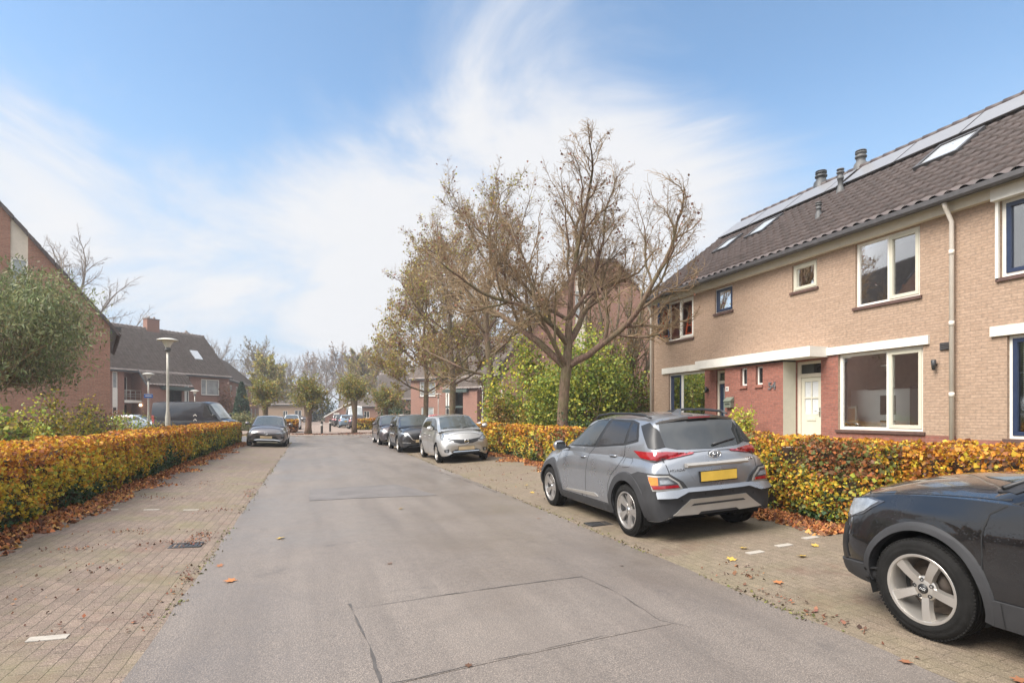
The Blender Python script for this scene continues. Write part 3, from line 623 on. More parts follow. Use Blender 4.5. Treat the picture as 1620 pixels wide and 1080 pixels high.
    lm = MB(); FT.box(lm, -16.50, -16.42, 0, .03, 2.33, 2.43); lm.tube([FT.p(-16.46, .03, 2.38), FT.p(-16.46, .07, 2.38)], .02, 8); lm.tube([FT.p(-16.46, .09, 2.28), FT.p(-16.46, .09, 2.48)], .045, 10); lm.build('wall_lamp', M['iron'], t, world=True)
    mb = MB(); mb.tube([(12.5, 19.82, 5.97), (12.6, 19.82, 5.85), (12.74, 19.82, 5.6), (12.74, 19.82, .6)], .045, 10); mb.build('downpipe', M['pipe'], t, world=True)
    vb = MB(); vb.box(12.45, 19.9, 6.0, RIDGE[0], 19.96, 6.2); 
    vg = MB(); vg.prism([(12.45, 19.9, 5.98), (RIDGE[0], 19.9, RIDGE[1]-.14), (RIDGE[0], 19.9, RIDGE[1]+.04), (12.45, 19.9, 6.14)], (0, .05, 0)); vg.build('verge_board', M['dark_trim'], t, world=True)
    gw = MB(); gw.add([(WX, 19.9, .2), (22, 19.9, .2), (22, 19.9, 6), (RIDGE[0], 19.9, RIDGE[1]-.05), (WX, 19.9, 6.0)], [(0, 1, 2, 3, 4)]); gw.build('gable_wall', M['tan_brick'], t, world=True)
M['room_red'] = mat_plain('terracotta_room', (.20, .07, .045), .9, var=.1); M['frost'] = mat_plain('frosted_glass', (.20, .25, .27), .25, var=.05); M['boxgreen'] = mat_plain('mailbox_metal', (.20, .22, .17), .5, .3, var=.15)
M['blind'] = mat_plain('slat_blind', (.62, .62, .58), .5, var=.03)
def house56(t):
    H = [h_(7.58, 5.7, 4.23, 5.76), h_(7.46, 5.2, 1.06, 3.08), h_(4.6, 3.7, .3, 3.0)]
    wall(FT, t, -8.4, -2.6, 1.02, 5.99, H, M['tan_brick']); wall(FT, t, -8.4, -2.6, .2, 1.02, H, M['red_brick'], 'plinth')
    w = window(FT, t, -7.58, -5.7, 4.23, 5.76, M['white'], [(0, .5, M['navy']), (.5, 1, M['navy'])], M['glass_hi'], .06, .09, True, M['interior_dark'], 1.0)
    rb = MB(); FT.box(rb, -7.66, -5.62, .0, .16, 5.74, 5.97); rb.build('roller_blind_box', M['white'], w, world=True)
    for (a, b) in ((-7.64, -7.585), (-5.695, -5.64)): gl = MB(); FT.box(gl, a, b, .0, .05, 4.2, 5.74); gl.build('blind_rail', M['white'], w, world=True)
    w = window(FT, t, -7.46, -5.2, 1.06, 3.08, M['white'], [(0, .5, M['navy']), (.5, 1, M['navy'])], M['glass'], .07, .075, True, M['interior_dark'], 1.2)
    bl = MB()
    for k in range(36): z = 1.75+k*.034; bl.add([FT.p(-7.3, -.19, z), FT.p(-5.4, -.19, z), FT.p(-5.4, -.215, z+.024), FT.p(-7.3, -.215, z+.024)], [(0, 1, 2, 3)])
    bl.build('blind', M['blind'], w, world=True)
    lb = MB(); FT.box(lb, -7.73, -4.95, 0, .06, 3.085, 3.28); lb.build('lintel', M['white'], t, world=True)
    dm = MB(); FT.box(dm, -4.59, -3.71, -.14, -.09, .4, 2.99); dm.build('door', M['navy'], t, world=True)
    gw = MB(); gw.add([(WX, 2.602, .2), (22, 2.602, .2), (22, 2.602, 6), (RIDGE[0], 2.602, RIDGE[1]-.05), (WX, 2.602, 6.0)], [(4, 3, 2, 1, 0)]); gw.build('gable_wall', M['tan_brick'], t, world=True)
t54, rf54 = terrace_house('tan brick terraced house numbered 54 with cream door and white kitchen behind the window', 8.4, 13.9, house54)
t52, rf52 = terrace_house('tan brick terraced house numbered 52 with dark blue door and open upper window', 13.9, 19.9, house52)
t56, rf56 = terrace_house('tan brick terraced house with dark blue framed windows at the right photo edge', 2.6, 8.4, house56)
roof_window(t52, 17.5, 18.3, 14.5, 15.3); roof_window(t52, 15.9, 16.8, 14.7, 15.65); roof_window(t54, 9.55, 10.65, 14.72, 15.72)
for i in range(3): solar(t52, 14.45+i*1.75, 14.45+i*1.75+1.72)
solar(t52, 14.02, 14.44)
y = 13.82
for i in range(3): solar(t54, max(8.45, y-1.78*(i+1)+.03), y-1.78*i)
y = 8.38
for i in range(3): solar(t56, y-1.78*(i+1)+.03, y-1.78*i)
flue(t54, 15.6, 13.62, .74, .075, M['plastic_grey']); flue(t54, 14.1, 13.05, .46, .06, M['plastic_grey']); flue(t52, 17.4, 14.4, .55, .14, M['plastic_grey'], 1.25); flue(t52, 17.4, 16.0, .5, .16, M['dark_trim'], 1.2)
# things seen through the windows
k = thing('kitchen_cabinet', 'white kitchen cabinet with built in oven behind the ground floor window of number 54', 'cabinet', (13.9, 10.75, .55))
kb = MB(); kb.box(-.3, -.8, 0, .3, .8, 1.62); kb.build('carcass', M['kitchen'], k); kb = MB(); kb.box(-.34, -.82, 1.623, .32, .30, 1.66); kb.build('worktop', M['black'], k)
kb = MB(); kb.box(-.32, -.45, .98, -.303, -.05, 1.46); kb.build('oven', M['black'], k); kb = MB(); kb.box(-.325, -.45, .80, -.303, -.05, .83); kb.build('drawer_handle', M['black'], k)
k = thing('framed_panel', 'small tan panel in a pale frame standing by the ground floor window of number 54', 'panel', (13.2, 11.18, .95))
kb = MB(); kb.box(-.02, -.15, .35, .02, .15, .8); kb.build('panel_frame', M['cream'], k); kb = MB(); kb.box(-.026, -.10, .42, -.021, .10, .74); kb.build('panel_face', M['wood'], k)
k = thing('stepladder', 'orange stepladder standing inside the open upper window', 'ladder', (13.5, 18.3, 4.0))
kb = MB()
for (a, b) in (((0, -.35, 0), (0, .02, 1.65)), ((.0, .42, 0), (0, .05, 1.65)), ((.35, -.38, 0), (.1, 0, 1.65)), ((.35, .42, 0), (.1, .06, 1.65))): kb.tube([a, b], .03, 6)
kb.build('rails', M['orange'], k); kb = MB()
for i in range(5): z = .3+i*.3; f = z/1.65; kb.box(.0, -.35+.37*f, z, .06, .42-.37*f, z+.03)
kb.build('rungs', M['orange'], k)
# ---- helper for the steep brick houses
def slope_roof(F, par, a0, a1, d_e, z_e, d_r, z_r, d_b, z_b, mat, tw=.3, row=.34, seg=6, amp=.03):
    s = F.p(0, d_r, z_r)-F.p(0, d_e, z_e)
    r1 = pantiles(F.p(a0, d_e, z_e), F.u, s, a1-a0, s.length, par, mat, tw, row, 'roof', seg, amp, .05)
    s2 = F.p(0, d_r, z_r)-F.p(0, d_b, z_b)
    b = MB(); b.add([F.p(a0, d_r, z_r), F.p(a1, d_r, z_r), F.p(a1, d_b, z_b), F.p(a0, d_b, z_b)], [(3, 2, 1, 0)]); b.add([F.p(a0, d_e+.01*0, z_e-.04), F.p(a1, d_e, z_e-.04), F.p(a1, d_r, z_r-.04), F.p(a0, d_r, z_r-.04)], [(0, 1, 2, 3)])
    b.build('rear_roof_slope', mat, par, world=True)
    rb = MB(); n = int((a1-a0)/.42); h = (a1-a0)/n
    for i in range(n): rb.tube([F.p(a0+i*h, d_r, z_r), F.p(a0+(i+1)*h-.01, d_r, z_r+.01)], [.10, .12], 6)
    rb.build('ridge_tiles', mat, par, world=True)
    eb = MB(); F.box(eb, a0, a1, d_e-.06, d_e+.08, z_e-.14, z_e-.005); eb.build('gutter', M['dark_trim'], par, world=True)
    return r1
def gable_end(F, par, a, d0, d1, z0, ze, dr, zr, mat):
    b = MB(); b.add([F.p(a, d0, z0), F.p(a, d1, z0), F.p(a, d1, ze), F.p(a, dr, zr), F.p(a, d0, ze)], [(0, 1, 2, 3, 4)]); b.build('gable_wall', mat, par, world=True)
def chimney(F, par, a, d, z0, z1, w=.9, dd=.55, mat=None):
    b = MB(); F.box(b, a-w/2, a+w/2, d-dd/2, d+dd/2, z0, z1-.08); c = b.build('chimney', mat or M['pink_brick'], par, world=True)
    b = MB(); F.box(b, a-w/2-.05, a+w/2+.05, d-dd/2-.05, d+dd/2+.05, z1-.08, z1)
    for s in (-.22, .22): T = Matrix.Translation(F.p(a+s*w, d, z1)); b.lathe([(.11, -.01), (.10, .22), (.06, .22), (.06, .1)], 10, T)
    b.build('chimney_pot', M['tile_far'], c, world=True)
def courtyard_house(name_lab, F, a0, a1, mirror, group=None, lit=False):
    """two storey red brick house with a roof sweeping down over the entrance; all in facade metres"""
    t = thing('brick_house', name_lab, 'house', tuple(F.p((a0+a1)/2, 0, 0)), group='pink brick courtyard houses'); t.location.z = 0
    g = (lambda lo, hi: (12-hi, 12-lo)) if mirror else (lambda lo, hi: (lo, hi))
    BR = M['pink_brick']; holes = []
    wu = g(8.66, 10.8); wl = g(8.9, 10.6); st = g(6.85, 7.35); st2 = g(.1, .55); bal = g(1.1, 2.6); ent = g(4.35, 6.55); wu2 = g(-2.6, -1.0)
    for q, z0, z1 in ((wu, 3.45, 5.05), (wl, .9, 2.3), (st, .3, 5.2), (st2, .3, 5.2), (bal, .2, 5.2), (ent, .2, 3.9), (wu2, 3.45, 5.05)):
        if q[0] > a0 and q[1] < a1: holes.append((*q, z0, z1))
    wall(F, t, a0, a1, -.2, 5.25, holes, BR, depth=.14)
    for q, z0, z1 in ((wu, 3.45, 5.05), (wl, .9, 2.3), (wu2, 3.45, 5.05)):
        if q[0] > a0 and q[1] < a1: window(F, t, *q, z0, z1, M['white'], [(0, .3, None), (.3, 1, None)], M['pale_glass'], .07, .09, True)
    for q in (st, st2):
        if not (q[0] > a0 and q[1] < a1): continue
        window(F, t, *q, 3.75, 5.2, M['white'], [(0, 1, None)], M['pale_glass'], .05, .07, False)
        b = MB(); F.box(b, q[0]+.003, q[1]-.003, -.12, -.03, 2.2, 3.745); b.build('white_panel', M['white'], t, world=True)
        window(F, t, *q, .3, 2.195, M['white'], [(0, 1, None)], M['dglass'], .05, .07, False)
    # balcony bay
    b = MB()
    if bal[0] > a0:
        q = bal; b.add([F.p(q[0], -1.3, .2), F.p(q[1], -1.3, .2), F.p(q[1], -1.3, 5.2), F.p(q[0], -1.3, 5.2)], [(0, 1, 2, 3)])
        for a in q: b.add([F.p(a, -.14, .2), F.p(a, -1.3, .2), F.p(a, -1.3, 5.2), F.p(a, -.14, 5.2)], [(0, 1, 2, 3)])
        b.add([F.p(q[0], -.14, 5.2), F.p(q[1], -.14, 5.2), F.p(q[1], -1.3, 5.2), F.p(q[0], -1.3, 5.2)], [(0, 1, 2, 3)]); b.build('bay_wall', BR, t, world=True)
        b = MB(); F.box(b, q[0]+.004, q[1]-.004, -1.28, .06, 2.55, 2.78); sl_ = b.build('balcony', M['white'], t, world=True)
        b = MB()
        for z in (3.1, 3.3, 3.62): b.tube([F.p(q[0]+.02, .02, z), F.p(q[1]-.02, .02, z)], .022 if z < 3.5 else .035, 6)
        for i in range(4): a = q[0]+.06+(q[1]-q[0]-.12)*i/3; b.tube([F.p(a, .02, 2.78), F.p(a, .02, 3.62)], .022, 6)
        b.build('railing', M['galv'], sl_, world=True)
        b = MB(); F.box(b, q[0]+.35, q[0]+.95, -1.28, -1.22, 2.79, 4.8); F.box(b, q[0]+.3, q[0]+1.0, -1.28, -1.22, .2, 2.4); b.build('glazed_door', M['dglass'], t, world=True)
        b = MB(); F.box(b, q[0]+.27, q[0]+.345, -1.28, -1.2, 2.79, 4.85); F.box(b, q[0]+.955, q[0]+1.03, -1.28, -1.2, 2.79, 4.85); b.build('door_frame', M['white'], t, world=True)
    # entrance wing under the swept roof
    wing = g(2.62, 4.33); fas = g(3.7, 6.75); lo = g(2.2, 6.75)
    b = MB(); F.box(b, wing[0], wing[1], .0, 1.15, -.2, 3.75); b.build('entrance_wing', BR, t, world=True)
    b = MB(); b.prism([F.p(wing[0]+.01, .0, 3.75), F.p(wing[0]+.01, 1.15, 3.75), F.p(wing[0]+.01, .25, 5.0), F.p(wing[0]+.01, .0, 5.2)], F.u*(wing[1]-wing[0]-.02)); b.build('entrance_wing_gable', BR, t, world=True)
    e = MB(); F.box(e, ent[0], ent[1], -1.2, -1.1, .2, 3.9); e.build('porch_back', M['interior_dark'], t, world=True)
    for kx in (0, 1):
        e = MB(); e.tube([F.p(ent[kx]+(.1 if kx == 0 else -.1), .9, -.2), F.p(ent[kx]+(.1 if kx == 0 else -.1), .9, 3.7)], .05, 8); e.build('porch_post', M['dark_trim'], t, world=True)
    e = MB(); F.box(e, ent[0]+.02, ent[1]-.02, -.1, 1.1, 2.2, 2.4); e.build('landing', M['green_trim'], t, world=True)
    e = MB(); F.box(e, fas[0], fas[1], -.1, 1.45, 3.76, 4.08); e.build('porch_fascia', M['green_trim'], t, world=True)
    # roof: rises steeply from the eaves
    zr = 9.85; dr = -3.9; k = (zr-5.35)/(3.9+.25)
    rf = slope_roof(F, t, a0-.15, a1+.15, .25, 5.35, dr, zr, -8.2, 5.3, M['tile_far'])
    s = F.p(0, .22, 5.42)-F.p(0, 1.35, 4.14)
    pantiles(F.p(lo[0], 1.35, 4.14), F.u, s, lo[1]-lo[0], s.length, t, M['tile_far'], name='porch_roof')
    e = MB(); a = lo[0] if not mirror else lo[1]
    e.prism([F.p(a, 1.38, 3.95), F.p(a, 1.38, 4.16), F.p(a, .2, 5.5), F.p(a, .2, 5.25)], F.u*(.05 if mirror else -.05)); e.build('barge_board', M['dark_trim'], t, world=True)
    for a in (a0+.002, a1-.002): gable_end(F, t, a, 0, -8, -.2, 5.3, dr, zr-.05, BR)
    bk = MB(); bk.add([F.p(a0, -8, -.2), F.p(a1, -8, -.2), F.p(a1, -8, 5.3), F.p(a0, -8, 5.3)], [(3, 2, 1, 0)]); bk.build('rear_wall', BR, t, world=True)
    return t, rf
FL = Fr((-16.15, 57.4, 0), (.666, .746, 0)); FR = Fr((10.2, 63.2, 0), (.663, -.748, 0))
tl, rl = courtyard_house('pink brick house with brown tiled roof and rooftop chimney behind the black van', FL, -4, 12, False)
chimney(FL, tl, 6.3, -3.9, 9.3, 10.85, 1.25, .6)
def skylight(F, par, a, w, f0, f1):
    z = lambda d: 5.35+(9.85-5.35)*(.25-d)/4.15; d0, d1 = .25-4.15*f0, .25-4.15*f1
    b = MB(); b.prism([F.p(a, d0, z(d0)+.05), F.p(a, d1, z(d1)+.05), F.p(a, d1+.06, z(d1)+.14), F.p(a, d0+.06, z(d0)+.14)], F.u*w); b.build('roof_window', M['roofglass'], par, world=True)
skylight(FL, tl, 9.0, .85, .36, .56)
lampb = MB(); lampb.lathe([(.001, -.12), (.10, -.08), (.12, 0), (.10, .08), (.001, .12)], 14, Matrix.Translation(FL.p(2.5, .05, 2.35)))
def mat_emit(name, col, s):
    m, nt, b, N, L = newmat(name); b.inputs['Emission Color'].default_value = (*col, 1); b.inputs['Emission Strength'].default_value = s; b.inputs['Base Color'].default_value = (*col, 1); return m
M['lamp_lit'] = mat_emit('lit_globe', (1, .82, .5), 1.6); lampb.build('porch_globe_lamp', M['lamp_lit'], tl, world=True)
tr, rr = courtyard_house('pink brick house with dark tiled roof partly hidden by the row of street trees', FR, 0, 17, True)
skylight(FR, tr, 13.5, .8, .4, .6)
def gable_block(label, F, a0, a1, apex0, apex1, ze, zr, depth, strip, mat, flip=False):
    t = thing('gabled_block', label, 'apartment block', tuple(F.p((a0+a1)/2, 0, 0)), group='tall brown brick gabled blocks'); t.location.z = 0
    def top(a): return ze+(zr-ze)*(a-a0)/(apex0-a0) if a < apex0 else zr if a < apex1 else ze+(zr-ze)*(a1-a)/(a1-apex1)
    s0, s1, zb, zw0, zw1 = strip
    b = MB()
    for (p, q) in ((a0, s0), (s1, a1)):
        xs_ = sorted({p, q, *[v for v in (apex0, apex1) if p < v < q]})
        for i in range(len(xs_)-1): b.add([F.p(xs_[i], 0, -.3), F.p(xs_[i+1], 0, -.3), F.p(xs_[i+1], 0, top(xs_[i+1])), F.p(xs_[i], 0, top(xs_[i]))], [(0, 1, 2, 3)])
    b.add([F.p(s0, 0, -.3), F.p(s1, 0, -.3), F.p(s1, 0, zb), F.p(s0, 0, zb)], [(0, 1, 2, 3)])
    b.build('gable_wall', mat, t, world=True)
    b = MB(); b.add([F.p(s0, -.05, zw1), F.p(s1, -.05, zw1), F.p(s1, -.05, top(s1)-.05), F.p(s0, -.05, top(s0)-.05)], [(0, 1, 2, 3)]); b.add([F.p(s0, -.05, zb), F.p(s1, -.05, zb), F.p(s1, -.05, zw0), F.p(s0, -.05, zw0)], [(0, 1, 2, 3)])
    for a in (s0, s1): b.add([F.p(a, 0, zb), F.p(a, -.12, zb), F.p(a, -.12, top(a)-.05), F.p(a, 0, top(a)-.05)], [(0, 1, 2, 3)])
    b.build('render_panel', M['render'], t, world=True)
    window(F, t, s0, s1, zw0, zw1, M['white'], [(0, 1, None)], M['pale_glass'], .06, .07, False)
    b = MB()
    for (p, zp, q, zq) in ((a0-.35, ze-.35*(zr-ze)/(apex0-a0), apex0, zr), (apex1, zr, a1+.35, ze-.35*(zr-ze)/(a1-apex1))):
        n = 14
        for i in range(n):
            f0, f1 = i/n, (i+1)/n-.004; A0, Z0, A1, Z1 = p+(q-p)*f0, zp+(zq-zp)*f0, p+(q-p)*f1, zp+(zq-zp)*f1
            up = .03 if (p < apex0) else -.03
            b.prism([F.p(A0, .14, Z0-.12), F.p(A1, .14, Z1-.12), F.p(A1, .14, Z1+.10-(.03 if p < apex0 else 0)), F.p(A0, .14, Z0+.10-(0 if p < apex0 else .03))], -F.n*.18)
    if apex1 > apex0+.1: F.box(b, apex0, apex1, -.04, .14, zr-.12, zr+.1)
    b.build('verge_tiles', M['tile'], t, world=True)
    for (p, zp, q, zq) in ((a0-.35, ze-.35*(zr-ze)/(apex0-a0), apex0, zr), (apex1, zr, a1+.35, ze-.35*(zr-ze)/(a1-apex1))):
        lowa, lowz, hia, hiz = (p, zp, q, zq) if zp < zq else (q, zq, p, zp)
        s = F.p(hia, 0, hiz)-F.p(lowa, 0, lowz); pantiles(F.p(lowa, -.05, lowz), -F.n, s, depth, s.length, t, M['tile_far'], name='roof')
    b = MB(); b.add([F.p(a0, 0, -.3), F.p(a0, -depth, -.3), F.p(a0, -depth, ze), F.p(a0, 0, ze)], [(0, 1, 2, 3)]); b.add([F.p(a1, 0, -.3), F.p(a1, -depth, -.3), F.p(a1, -depth, ze), F.p(a1, 0, ze)], [(0, 1, 2, 3)])
    b.add([F.p(a0, -depth, -.3), F.p(a1, -depth, -.3), F.p(a1, -depth, ze), F.p(apex1, -depth, zr), F.p(apex0, -depth, zr), F.p(a0, -depth, ze)], [(0, 1, 2, 3, 4, 5)])
    b.build('side_wall', mat, t, world=True)
    for a in (a0, a1):
        b = MB(); sgn = -1 if a == a0 else 1
        b.prism([F.p(a, .05, ze-.42), F.p(a+sgn*.28, .05, ze-.30), F.p(a+sgn*.42, .05, ze-.12), F.p(a, .05, ze-.10)], -F.n*depth); b.build('gutter', M['dark_trim'], t, world=True)
    return t
FGL = Fr((-8.3, 29.35, 0), (.957, .29, 0)); FGR = Fr((12.71, 37.93, 0), (.957, -.29, 0))
gable_block('tall brown brick gable with a cream render strip at the left photo edge', FGL, -12, 0, -6.2, -5.8, 5.45, 12.7, 11, (-3.28, -2.74, 4.6, 5.0, 7.85), M['brown_brick'])
gable_block('tall brown brick gable rising behind the bare street trees on the right', FGR, 0, 13.4, 5.5, 7.7, 5.4, 12.3, 10, (4.85, 5.55, 6.0, 8.2, 10.2), M['pink_brick'])
# ---- low houses farther along the street
def plain_house(label, F, a0, a1, ze, zr, depth, wins, mat, name='brick_house', group='distant brick houses'):
    t = thing(name, label, 'house', tuple(F.p((a0+a1)/2, 0, 0)), group=group); t.location.z = 0
    wall(F, t, a0, a1, -.3, ze, [w for w in wins], mat, depth=.1)
    for w in wins: window(F, t, *w, M['white'], [(0, .5, None), (.5, 1, None)], M['dglass'], .05, .08, False)
    slope_roof(F, t, a0-.2, a1+.2, .3, ze+.05, -depth/2, zr, -depth-.3, ze, M['tile_far'], .32, .36, 2)
    for a in (a0+.002, a1-.002): gable_end(F, t, a, 0, -depth, -.3, ze, -depth/2, zr-.05, mat)
    return t
FX = Fr((-8.6, 94, 0), (.0, -1, 0))   # facing +x along the street on the left
FX = Fr((-8.7, 68.5, 0), (.04, 1, 0)); FX.n = Vector((1, -.04, 0)).normalized()
t = plain_house('brick row house with tiled roof and chimney beyond the left courtyard house', FX, 0, 26, 5.2, 9.2, 8.5, [(a, a+1.5, z, z+1.4) for a in (2, 6, 10, 14, 18, 22) for z in (.9, 3.4)], M['pink_brick'])
chimney(FX, t, 1.5, -4.2, 8.7, 10.3)
FE = Fr((-11, 119.5, 0), (.955, -.30, 0))
t = plain_house('low tan brick house with a grey roof at the far end of the street', FE, 0, 10, 3.3, 7.4, 8, [(6.0, 6.9, .9, 2.2), (8.2, 9.5, .9, 2.3)], M['tan_brick'])
b = MB(); b.prism([FE.p(7.2, -1.6, 4.95), FE.p(8.0, -1.6, 4.95), FE.p(8.0, -2.0, 5.4), FE.p(7.2, -2.0, 5.4)], (0, 0, .12)); b.build('roof_window', M['roofglass'], t, world=True)
FE2 = Fr((4.6, 107, 0), (.955, -.30, 0))
t = plain_house('dark brick cottage with white barge boards at the far end of the street', FE2, 0, 11, 2.9, 5.2, 7, [(4.3, 5.3, .9, 2.1), (7.0, 8.4, .9, 2.2)], M['brown_brick'])
b = MB(); b.prism([FE2.p(-2.6, .6, .9), FE2.p(-2.6, .6, 1.15), FE2.p(2.2, .6, 3.85), FE2.p(2.2, .6, 3.6)], FE2.n*.1); b.build('barge_board', M['white'], t, world=True)
b = MB(); b.add([FE2.p(-2.4, .55, -.2), FE2.p(2.2, .55, -.2), FE2.p(2.2, .55, 3.6), FE2.p(-2.4, .55, 1.0)], [(0, 1, 2, 3)]); b.build('side_wing', M['brown_brick'], t, world=True)
b = MB(); FE2.box(b, -.9, .1, .56, .6, -.1, 1.8); b.build('door', M['white'], t, world=True)
FE3 = Fr((8.5, 84, 0), (.955, -.30, 0))
plain_house('brick house with a grey tiled roof half hidden behind the right pollard', FE3, 0, 11, 3.6, 7.6, 8, [(1.2, 2.6, 1.0, 2.3), (6, 7.5, 1.0, 2.3)], M['pink_brick'])
# ------------------------------------------------------------------ vegetation
M['leaf'] = mat_leaf('leaf'); M['litter'] = mat_leaf('dry_leaf', .8, .1)
M['bark'] = mat_bark('bark', (.085, .052, .04), (.21, .135, .10)); M['bark_pale'] = mat_bark('bark_pale', (.11, .085, .065), (.24, .19, .15), (.15, .15, .06), .6)
M['twig'] = mat_plain('twig_bark', (.26, .18, .10), .9, var=.3, scale=1.5); M['twig_far'] = mat_plain('twig_far', (.22, .18, .15), .9, var=.2, scale=1)
M['core'] = mat_plain('hedge_twigs', (.055, .035, .022), .95, var=.5, scale=18, bmp=.6, bscale=25)
def vnoise(P, s, seed=0):
    return np.array([noise.noise((x*s+seed*7.3, y*s+seed*3.1, z*s-seed*5.7)) for x, y, z in P])
def leaf_quads(P, size, rng, nrm=None, aspect=1.6, spread=1.0, droop=0.0):
    """four-cornered leaves: (n,3) centres -> vertices, faces"""
    n = len(P); size = np.broadcast_to(size, n)
    a = rng.normal(size=(n, 3)); a[:, 2] -= droop*1.5; a /= np.linalg.norm(a, axis=1)[:, None]
    w = rng.normal(size=(n, 3))*spread
    if nrm is not None: w = w+nrm
    b = np.cross(a, w); b /= np.linalg.norm(b, axis=1)[:, None]+1e-9
    nn = np.cross(a, b); h = (size*.5)[:, None]; wd = h/aspect*1.15
    V = np.stack([P-a*h, P+b*wd-a*h*.05+nn*wd*.35, P+a*h, P-b*wd-a*h*.05+nn*wd*.35], 1).reshape(-1, 3)
    return V, np.arange(n*4).reshape(n, 4)
def pal_pick(rng, n, pal, w=None, jit=.18):
    pal = np.array(pal); i = rng.choice(len(pal), n, p=w)
    return np.clip(pal[i]*(1+rng.normal(size=(n, 1))*jit)*(1+rng.normal(size=(n, 3))*.06), .004, .9)
OR, YE, BR_, YG, IV, RB, OL = (.55, .25, .03), (.62, .44, .045), (.20, .09, .04), (.33, .34, .05), (.035, .075, .03), (.34, .12, .035), (.14, .15, .045)
def hedge(label, x0, x1, y0, y1, h, dens, rng, face, cfun, size=(.05, .05), zb=None):
    """clipped hedge; face = +1 when the visible side looks to +x"""
    zc = zg((x0+x1)/2, (y0+y1)/2) if zb is None else zb
    t = thing('hedge', label, 'hedge', ((x0+x1)/2, (y0+y1)/2, zc), group='autumn beech hedges')
    o = np.array([(x0+x1)/2, (y0+y1)/2, zc])
    # twiggy core
    mb = MB(); n = max(3, int((y1-y0)/.4)); ys = np.linspace(y0+.1, y1-.1, n); i_ = .15
    for j in range(n-1):
        q = []
        for yy in (ys[j], ys[j+1]):
            w = .05*noise.noise((yy*1.3, 0, 1)); q += [(x0+i_+w, yy, 0), (x1-i_-w, yy, 0), (x1-i_-w, yy, h-.14+w), (x0+i_+w, yy, h-.14+w)]
        q = [(p[0]-o[0], p[1]-o[1], p[2]) for p in q]
        mb.add(q, [(0, 4, 5, 1), (1, 5, 6, 2), (2, 6, 7, 3), (3, 7, 4, 0)]+([(0, 1, 2, 3)] if j == 0 else [])+([(4, 7, 6, 5)] if j == n-2 else []))
    mb.build('branches', M['core'], t)
    # leaves: faces and top, thinning inwards
    W, Ly = x1-x0, y1-y0; areas = np.array([Ly*h, Ly*h*.35, Ly*W, W*h, W*h]); N_ = int(areas.sum()*dens); f = rng.choice(5, N_, p=areas/areas.sum())
    u, v = rng.rand(N_), rng.rand(N_); P = np.zeros((N_, 3)); nr = np.zeros((N_, 3)); dep = rng.exponential(.045, N_)-.035
    s0 = f == 0; P[s0] = np.stack([np.full(s0.sum(), x1 if face > 0 else x0)-face*dep[s0], y0+u[s0]*Ly, v[s0]*h], 1); nr[s0] = (face, 0, .3)
    s0 = f == 1; P[s0] = np.stack([np.full(s0.sum(), x0 if face > 0 else x1)+face*dep[s0], y0+u[s0]*Ly, v[s0]*h], 1); nr[s0] = (-face, 0, .3)
    s0 = f == 2; P[s0] = np.stack([x0+u[s0]*W, y0+v[s0]*Ly, h-dep[s0]], 1); nr[s0] = (0, 0, 1)
    for k, yy, sg in ((3, y0, -1), (4, y1, 1)):
        s0 = f == k; P[s0] = np.stack([x0+u[s0]*W, yy-sg*dep[s0], v[s0]*h], 1); nr[s0] = (0, sg, .3)
    bul = vnoise(P, .9, 3); rnd = vnoise(P, 3.2, 5)
    P += nr*(bul*.09+rnd*.05)[:, None]
    P[:, 0] += np.where(P[:, 2] < .35*h, -face*.10*(1-P[:, 2]/(.35*h)), 0)*(np.abs(nr[:, 0]) > .5)
    P[:, 2] = np.maximum(P[:, 2], .02)
    keep = rng.rand(N_) < np.clip(1.0+1.2*vnoise(P, 1.8, 11)+.9*vnoise(P, 5.5, 12), .12, 1); P, nr = P[keep], nr[keep]; N_ = len(P)
    C = cfun(P, h, rng)
    far = np.clip((P[:, 1]-8)/18, 0, 1); sz = (size[0]+(size[1]-size[0])*far)*np.clip(rng.lognormal(0, .38, N_), .4, 1.9)*.88
    V, F = leaf_quads(P, sz, rng, nr*1.1, 1.25); V -= o*np.array([1, 1, 0])
    np_mesh('foliage', V, F, M['leaf'], t, C)
    # stray shoots
    sh = MB()
    for _ in range(int(Ly*3) if Ly < 6.5 else 0):
        yy = y0+rng.rand()*Ly; xx = x0+rng.rand()*W; l = .06+.14*rng.rand(); sh.tube([(xx-o[0], yy-o[1], h-.1), (xx-o[0]+rng.normal()*.04, yy-o[1]+rng.normal()*.04, h+l)], [.004, .002], 3, cap=False)
    sh.build('shoots', M['twig'], t, uv=False)
    return t
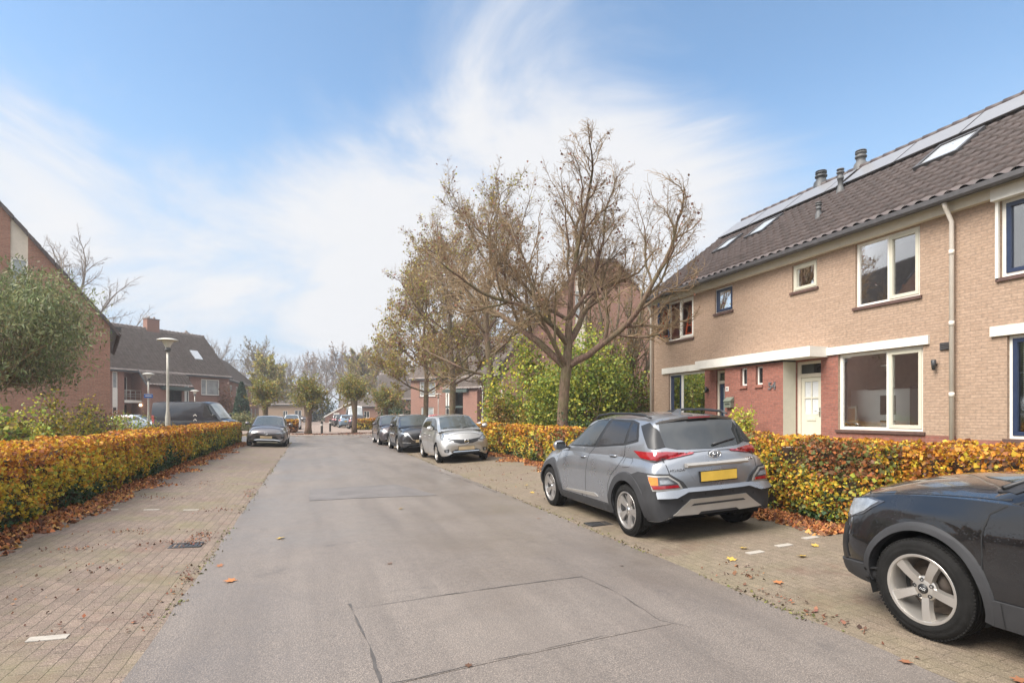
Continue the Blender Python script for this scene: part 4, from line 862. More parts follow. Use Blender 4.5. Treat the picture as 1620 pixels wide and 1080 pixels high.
def c_left(P, h, rng):
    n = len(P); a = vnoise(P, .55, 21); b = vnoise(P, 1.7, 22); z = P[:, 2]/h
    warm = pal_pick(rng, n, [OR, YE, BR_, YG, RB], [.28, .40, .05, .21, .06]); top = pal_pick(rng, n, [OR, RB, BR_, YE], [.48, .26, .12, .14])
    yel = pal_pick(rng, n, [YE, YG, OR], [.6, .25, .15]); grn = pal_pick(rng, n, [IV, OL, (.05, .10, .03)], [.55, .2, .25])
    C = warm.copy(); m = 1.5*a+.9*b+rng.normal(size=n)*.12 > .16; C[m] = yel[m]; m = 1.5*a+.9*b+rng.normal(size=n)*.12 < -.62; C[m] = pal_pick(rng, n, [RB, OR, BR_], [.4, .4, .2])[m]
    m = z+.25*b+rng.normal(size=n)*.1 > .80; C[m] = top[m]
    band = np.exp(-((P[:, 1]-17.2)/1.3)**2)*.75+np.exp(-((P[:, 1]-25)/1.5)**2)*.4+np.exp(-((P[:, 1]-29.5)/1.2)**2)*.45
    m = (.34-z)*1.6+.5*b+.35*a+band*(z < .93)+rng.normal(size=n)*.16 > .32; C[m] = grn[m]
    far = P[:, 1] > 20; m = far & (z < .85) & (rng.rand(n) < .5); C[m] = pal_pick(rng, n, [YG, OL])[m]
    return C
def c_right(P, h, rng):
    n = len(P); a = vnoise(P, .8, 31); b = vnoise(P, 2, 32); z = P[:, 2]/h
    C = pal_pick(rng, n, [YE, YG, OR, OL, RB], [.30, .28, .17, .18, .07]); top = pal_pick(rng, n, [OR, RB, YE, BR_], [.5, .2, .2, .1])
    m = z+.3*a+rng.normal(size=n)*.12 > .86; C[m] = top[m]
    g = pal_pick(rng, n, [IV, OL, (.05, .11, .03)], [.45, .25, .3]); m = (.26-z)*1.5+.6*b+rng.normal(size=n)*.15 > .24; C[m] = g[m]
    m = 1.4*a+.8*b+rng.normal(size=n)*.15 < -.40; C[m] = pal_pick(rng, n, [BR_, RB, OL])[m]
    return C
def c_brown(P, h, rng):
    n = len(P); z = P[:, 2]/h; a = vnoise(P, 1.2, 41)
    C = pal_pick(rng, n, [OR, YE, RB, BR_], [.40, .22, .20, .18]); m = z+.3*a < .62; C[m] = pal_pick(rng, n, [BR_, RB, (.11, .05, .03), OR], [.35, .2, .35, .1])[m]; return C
rg = np.random.RandomState(11)
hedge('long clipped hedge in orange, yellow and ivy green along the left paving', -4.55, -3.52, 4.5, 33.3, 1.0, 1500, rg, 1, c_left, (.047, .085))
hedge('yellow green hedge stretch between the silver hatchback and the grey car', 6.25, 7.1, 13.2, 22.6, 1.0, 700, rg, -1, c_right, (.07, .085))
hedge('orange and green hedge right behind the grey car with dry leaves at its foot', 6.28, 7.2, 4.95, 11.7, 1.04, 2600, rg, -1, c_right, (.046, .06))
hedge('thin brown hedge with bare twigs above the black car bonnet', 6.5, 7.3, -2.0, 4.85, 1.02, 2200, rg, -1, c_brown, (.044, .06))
hedge('small yellow hedge at the kerb behind the row of parked cars', 4.9, 5.7, 37.5, 41.5, 1.0, 500, rg, -1, c_right, (.1, .1))
hedge('red brown hedge in front of the far parked white car', -2.1, -1.2, 49, 54, 1.0, 350, rg, 1, c_brown, (.11, .12), 0.05)
hedge('low dark hedge beyond the bollards in front of the white camper van', 4.0, 7.4, 56.5, 58, 1.0, 400, rg, -1, c_right, (.11, .12), 0.05)
def litter(name, P, size, rng, pal, w=None, parent=None):
    n = len(P); nr = np.tile(np.array([0, 0, 1.0]), (n, 1)); V, F = leaf_quads(P, size, rng, nr*5, 1.3, .6)
    return np_mesh(name, V, F, M['litter'], parent, pal_pick(rng, n, pal, w, .25))
LP = [(.42, .16, .05), (.33, .12, .045), (.22, .085, .04), (.48, .24, .08), (.14, .06, .035)]
def strip_litter(x0, x1, y0, y1, dens, name='leaf_litter', piles=True):
    n = int(abs(x1-x0)*(y1-y0)*dens); P = np.zeros((n, 3)); P[:, 1] = y0+rg.rand(n)*(y1-y0); f = np.abs(rg.normal(size=n)*.42); f = np.where(f > 1, rg.rand(n)*.5, f)
    wv = np.array([.75+.8*noise.noise((0, y*.9, 4)) for y in P[:, 1]]); P[:, 0] = x0+(x1-x0)*f*np.clip(wv, .3, 1.4)
    P[:, 2] = [zg(x, y) for x, y in P[:, :2]]; P[:, 2] += .012+rg.rand(n)*.05*np.exp(-3*f)
    o = litter(name, P, .05+.05*rg.rand(n), rg, LP); o['kind'] = 'stuff'; return o
strip_litter(-3.66, -2.85, 5, 33, 620); strip_litter(6.42, 5.55, 5.3, 8.6, 1500); strip_litter(6.42, 5.5, 8.6, 23, 500); strip_litter(6.5, 6.0, 3.4, 5.3, 700)
def patch_litter(n, boxes, name='leaf_litter', sz=.05):
    P = []
    for (cx, cy, rx, ry, k) in boxes:
        for _ in range(k): x, y = cx+rg.normal()*rx*.7, cy+rg.normal()*ry*.7; P.append((x, y, (zg(x, y) if y < 43.3 else .05)+.012+.012*rg.rand()))
    o = litter(name, np.array(P), sz*(.5+rg.rand(len(P))), rg, [(.14, .06, .04), (.20, .085, .05), (.08, .045, .032), (.26, .12, .06)]); o['kind'] = 'stuff'; return o
patch_litter(0, [(-1.35, 8.2, .13, .35, 150), (-2.2, 8.7, .3, .16, 70), (-2.6, 7.7, .25, .12, 60), (-1.15, 6.2, .07, .4, 70), (-1.2, 5.1, .06, .25, 25), (-1.7, 5.0, .25, .2, 20), (-2.0, 6.8, .4, .2, 25), (-1.7, 7.9, .3, .2, 60), (-1.5, 10.4, .3, .3, 50), (-2.3, 6.5, .5, 1.2, 50), (-2.8, 12, .4, .3, 80), (-2.3, 14, .5, .4, 60), (-1.2, 12.5, .08, .6, 60)], sz=.024)
patch_litter(0, [(5.75, 4.6, .12, .14, 70), (4.0, 4.6, .25, .4, 40), (3.75, 3.6, .08, .5, 60), (4.4, 16, .7, 1.2, 90), (4.1, 22, .5, .8, 80), (3.6, 29, .5, 3, 120), (4.2, 12.5, .6, 1.4, 60)], sz=.03)
patch_litter(0, [(-.3, 45.8, .8, .5, 260), (3.2, 47.2, 1.0, .6, 300), (1.5, 45, 2.4, .7, 500), (5, 40.5, 1.2, 1.4, 420), (1.0, 43.2, 4, .2, 200), (-3, 45, 1.5, .6, 150)], sz=.10)
P = []
for (xe, n) in ((-1.06, 1100), (3.6, 1300)):
    for _ in range(n):
        y = 2+24*rg.rand()**1.5
        if noise.noise((xe, y*.8, 6)) < -.05+.25*rg.normal()*.5: continue
        x = xe+rg.normal()*.035; P.append((x, y, zg(x, y)+.014))
o = litter('moss_tufts', np.array(P), .022*(.6+rg.rand(len(P))), rg, [(.10, .11, .03), (.14, .13, .04), (.08, .06, .035), (.10, .07, .045)]); o['kind'] = 'stuff'
# single leaves lying on the road and paving
def leaf_mesh(name, s, col):
    pts = [(0, -.5), (.16, -.18), (.45, -.22), (.34, .02), (.5, .28), (.2, .2), (0, .55), (-.2, .2), (-.5, .28), (-.34, .02), (-.45, -.22), (-.16, -.18)]
    V = [(x*s, y*s, s*(.12*abs(x)+.10*y*y)) for x, y in pts]+[(0, 0, .02*s)]; F = [(i, (i+1) % 12, 12) for i in range(12)]
    return V, F, col
for i, (x, y, s, c) in enumerate(((-.37, 7.75, .12, 3), (.75, 6.0, .07, 0), (-.72, 5.95, .13, 0), (1.36, 9.4, .1, 3), (3.2, 8.0, .06, 1), (4.2, 5.0, .11, 3), (4.62, 5.3, .1, 3), (4.9, 4.75, .12, 3), (4.05, 4.2, .1, 0), (5.35, 5.0, .1, 3), (3.55, 2.62, .09, 1), (3.9, 2.2, .09, 1), (4.1, 10.6, .11, 3), (4.35, 11.6, .1, 3), (4.0, 13.0, .12, 3), (-.9, 6.6, .08, 1), (3.0, 5.2, .05, 2), (.9, 3.4, .05, 2))):
    V, F, _ = leaf_mesh('', s, None); c = [(.40, .16, .06), (.28, .12, .06), (.1, .05, .03), (.50, .33, .07)][c]
    o = np_mesh('fallen_leaf', V, F, M['litter'], None, [c]*len(F)); o.location = (x, y, (zg(x, y))+.014); o.rotation_euler = (rg.normal()*.15, rg.normal()*.15, rg.rand()*6)
    tag(o, 'single fallen leaf lying flat on the road or bare paving away from the leaf piles', 'leaf', 'single fallen leaves')
# ---- trees
class Grower:
    def __init__(s, seed): s.r = random.Random(seed); s.br = []; s.tips = []
    def vec(s): return Vector((s.r.gauss(0, 1), s.r.gauss(0, 1), s.r.gauss(0, 1)))
    def branch(s, p, d, L, r, lv, P):
        """grow one branch and its children"""
        k = P['seg'][min(lv, len(P['seg'])-1)]; n = max(2, int(L/k)+1); pts = [p.copy()]; rad = [r]; d = d.normalized()
        wob = P['wob'][min(lv, len(P['wob'])-1)]; trop = P['trop'][min(lv, len(P['trop'])-1)]; tap = P['tap'][min(lv, len(P['tap'])-1)]
        for i in range(n):
            d = (d+s.vec()*wob+Vector((0, 0, trop))).normalized(); p = p+d*(L/n)
            if P.get('env') and not P['env'](p):
                if i > 0 and lv > 0 and s.r.random() < .5: pts.append(p.copy()); rad.append(r*(1-(1-tap)*(i+1)/n)); break
                d = (d+(P['ctr']-p).normalized()*.5).normalized()
            pts.append(p.copy()); rad.append(r*(1-(1-tap)*(i+1)/n))
        n = len(pts)-1; s.br.append((lv, pts, rad))
        if lv >= P['max']: s.tips.append((pts[-1], d)); s.tips.append((pts[len(pts)//2], d)); return
        nc = P['n'][min(lv, len(P['n'])-1)]; f0 = P['f0'][min(lv, len(P['f0'])-1)]; az = s.r.random()*6.28
        for c in range(nc):
            f = f0+(1-f0)*(c+s.r.random()*.8)/nc; f = min(f, .999); j = int(f*n); q = pts[j].lerp(pts[min(j+1, n)], f*n-j); dd = (pts[min(j+1, n)]-pts[j]).normalized() if j < n else d
            az += 2.4+s.r.gauss(0, .4); an = R(P['ang'][min(lv, len(P['ang'])-1)]+s.r.gauss(0, 9)); a = dd.orthogonal().normalized(); b = dd.cross(a)
            nd = dd*math.cos(an)+(a*math.cos(az)+b*math.sin(az))*math.sin(an)
            s.branch(q, nd, L*P['lr'][min(lv, len(P['lr'])-1)]*(1.05-.55*f)*s.r.uniform(.75, 1.2), max(.0045, rad[j]*P['rr']), lv+1, P)
        # leader
        s.branch(pts[-1], d, L*P['lr'][min(lv, len(P['lr'])-1)]*.8, max(.0045, rad[-1]*.95), lv+1, P)
def tubes_np(brs, o, minr=0.0):
    groups = {}
    for lv, pts, rad in brs:
        k = 8 if lv == 0 else 6 if lv == 1 else 4 if lv == 2 else 3; groups.setdefault((len(pts), k), []).append((pts, rad))
    VV = []; FF = []; off = 0
    for (n, k), L in groups.items():
        P = np.array([[tuple(p) for p in b[0]] for b in L])-np.array(o); Rr = np.maximum(np.array([b[1] for b in L]), minr)
        T = np.zeros_like(P); T[:, 1:-1] = P[:, 2:]-P[:, :-2]; T[:, 0] = P[:, 1]-P[:, 0]; T[:, -1] = P[:, -1]-P[:, -2]; T /= np.linalg.norm(T, axis=2)[..., None]+1e-9
        m = T.mean(1); ref = np.where(np.abs(m[:, 2:3]) > .8, np.array([[1., .1, 0]]), np.array([[0, .1, 1.]])); A = np.cross(T, ref[:, None, :]); A /= np.linalg.norm(A, axis=2)[..., None]+1e-9; B = np.cross(T, A)
        th = np.arange(k)*2*np.pi/k; V = P[:, :, None, :]+(A[:, :, None, :]*np.cos(th)[None, None, :, None]+B[:, :, None, :]*np.sin(th)[None, None, :, None])*Rr[:, :, None, None]
        nb = len(L); base = off+np.arange(nb)[:, None, None]*n*k; i = np.arange(n-1)[None, :, None]*k; j = np.arange(k)[None, None, :]; j2 = (j+1) % k
        F = np.stack([base+i+j, base+i+j2, base+i+k+j2, base+i+k+j], -1).reshape(-1, 4); VV.append(V.reshape(-1, 3)); FF.append(F); off += nb*n*k
    return np.concatenate(VV), np.concatenate(FF)
def tree(label, loc, seed, P, limbs, trunk_pts, trunk_r, group, leaf=None, name='bare_tree', bark='bark', twig='twig', minr=.0045):
    """limbs: list of (start index on the trunk, direction, length, radius)"""
    t = thing(name, label, 'tree', loc, group=group); G = Grower(seed); o = Vector(loc)
    tp = [o+Vector(p) for p in trunk_pts]; mb = MB(); pp = []; rr = []
    for i in range(len(tp)-1):
        for k in range(3): f = k/3; q = tp[i].lerp(tp[i+1], f); pp.append(q-o+Vector((noise.noise(q*2), noise.noise(q*2+Vector((9, 0, 0))), 0))*.02); rr.append(trunk_r[i]+(trunk_r[i+1]-trunk_r[i])*f)
    pp.append(tp[-1]-o); rr.append(trunk_r[-1]); mb.tube(pp, rr, 14); mb.build('trunk', M[bark], t, uv=False)
    if 'ctr' in P: P = dict(P); P['ctr'] = o+Vector(P['ctr']); e = P['rad']; c = P['ctr']; P['env'] = lambda p: ((p.x-c.x)/e[0])**2+((p.y-c.y)/e[1])**2+((p.z-c.z)/e[2])**2 < 1
    for (i, d, L, r) in limbs: G.branch(tp[i], Vector(d), L, r, 0, P)
    big = [b for b in G.br if b[0] <= 1]; small = [b for b in G.br if b[0] > 1]
    V, F = tubes_np(big, o, minr); np_mesh('limbs', V, F, M[bark], t, smooth=True)
    if small: V, F = tubes_np(small, o, minr); np_mesh('crown_twigs', V, F, M[twig], t)
    if leaf:
        frac, sz, pal, zfun, per = leaf; rng = np.random.RandomState(seed); T_ = np.array([tuple(p-o) for p, d in G.tips])
        pr = np.array([zfun(z) for z in T_[:, 2]])*frac; T_ = T_[rng.rand(len(T_)) < pr]
        if len(T_):
            T_ = np.repeat(T_, per, 0)+rng.normal(size=(len(T_)*per, 3))*.09; V, F = leaf_quads(T_, sz*(.6+.8*rng.rand(len(T_))), rng, None, 1.4, 1, .4); np_mesh('leaves', V, F, M['leaf'], t, pal_pick(rng, len(T_), pal))
    return t
CR = Vector((math.cos(R(YAW)), -math.sin(R(YAW)), 0)); CF = Vector((math.sin(R(YAW)), math.cos(R(YAW)), 0)); UP = Vector((0, 0, 1))
def cv(r, f, u): return tuple(CR*r+CF*f+UP*u)
PB = dict(seg=[.45, .36, .28, .2, .15], wob=[.15, .19, .22, .24, .26], trop=[.045, .09, .10, .08, .06], tap=[.5, .42, .4, .4, .4], n=[7, 6, 6, 5], f0=[.25, .2, .2, .15], ang=[36, 38, 40, 42], lr=[.62, .62, .58, .55], rr=.58, max=4)
BRN = [(.20, .085, .055), (.26, .12, .07), (.15, .07, .05)]; YGR = [(.36, .31, .07), (.42, .34, .07), (.26, .27, .07), (.34, .24, .09)]
z0 = zg(7.7, 17.1)
tree('big spreading bare tree with a low three way fork nearest the brick terrace', (7.7, 17.1, z0-.1), 27, dict(PB, ctr=tuple(cv(-.45, .3, 6.4)), rad=(4.6, 4.6, 3.6)),
     [(2, cv(-.85, .2, .70), 4.9, .125), (2, cv(.90, -.05, .66), 4.6, .12), (3, cv(-.50, -.4, .9), 3.4, .10), (3, cv(.45, .3, .85), 3.8, .11), (4, cv(.05, -.1, 1), 4.0, .10), (3, cv(.85, .4, .85), 4.2, .085), (2, cv(-.5, -.7, .55), 3.2, .085), (4, cv(-.8, .2, .6), 3.0, .07), (4, cv(.7, -.4, .8), 3.2, .07)],
     [(0, 0, 0), cv(-.02, 0, 1.5), cv(.1, 0, 2.95), cv(.16, 0, 3.7), cv(.2, .05, 4.5)], [.215, .175, .17, .13, .11], 'bare street trees on the right', (.035, .085, BRN, lambda z: 1 if z > 6 else .3, 1), name='street_tree')
PT = dict(PB, n=[6, 6, 5, 4], trop=[.10, .10, .10, .08, .06], ang=[42, 40, 42, 42])
def street_tree(label, x, y, seed, hgt, leafy):
    ls = []; r_ = random.Random(seed)
    for i in range(13):
        f = i/12; a = i*2.4+r_.random(); zi = 1+i*7//12; el = .25+.75*f; s = math.cos(el); ls.append((min(zi, 7), (s*math.cos(a), s*math.sin(a), math.sin(el)), (3.1-1.5*abs(f-.3))*hgt/12, .075-.035*f))
    tp = [(0, 0, 0)]+[(.1*math.sin(k+seed), .1*math.cos(k*1.3+seed), 3.1+(hgt*.72-3.1)*k/7) for k in range(8)]
    tree(label, (x, y, zg(x, y)-.1), seed, dict(PT, ctr=(0, 0, hgt*.56), rad=(3.9, 3.9, hgt*.47)), ls, tp, [.20]+[.165-.115*k/7 for k in range(8)], 'bare street trees on the right', leafy, name='street_tree')
street_tree('second tall street tree from the brick terrace, trunk right behind the silver hatchback', 7.6, 25.2, 21, 14.0, (.10, .10, BRN+YGR, lambda z: .6 if z > 6 else 1, 1))
street_tree('third street tree from the brick terrace, with olive leaves hanging low', 7.6, 32.6, 33, 14.0, (.24, .11, YGR+BRN, lambda z: .45 if z > 7 else 1, 2))
street_tree('farthest street tree of the right row, crown still yellow green, behind the dark parked cars', 7.5, 40.2, 45, 14.0, (.36, .12, YGR+[(.30, .17, .08), (.26, .15, .07)], lambda z: .5 if z > 7.5 else 1, 2))
PM = dict(PB, seg=[.6, .5, .4, .3], wob=[.07, .1, .14, .16], trop=[.12, .10, .08, .06], n=[7, 6, 4], f0=[.25, .2, .2], ang=[26, 34, 40], lr=[.5, .5, .5], max=3)
tree('upright multi stemmed bare tree behind the green shrubs next to the terrace gable', (13.0, 23.2, .4), 61, PM, [(0, cv(a, b, 1.25), 5.6, .09) for a, b in ((-.5, .1), (-.25, -.2), (0, .2), (.25, -.1), (.5, .15), (.75, 0), (-.75, .2), (.1, -.3))], [(0, 0, 0), (0, 0, .4)], [.2, .18], 'bare trees behind the houses', (.22, .10, [(.16, .13, .05), (.20, .12, .06)], lambda z: 1, 1), bark='bark_pale')
PF = dict(PB, seg=[.9, .8, .6, .5], wob=[.08, .12, .15, .16], n=[6, 5, 5], ang=[38, 42, 44], lr=[.6, .58, .55], max=3, trop=[.08, .07, .06, .05])
def far_tree(label, x, y, seed, hgt, leafy=None, w=.36, minr=.02, twig='twig_far'):
    r_ = random.Random(seed); ls = []
    for i in range(10):
        f = i/9; a = i*2.4+r_.random(); el = .45+.75*f; ls.append((1+min(4, i//2), (math.cos(el)*math.cos(a), math.cos(el)*math.sin(a), math.sin(el)), hgt*(w-.12*f), hgt*.008))
    tree(label, (x, y, 0), seed, dict(PF), ls, [(0, 0, 0)]+[(.1*k*math.sin(seed), 0, hgt*(.28+.1*k)) for k in range(5)], [hgt*.018, hgt*.015, hgt*.013, hgt*.011, hgt*.009, hgt*.006], 'bare trees behind the houses', leafy, bark='twig_far', twig=twig, minr=minr)
PINKL = [(.24, .14, .09), (.28, .18, .10)]
for (lab, x, y, sd_, hg, lf) in (
    ('bare tree rising behind the roof slope of the left brown gable', -29.5, 89, 71, 23.5, None),
    ('wide bare tree above the row house left of the street end', -8.6, 104, 72, 13.5, (.25, .22, [(.20, .17, .07)], lambda z: 1, 1)),
    ('thin bare tree at the far street end above the leftmost gap between pollards', -4.5, 150, 73, 15, None),
    ('bare poplar like tree at the far street end right of the tan house', 3.5, 148, 74, 16, None),
    ('pinkish bare tree behind the white barge board cottage', 9.5, 132, 75, 15, (.3, .25, PINKL, lambda z: 1, 1)),
    ('brown twiggy tree behind the pollard beside the camper van', 11.5, 98, 76, 14, (1, .26, PINKL+YGR[:2], lambda z: 1, 1)),
    ('bare tree behind the dark roofed courtyard house', 25, 66, 77, 14, None),
    ('slender bare tree far off, above the tan house chimney end', -12, 140, 79, 14, None), ('bare tree far off behind the walking person', 0.5, 160, 80, 17, (.3, .3, PINKL, lambda z: 1, 1)),
    ('olive leaved tree behind the left pollard and the row house', -6.5, 92, 90, 10, (1, .25, YGR, lambda z: 1, 2)), ('brown leaved tree closing the street behind the camper van', 8.5, 112, 91, 13, (1, .28, PINKL+YGR, lambda z: 1, 2)),
    ('twiggy bare tree far off left of the camper van', 6.5, 150, 85, 18, (.3, .3, PINKL, lambda z: 1, 1)), ('pale bare tree far off above the camper van', 13, 140, 86, 17, None), ('bare tree far off behind the grey roofed house on the right', 16, 118, 87, 16, (.3, .25, PINKL, lambda z: 1, 1)), ('grey bare tree far off behind the row house', -17, 120, 88, 15, None),
    ('bare tree far behind the tall right gable', 33, 62, 78, 15, None)): far_tree(lab, x, y, sd_, hg, lf)
# pollards around the end of the street
def pollard(label, x, y, seed, zt=2.1, rad=1.35, r0=.2):
    t = thing('pollard_tree', label, 'tree', (x, y, .04), group='pollarded trees at the street end'); rng = np.random.RandomState(seed); mb = MB()
    mb.tube([(0, 0, -.1), (.02, .02, .5), (.05, 0, zt*.6), (0, .04, zt), (.02, .02, zt+.4), (0, 0, zt+1.1)], [r0*1.35, r0, r0*.92, r0*1.3, r0*1.1, r0*.5], 12); mb.build('trunk', M['bark'], t, uv=False)
    br = []; tips = []
    for i in range(70):
        a = rng.rand()*6.28; e = rng.uniform(-.2, 1.4); d = Vector((math.cos(a)*math.cos(e), math.sin(a)*math.cos(e), math.sin(e))); p = Vector((0, 0, zt+rng.rand()*.9)); L = rad*rng.uniform(.6, 1.15); pts = [p]
        for k in range(4): d = (d+Vector(rng.normal(size=3))*.15+Vector((0, 0, .08))).normalized(); pts.append(pts[-1]+d*L/4)
        br.append((2, pts, [.022, .018, .014, .01, .006])); tips += [tuple(pts[k].lerp(pts[k+1], rng.rand())) for k in range(1, 4) for _ in range(26)]
    V, F = tubes_np(br, (0, 0, 0)); np_mesh('shoots', V, F, M['twig'], t)
    T_ = np.array(tips)+rng.normal(size=(len(tips), 3))*.13; V, F = leaf_quads(T_, .13*(.6+.7*rng.rand(len(T_))), rng, None, 1.3, 1, .2); np_mesh('leaves', V, F, M['leaf'], t, pal_pick(rng, len(T_), [(.20, .20, .05), (.28, .25, .05), (.14, .16, .05), (.30, .20, .05)]))
pollard('leafy pollard standing left of the grey saloon, half behind its hedge', -3.6, 50.3, 81, 2.2, 1.6)
pollard('leafy pollard with the thickest trunk in the leaf covered island left of the bollards', -.3, 46.1, 82, 2.05, 1.75, .24)
pollard('leafy pollard right of the bollards in front of the camper van', 3.2, 48, 83, 2.4, 1.85)
pollard('leafy pollard nearest the row of dark parked cars', 5.9, 50, 84, 1.9, 1.6)
# shrubs
def shrub(label, x, y, z, rx, ry, rz, n, size, pal, seed, name='shrub', w=None, clumps=26, group='garden shrubs', aspect=1.5, stems=14, droop=.2, mat='leaf', twig='twig', cl=.26):
    t = thing(name, label, 'bush' if name == 'shrub' else 'tree', (x, y, z), group=group); rng = np.random.RandomState(seed)
    c = rng.normal(size=(clumps, 3)); c /= np.linalg.norm(c, axis=1)[:, None]; c *= (.35+.6*rng.rand(clumps)**.5)[:, None]; c[:, 2] = np.abs(c[:, 2])*1.0 if name == 'shrub' else c[:, 2]
    c = c*np.array([rx, ry, rz]); tone = rng.rand(clumps); i = rng.randint(clumps, size=n); o = rng.normal(size=(n, 3)); o /= np.linalg.norm(o, axis=1)[:, None]; o *= (rng.rand(n)**.45)[:, None]
    P = c[i]+o*np.array([rx, ry, rz])*cl*(1+.5*tone[i])[:, None]; m = P[:, 2] > .05-(0 if name == 'shrub' else 99); P, i = P[m], i[m]
    C = pal_pick(rng, len(P), pal, w); C *= (.75+.5*tone[i])[:, None]
    nr = P/np.array([rx, ry, rz]); nr /= np.linalg.norm(nr, axis=1)[:, None]+1e-6
    V, F = leaf_quads(P, size*(.6+.8*rng.rand(len(P))), rng, nr*.6, aspect, 1, droop); np_mesh('foliage', V, F, M[mat], t, C)
    br = []
    for k in range(clumps):
        e = Vector(c[k]); s = Vector((rng.normal()*.1*rx, rng.normal()*.1*ry, 0 if name == 'shrub' else -rz*.8)); md = s.lerp(e, .5)+Vector(rng.normal(size=3))*.1*rx; br.append((2, [s, s.lerp(md, .5), md, md.lerp(e, .5)+Vector((0, 0, .05)), e], [.03, .026, .02, .014, .007]))
    V, F = tubes_np(br, (0, 0, 0)); np_mesh('stems', V, F, M[twig], t)
    return t
GR = [(.20, .27, .05), (.28, .34, .06), (.13, .19, .04), (.38, .38, .06)]; GY = [(.42, .40, .05), (.52, .42, .045), (.24, .28, .05)]; AUT = [(.32, .20, .05), (.38, .28, .05), (.22, .12, .05), (.16, .15, .05)]
shrub('large light green shrub behind the hedge, right of the big tree trunk', 10.6, 21.2, .3, 2.4, 1.6, 4.3, 15000, .115, GR+GY[:1], 91, clumps=44)
shrub('yellowing tall shrub behind the hedge, left of the big tree trunk', 8.4, 23.2, .25, 1.9, 1.5, 4.1, 10000, .115, GY+GR[:2], 92, clumps=36)
shrub('orange brown shrub behind the hedge nearest the street tree row', 7.4, 22.4, .2, 1.0, .9, 2.0, 2600, .11, AUT, 93, clumps=24)
shrub('dark green shrub with rusty patches against the terrace gable', 12.4, 21.8, .4, 1.6, 1.2, 4.2, 9000, .11, GR+[(.20, .10, .04), (.24, .16, .04)], 94, clumps=34)
shrub('low dark evergreen ground shrub at the foot of the big tree', 8.6, 18.6, .25, 1.8, .9, .95, 2600, .10, [(.05, .09, .025), (.08, .12, .03)], 95, clumps=22)
shrub('low round yellow green shrub by the porch wall below the house number 54', 11.6, 13.25, .42, .62, .62, 1.2, 2600, .075, [(.42, .42, .06), (.30, .36, .06), (.48, .42, .05)], 96, clumps=20)
BUS = [(.30, .22, .05), (.14, .16, .04), (.40, .30, .04), (.09, .10, .035), (.20, .10, .07)]
for k, (lab, x, y, rx, rz, pal) in enumerate((
    ('tall yellow and green bush behind the left hedge at the photo edge', -6.5, 15.6, 1.3, 2.0, GY+GR), ('bush with bright yellow leaves in front of the brown gable', -6.2, 18.4, 1.2, 1.85, [(.42, .36, .04), (.36, .26, .04), (.14, .16, .04)]),
    ('purple and green mixed bush left of the parked pale blue car', -6.5, 21.2, 1.3, 1.7, [(.10, .12, .04), (.14, .06, .06), (.26, .20, .05)]), ('olive bush with orange tips beneath the willow', -8.8, 17.6, 1.5, 2.3, AUT+GR[:2]),
    ('green bush in front of the pale blue car', -6.3, 24.3, 1.1, 1.55, GR+AUT[:1]), ('rusty leaved shrub between lamp post and sign post', -6.0, 27, 1.2, 1.1, AUT), ('orange leaved shrub with bare stems beside the entrance wing', -12.5, 45, 1.3, 2.0, [(.30, .14, .07), (.22, .12, .07)]),
    ('dark green bush at the left photo edge close to the hedge', -5.9, 13.8, 1.0, 1.6, GR+BUS))):
    shrub(lab, x, y, .08, rx, rx*.9, rz, 5000 if k < 4 else 2200, .07 if k < 6 else .10, pal, 100+k, clumps=30, cl=.22)
shrub('rusty tree like shrub at the corner of the left courtyard house', -8.4, 66, 0, 1.3, 1.2, 4.6, 1500, .2, [(.30, .15, .08), (.24, .14, .09)], 121)
shrub('round pale green shrub in front of the row house', -6.2, 60, 0, 2.2, 1.8, 1.6, 1800, .16, [(.16, .17, .06), (.22, .20, .07)], 122)
shrub('dark green shrub hiding the left end of the dark roofed courtyard house', 9.0, 66, 0, 2.2, 1.6, 3.6, 2200, .22, [(.05, .09, .035), (.07, .10, .04)], 123)
shrub('dark hedge like bushes at the far end of the street behind the person', 2.5, 121, 0, 6.5, 1.4, 4.2, 2600, .34, [(.06, .09, .045), (.05, .075, .04)], 124)
shrub('brown garden shrub at the corner with the black hatchback', 8.3, 60, 0, 2.0, 1.4, 1.5, 1400, .16, AUT, 125)
# conifer column
t = thing('conifer', 'narrow dark green conifer beside the row house', 'tree', (-6.6, 62.5, 0)); rng = np.random.RandomState(5); n = 2600
z = rng.rand(n)**.8*4.6; a = rng.rand(n)*6.28; rr_ = (.75*(1-(z/4.7)**2.2)+.05)*(.75+.3*rng.rand(n)); P = np.stack([rr_*np.cos(a), rr_*np.sin(a), z+.1], 1); V, F = leaf_quads(P, .26*(.6+.7*rng.rand(n)), rng, None, 2.2, 1, -.8); np_mesh('foliage', V, F, M['leaf'], t, pal_pick(rng, n, [(.03, .06, .03), (.045, .08, .04)])); mb = MB(); mb.tube([(0, 0, -.1), (0, 0, 4.4)], [.1, .02], 8); mb.build('trunk', M['bark'], t, uv=False)
# silvery willow on the left
t = shrub('silvery grey green willow with a round drooping crown in front of the brown gable', -8.1, 19.6, 3.85, 2.2, 2.1, 1.75, 26000, .125, [(.15, .18, .075), (.20, .23, .10), (.11, .14, .06), (.25, .26, .13), (.22, .22, .085)], 131, name='willow_tree', clumps=90, group=None, aspect=4.2, droop=.75, cl=.27)
mb = MB(); mb.tube([(-.5, 0, -3.9), (-.4, .02, -2.6), (-.15, 0, -1.5), (.05, .05, -.3)], [.2, .16, .14, .08], 10); mb.tube([(-.3, 0, -2.2), (-.9, .1, -1.2), (-1.3, 0, -.2)], [.12, .09, .05], 8); mb.build('trunk', M['bark'], t, uv=False)
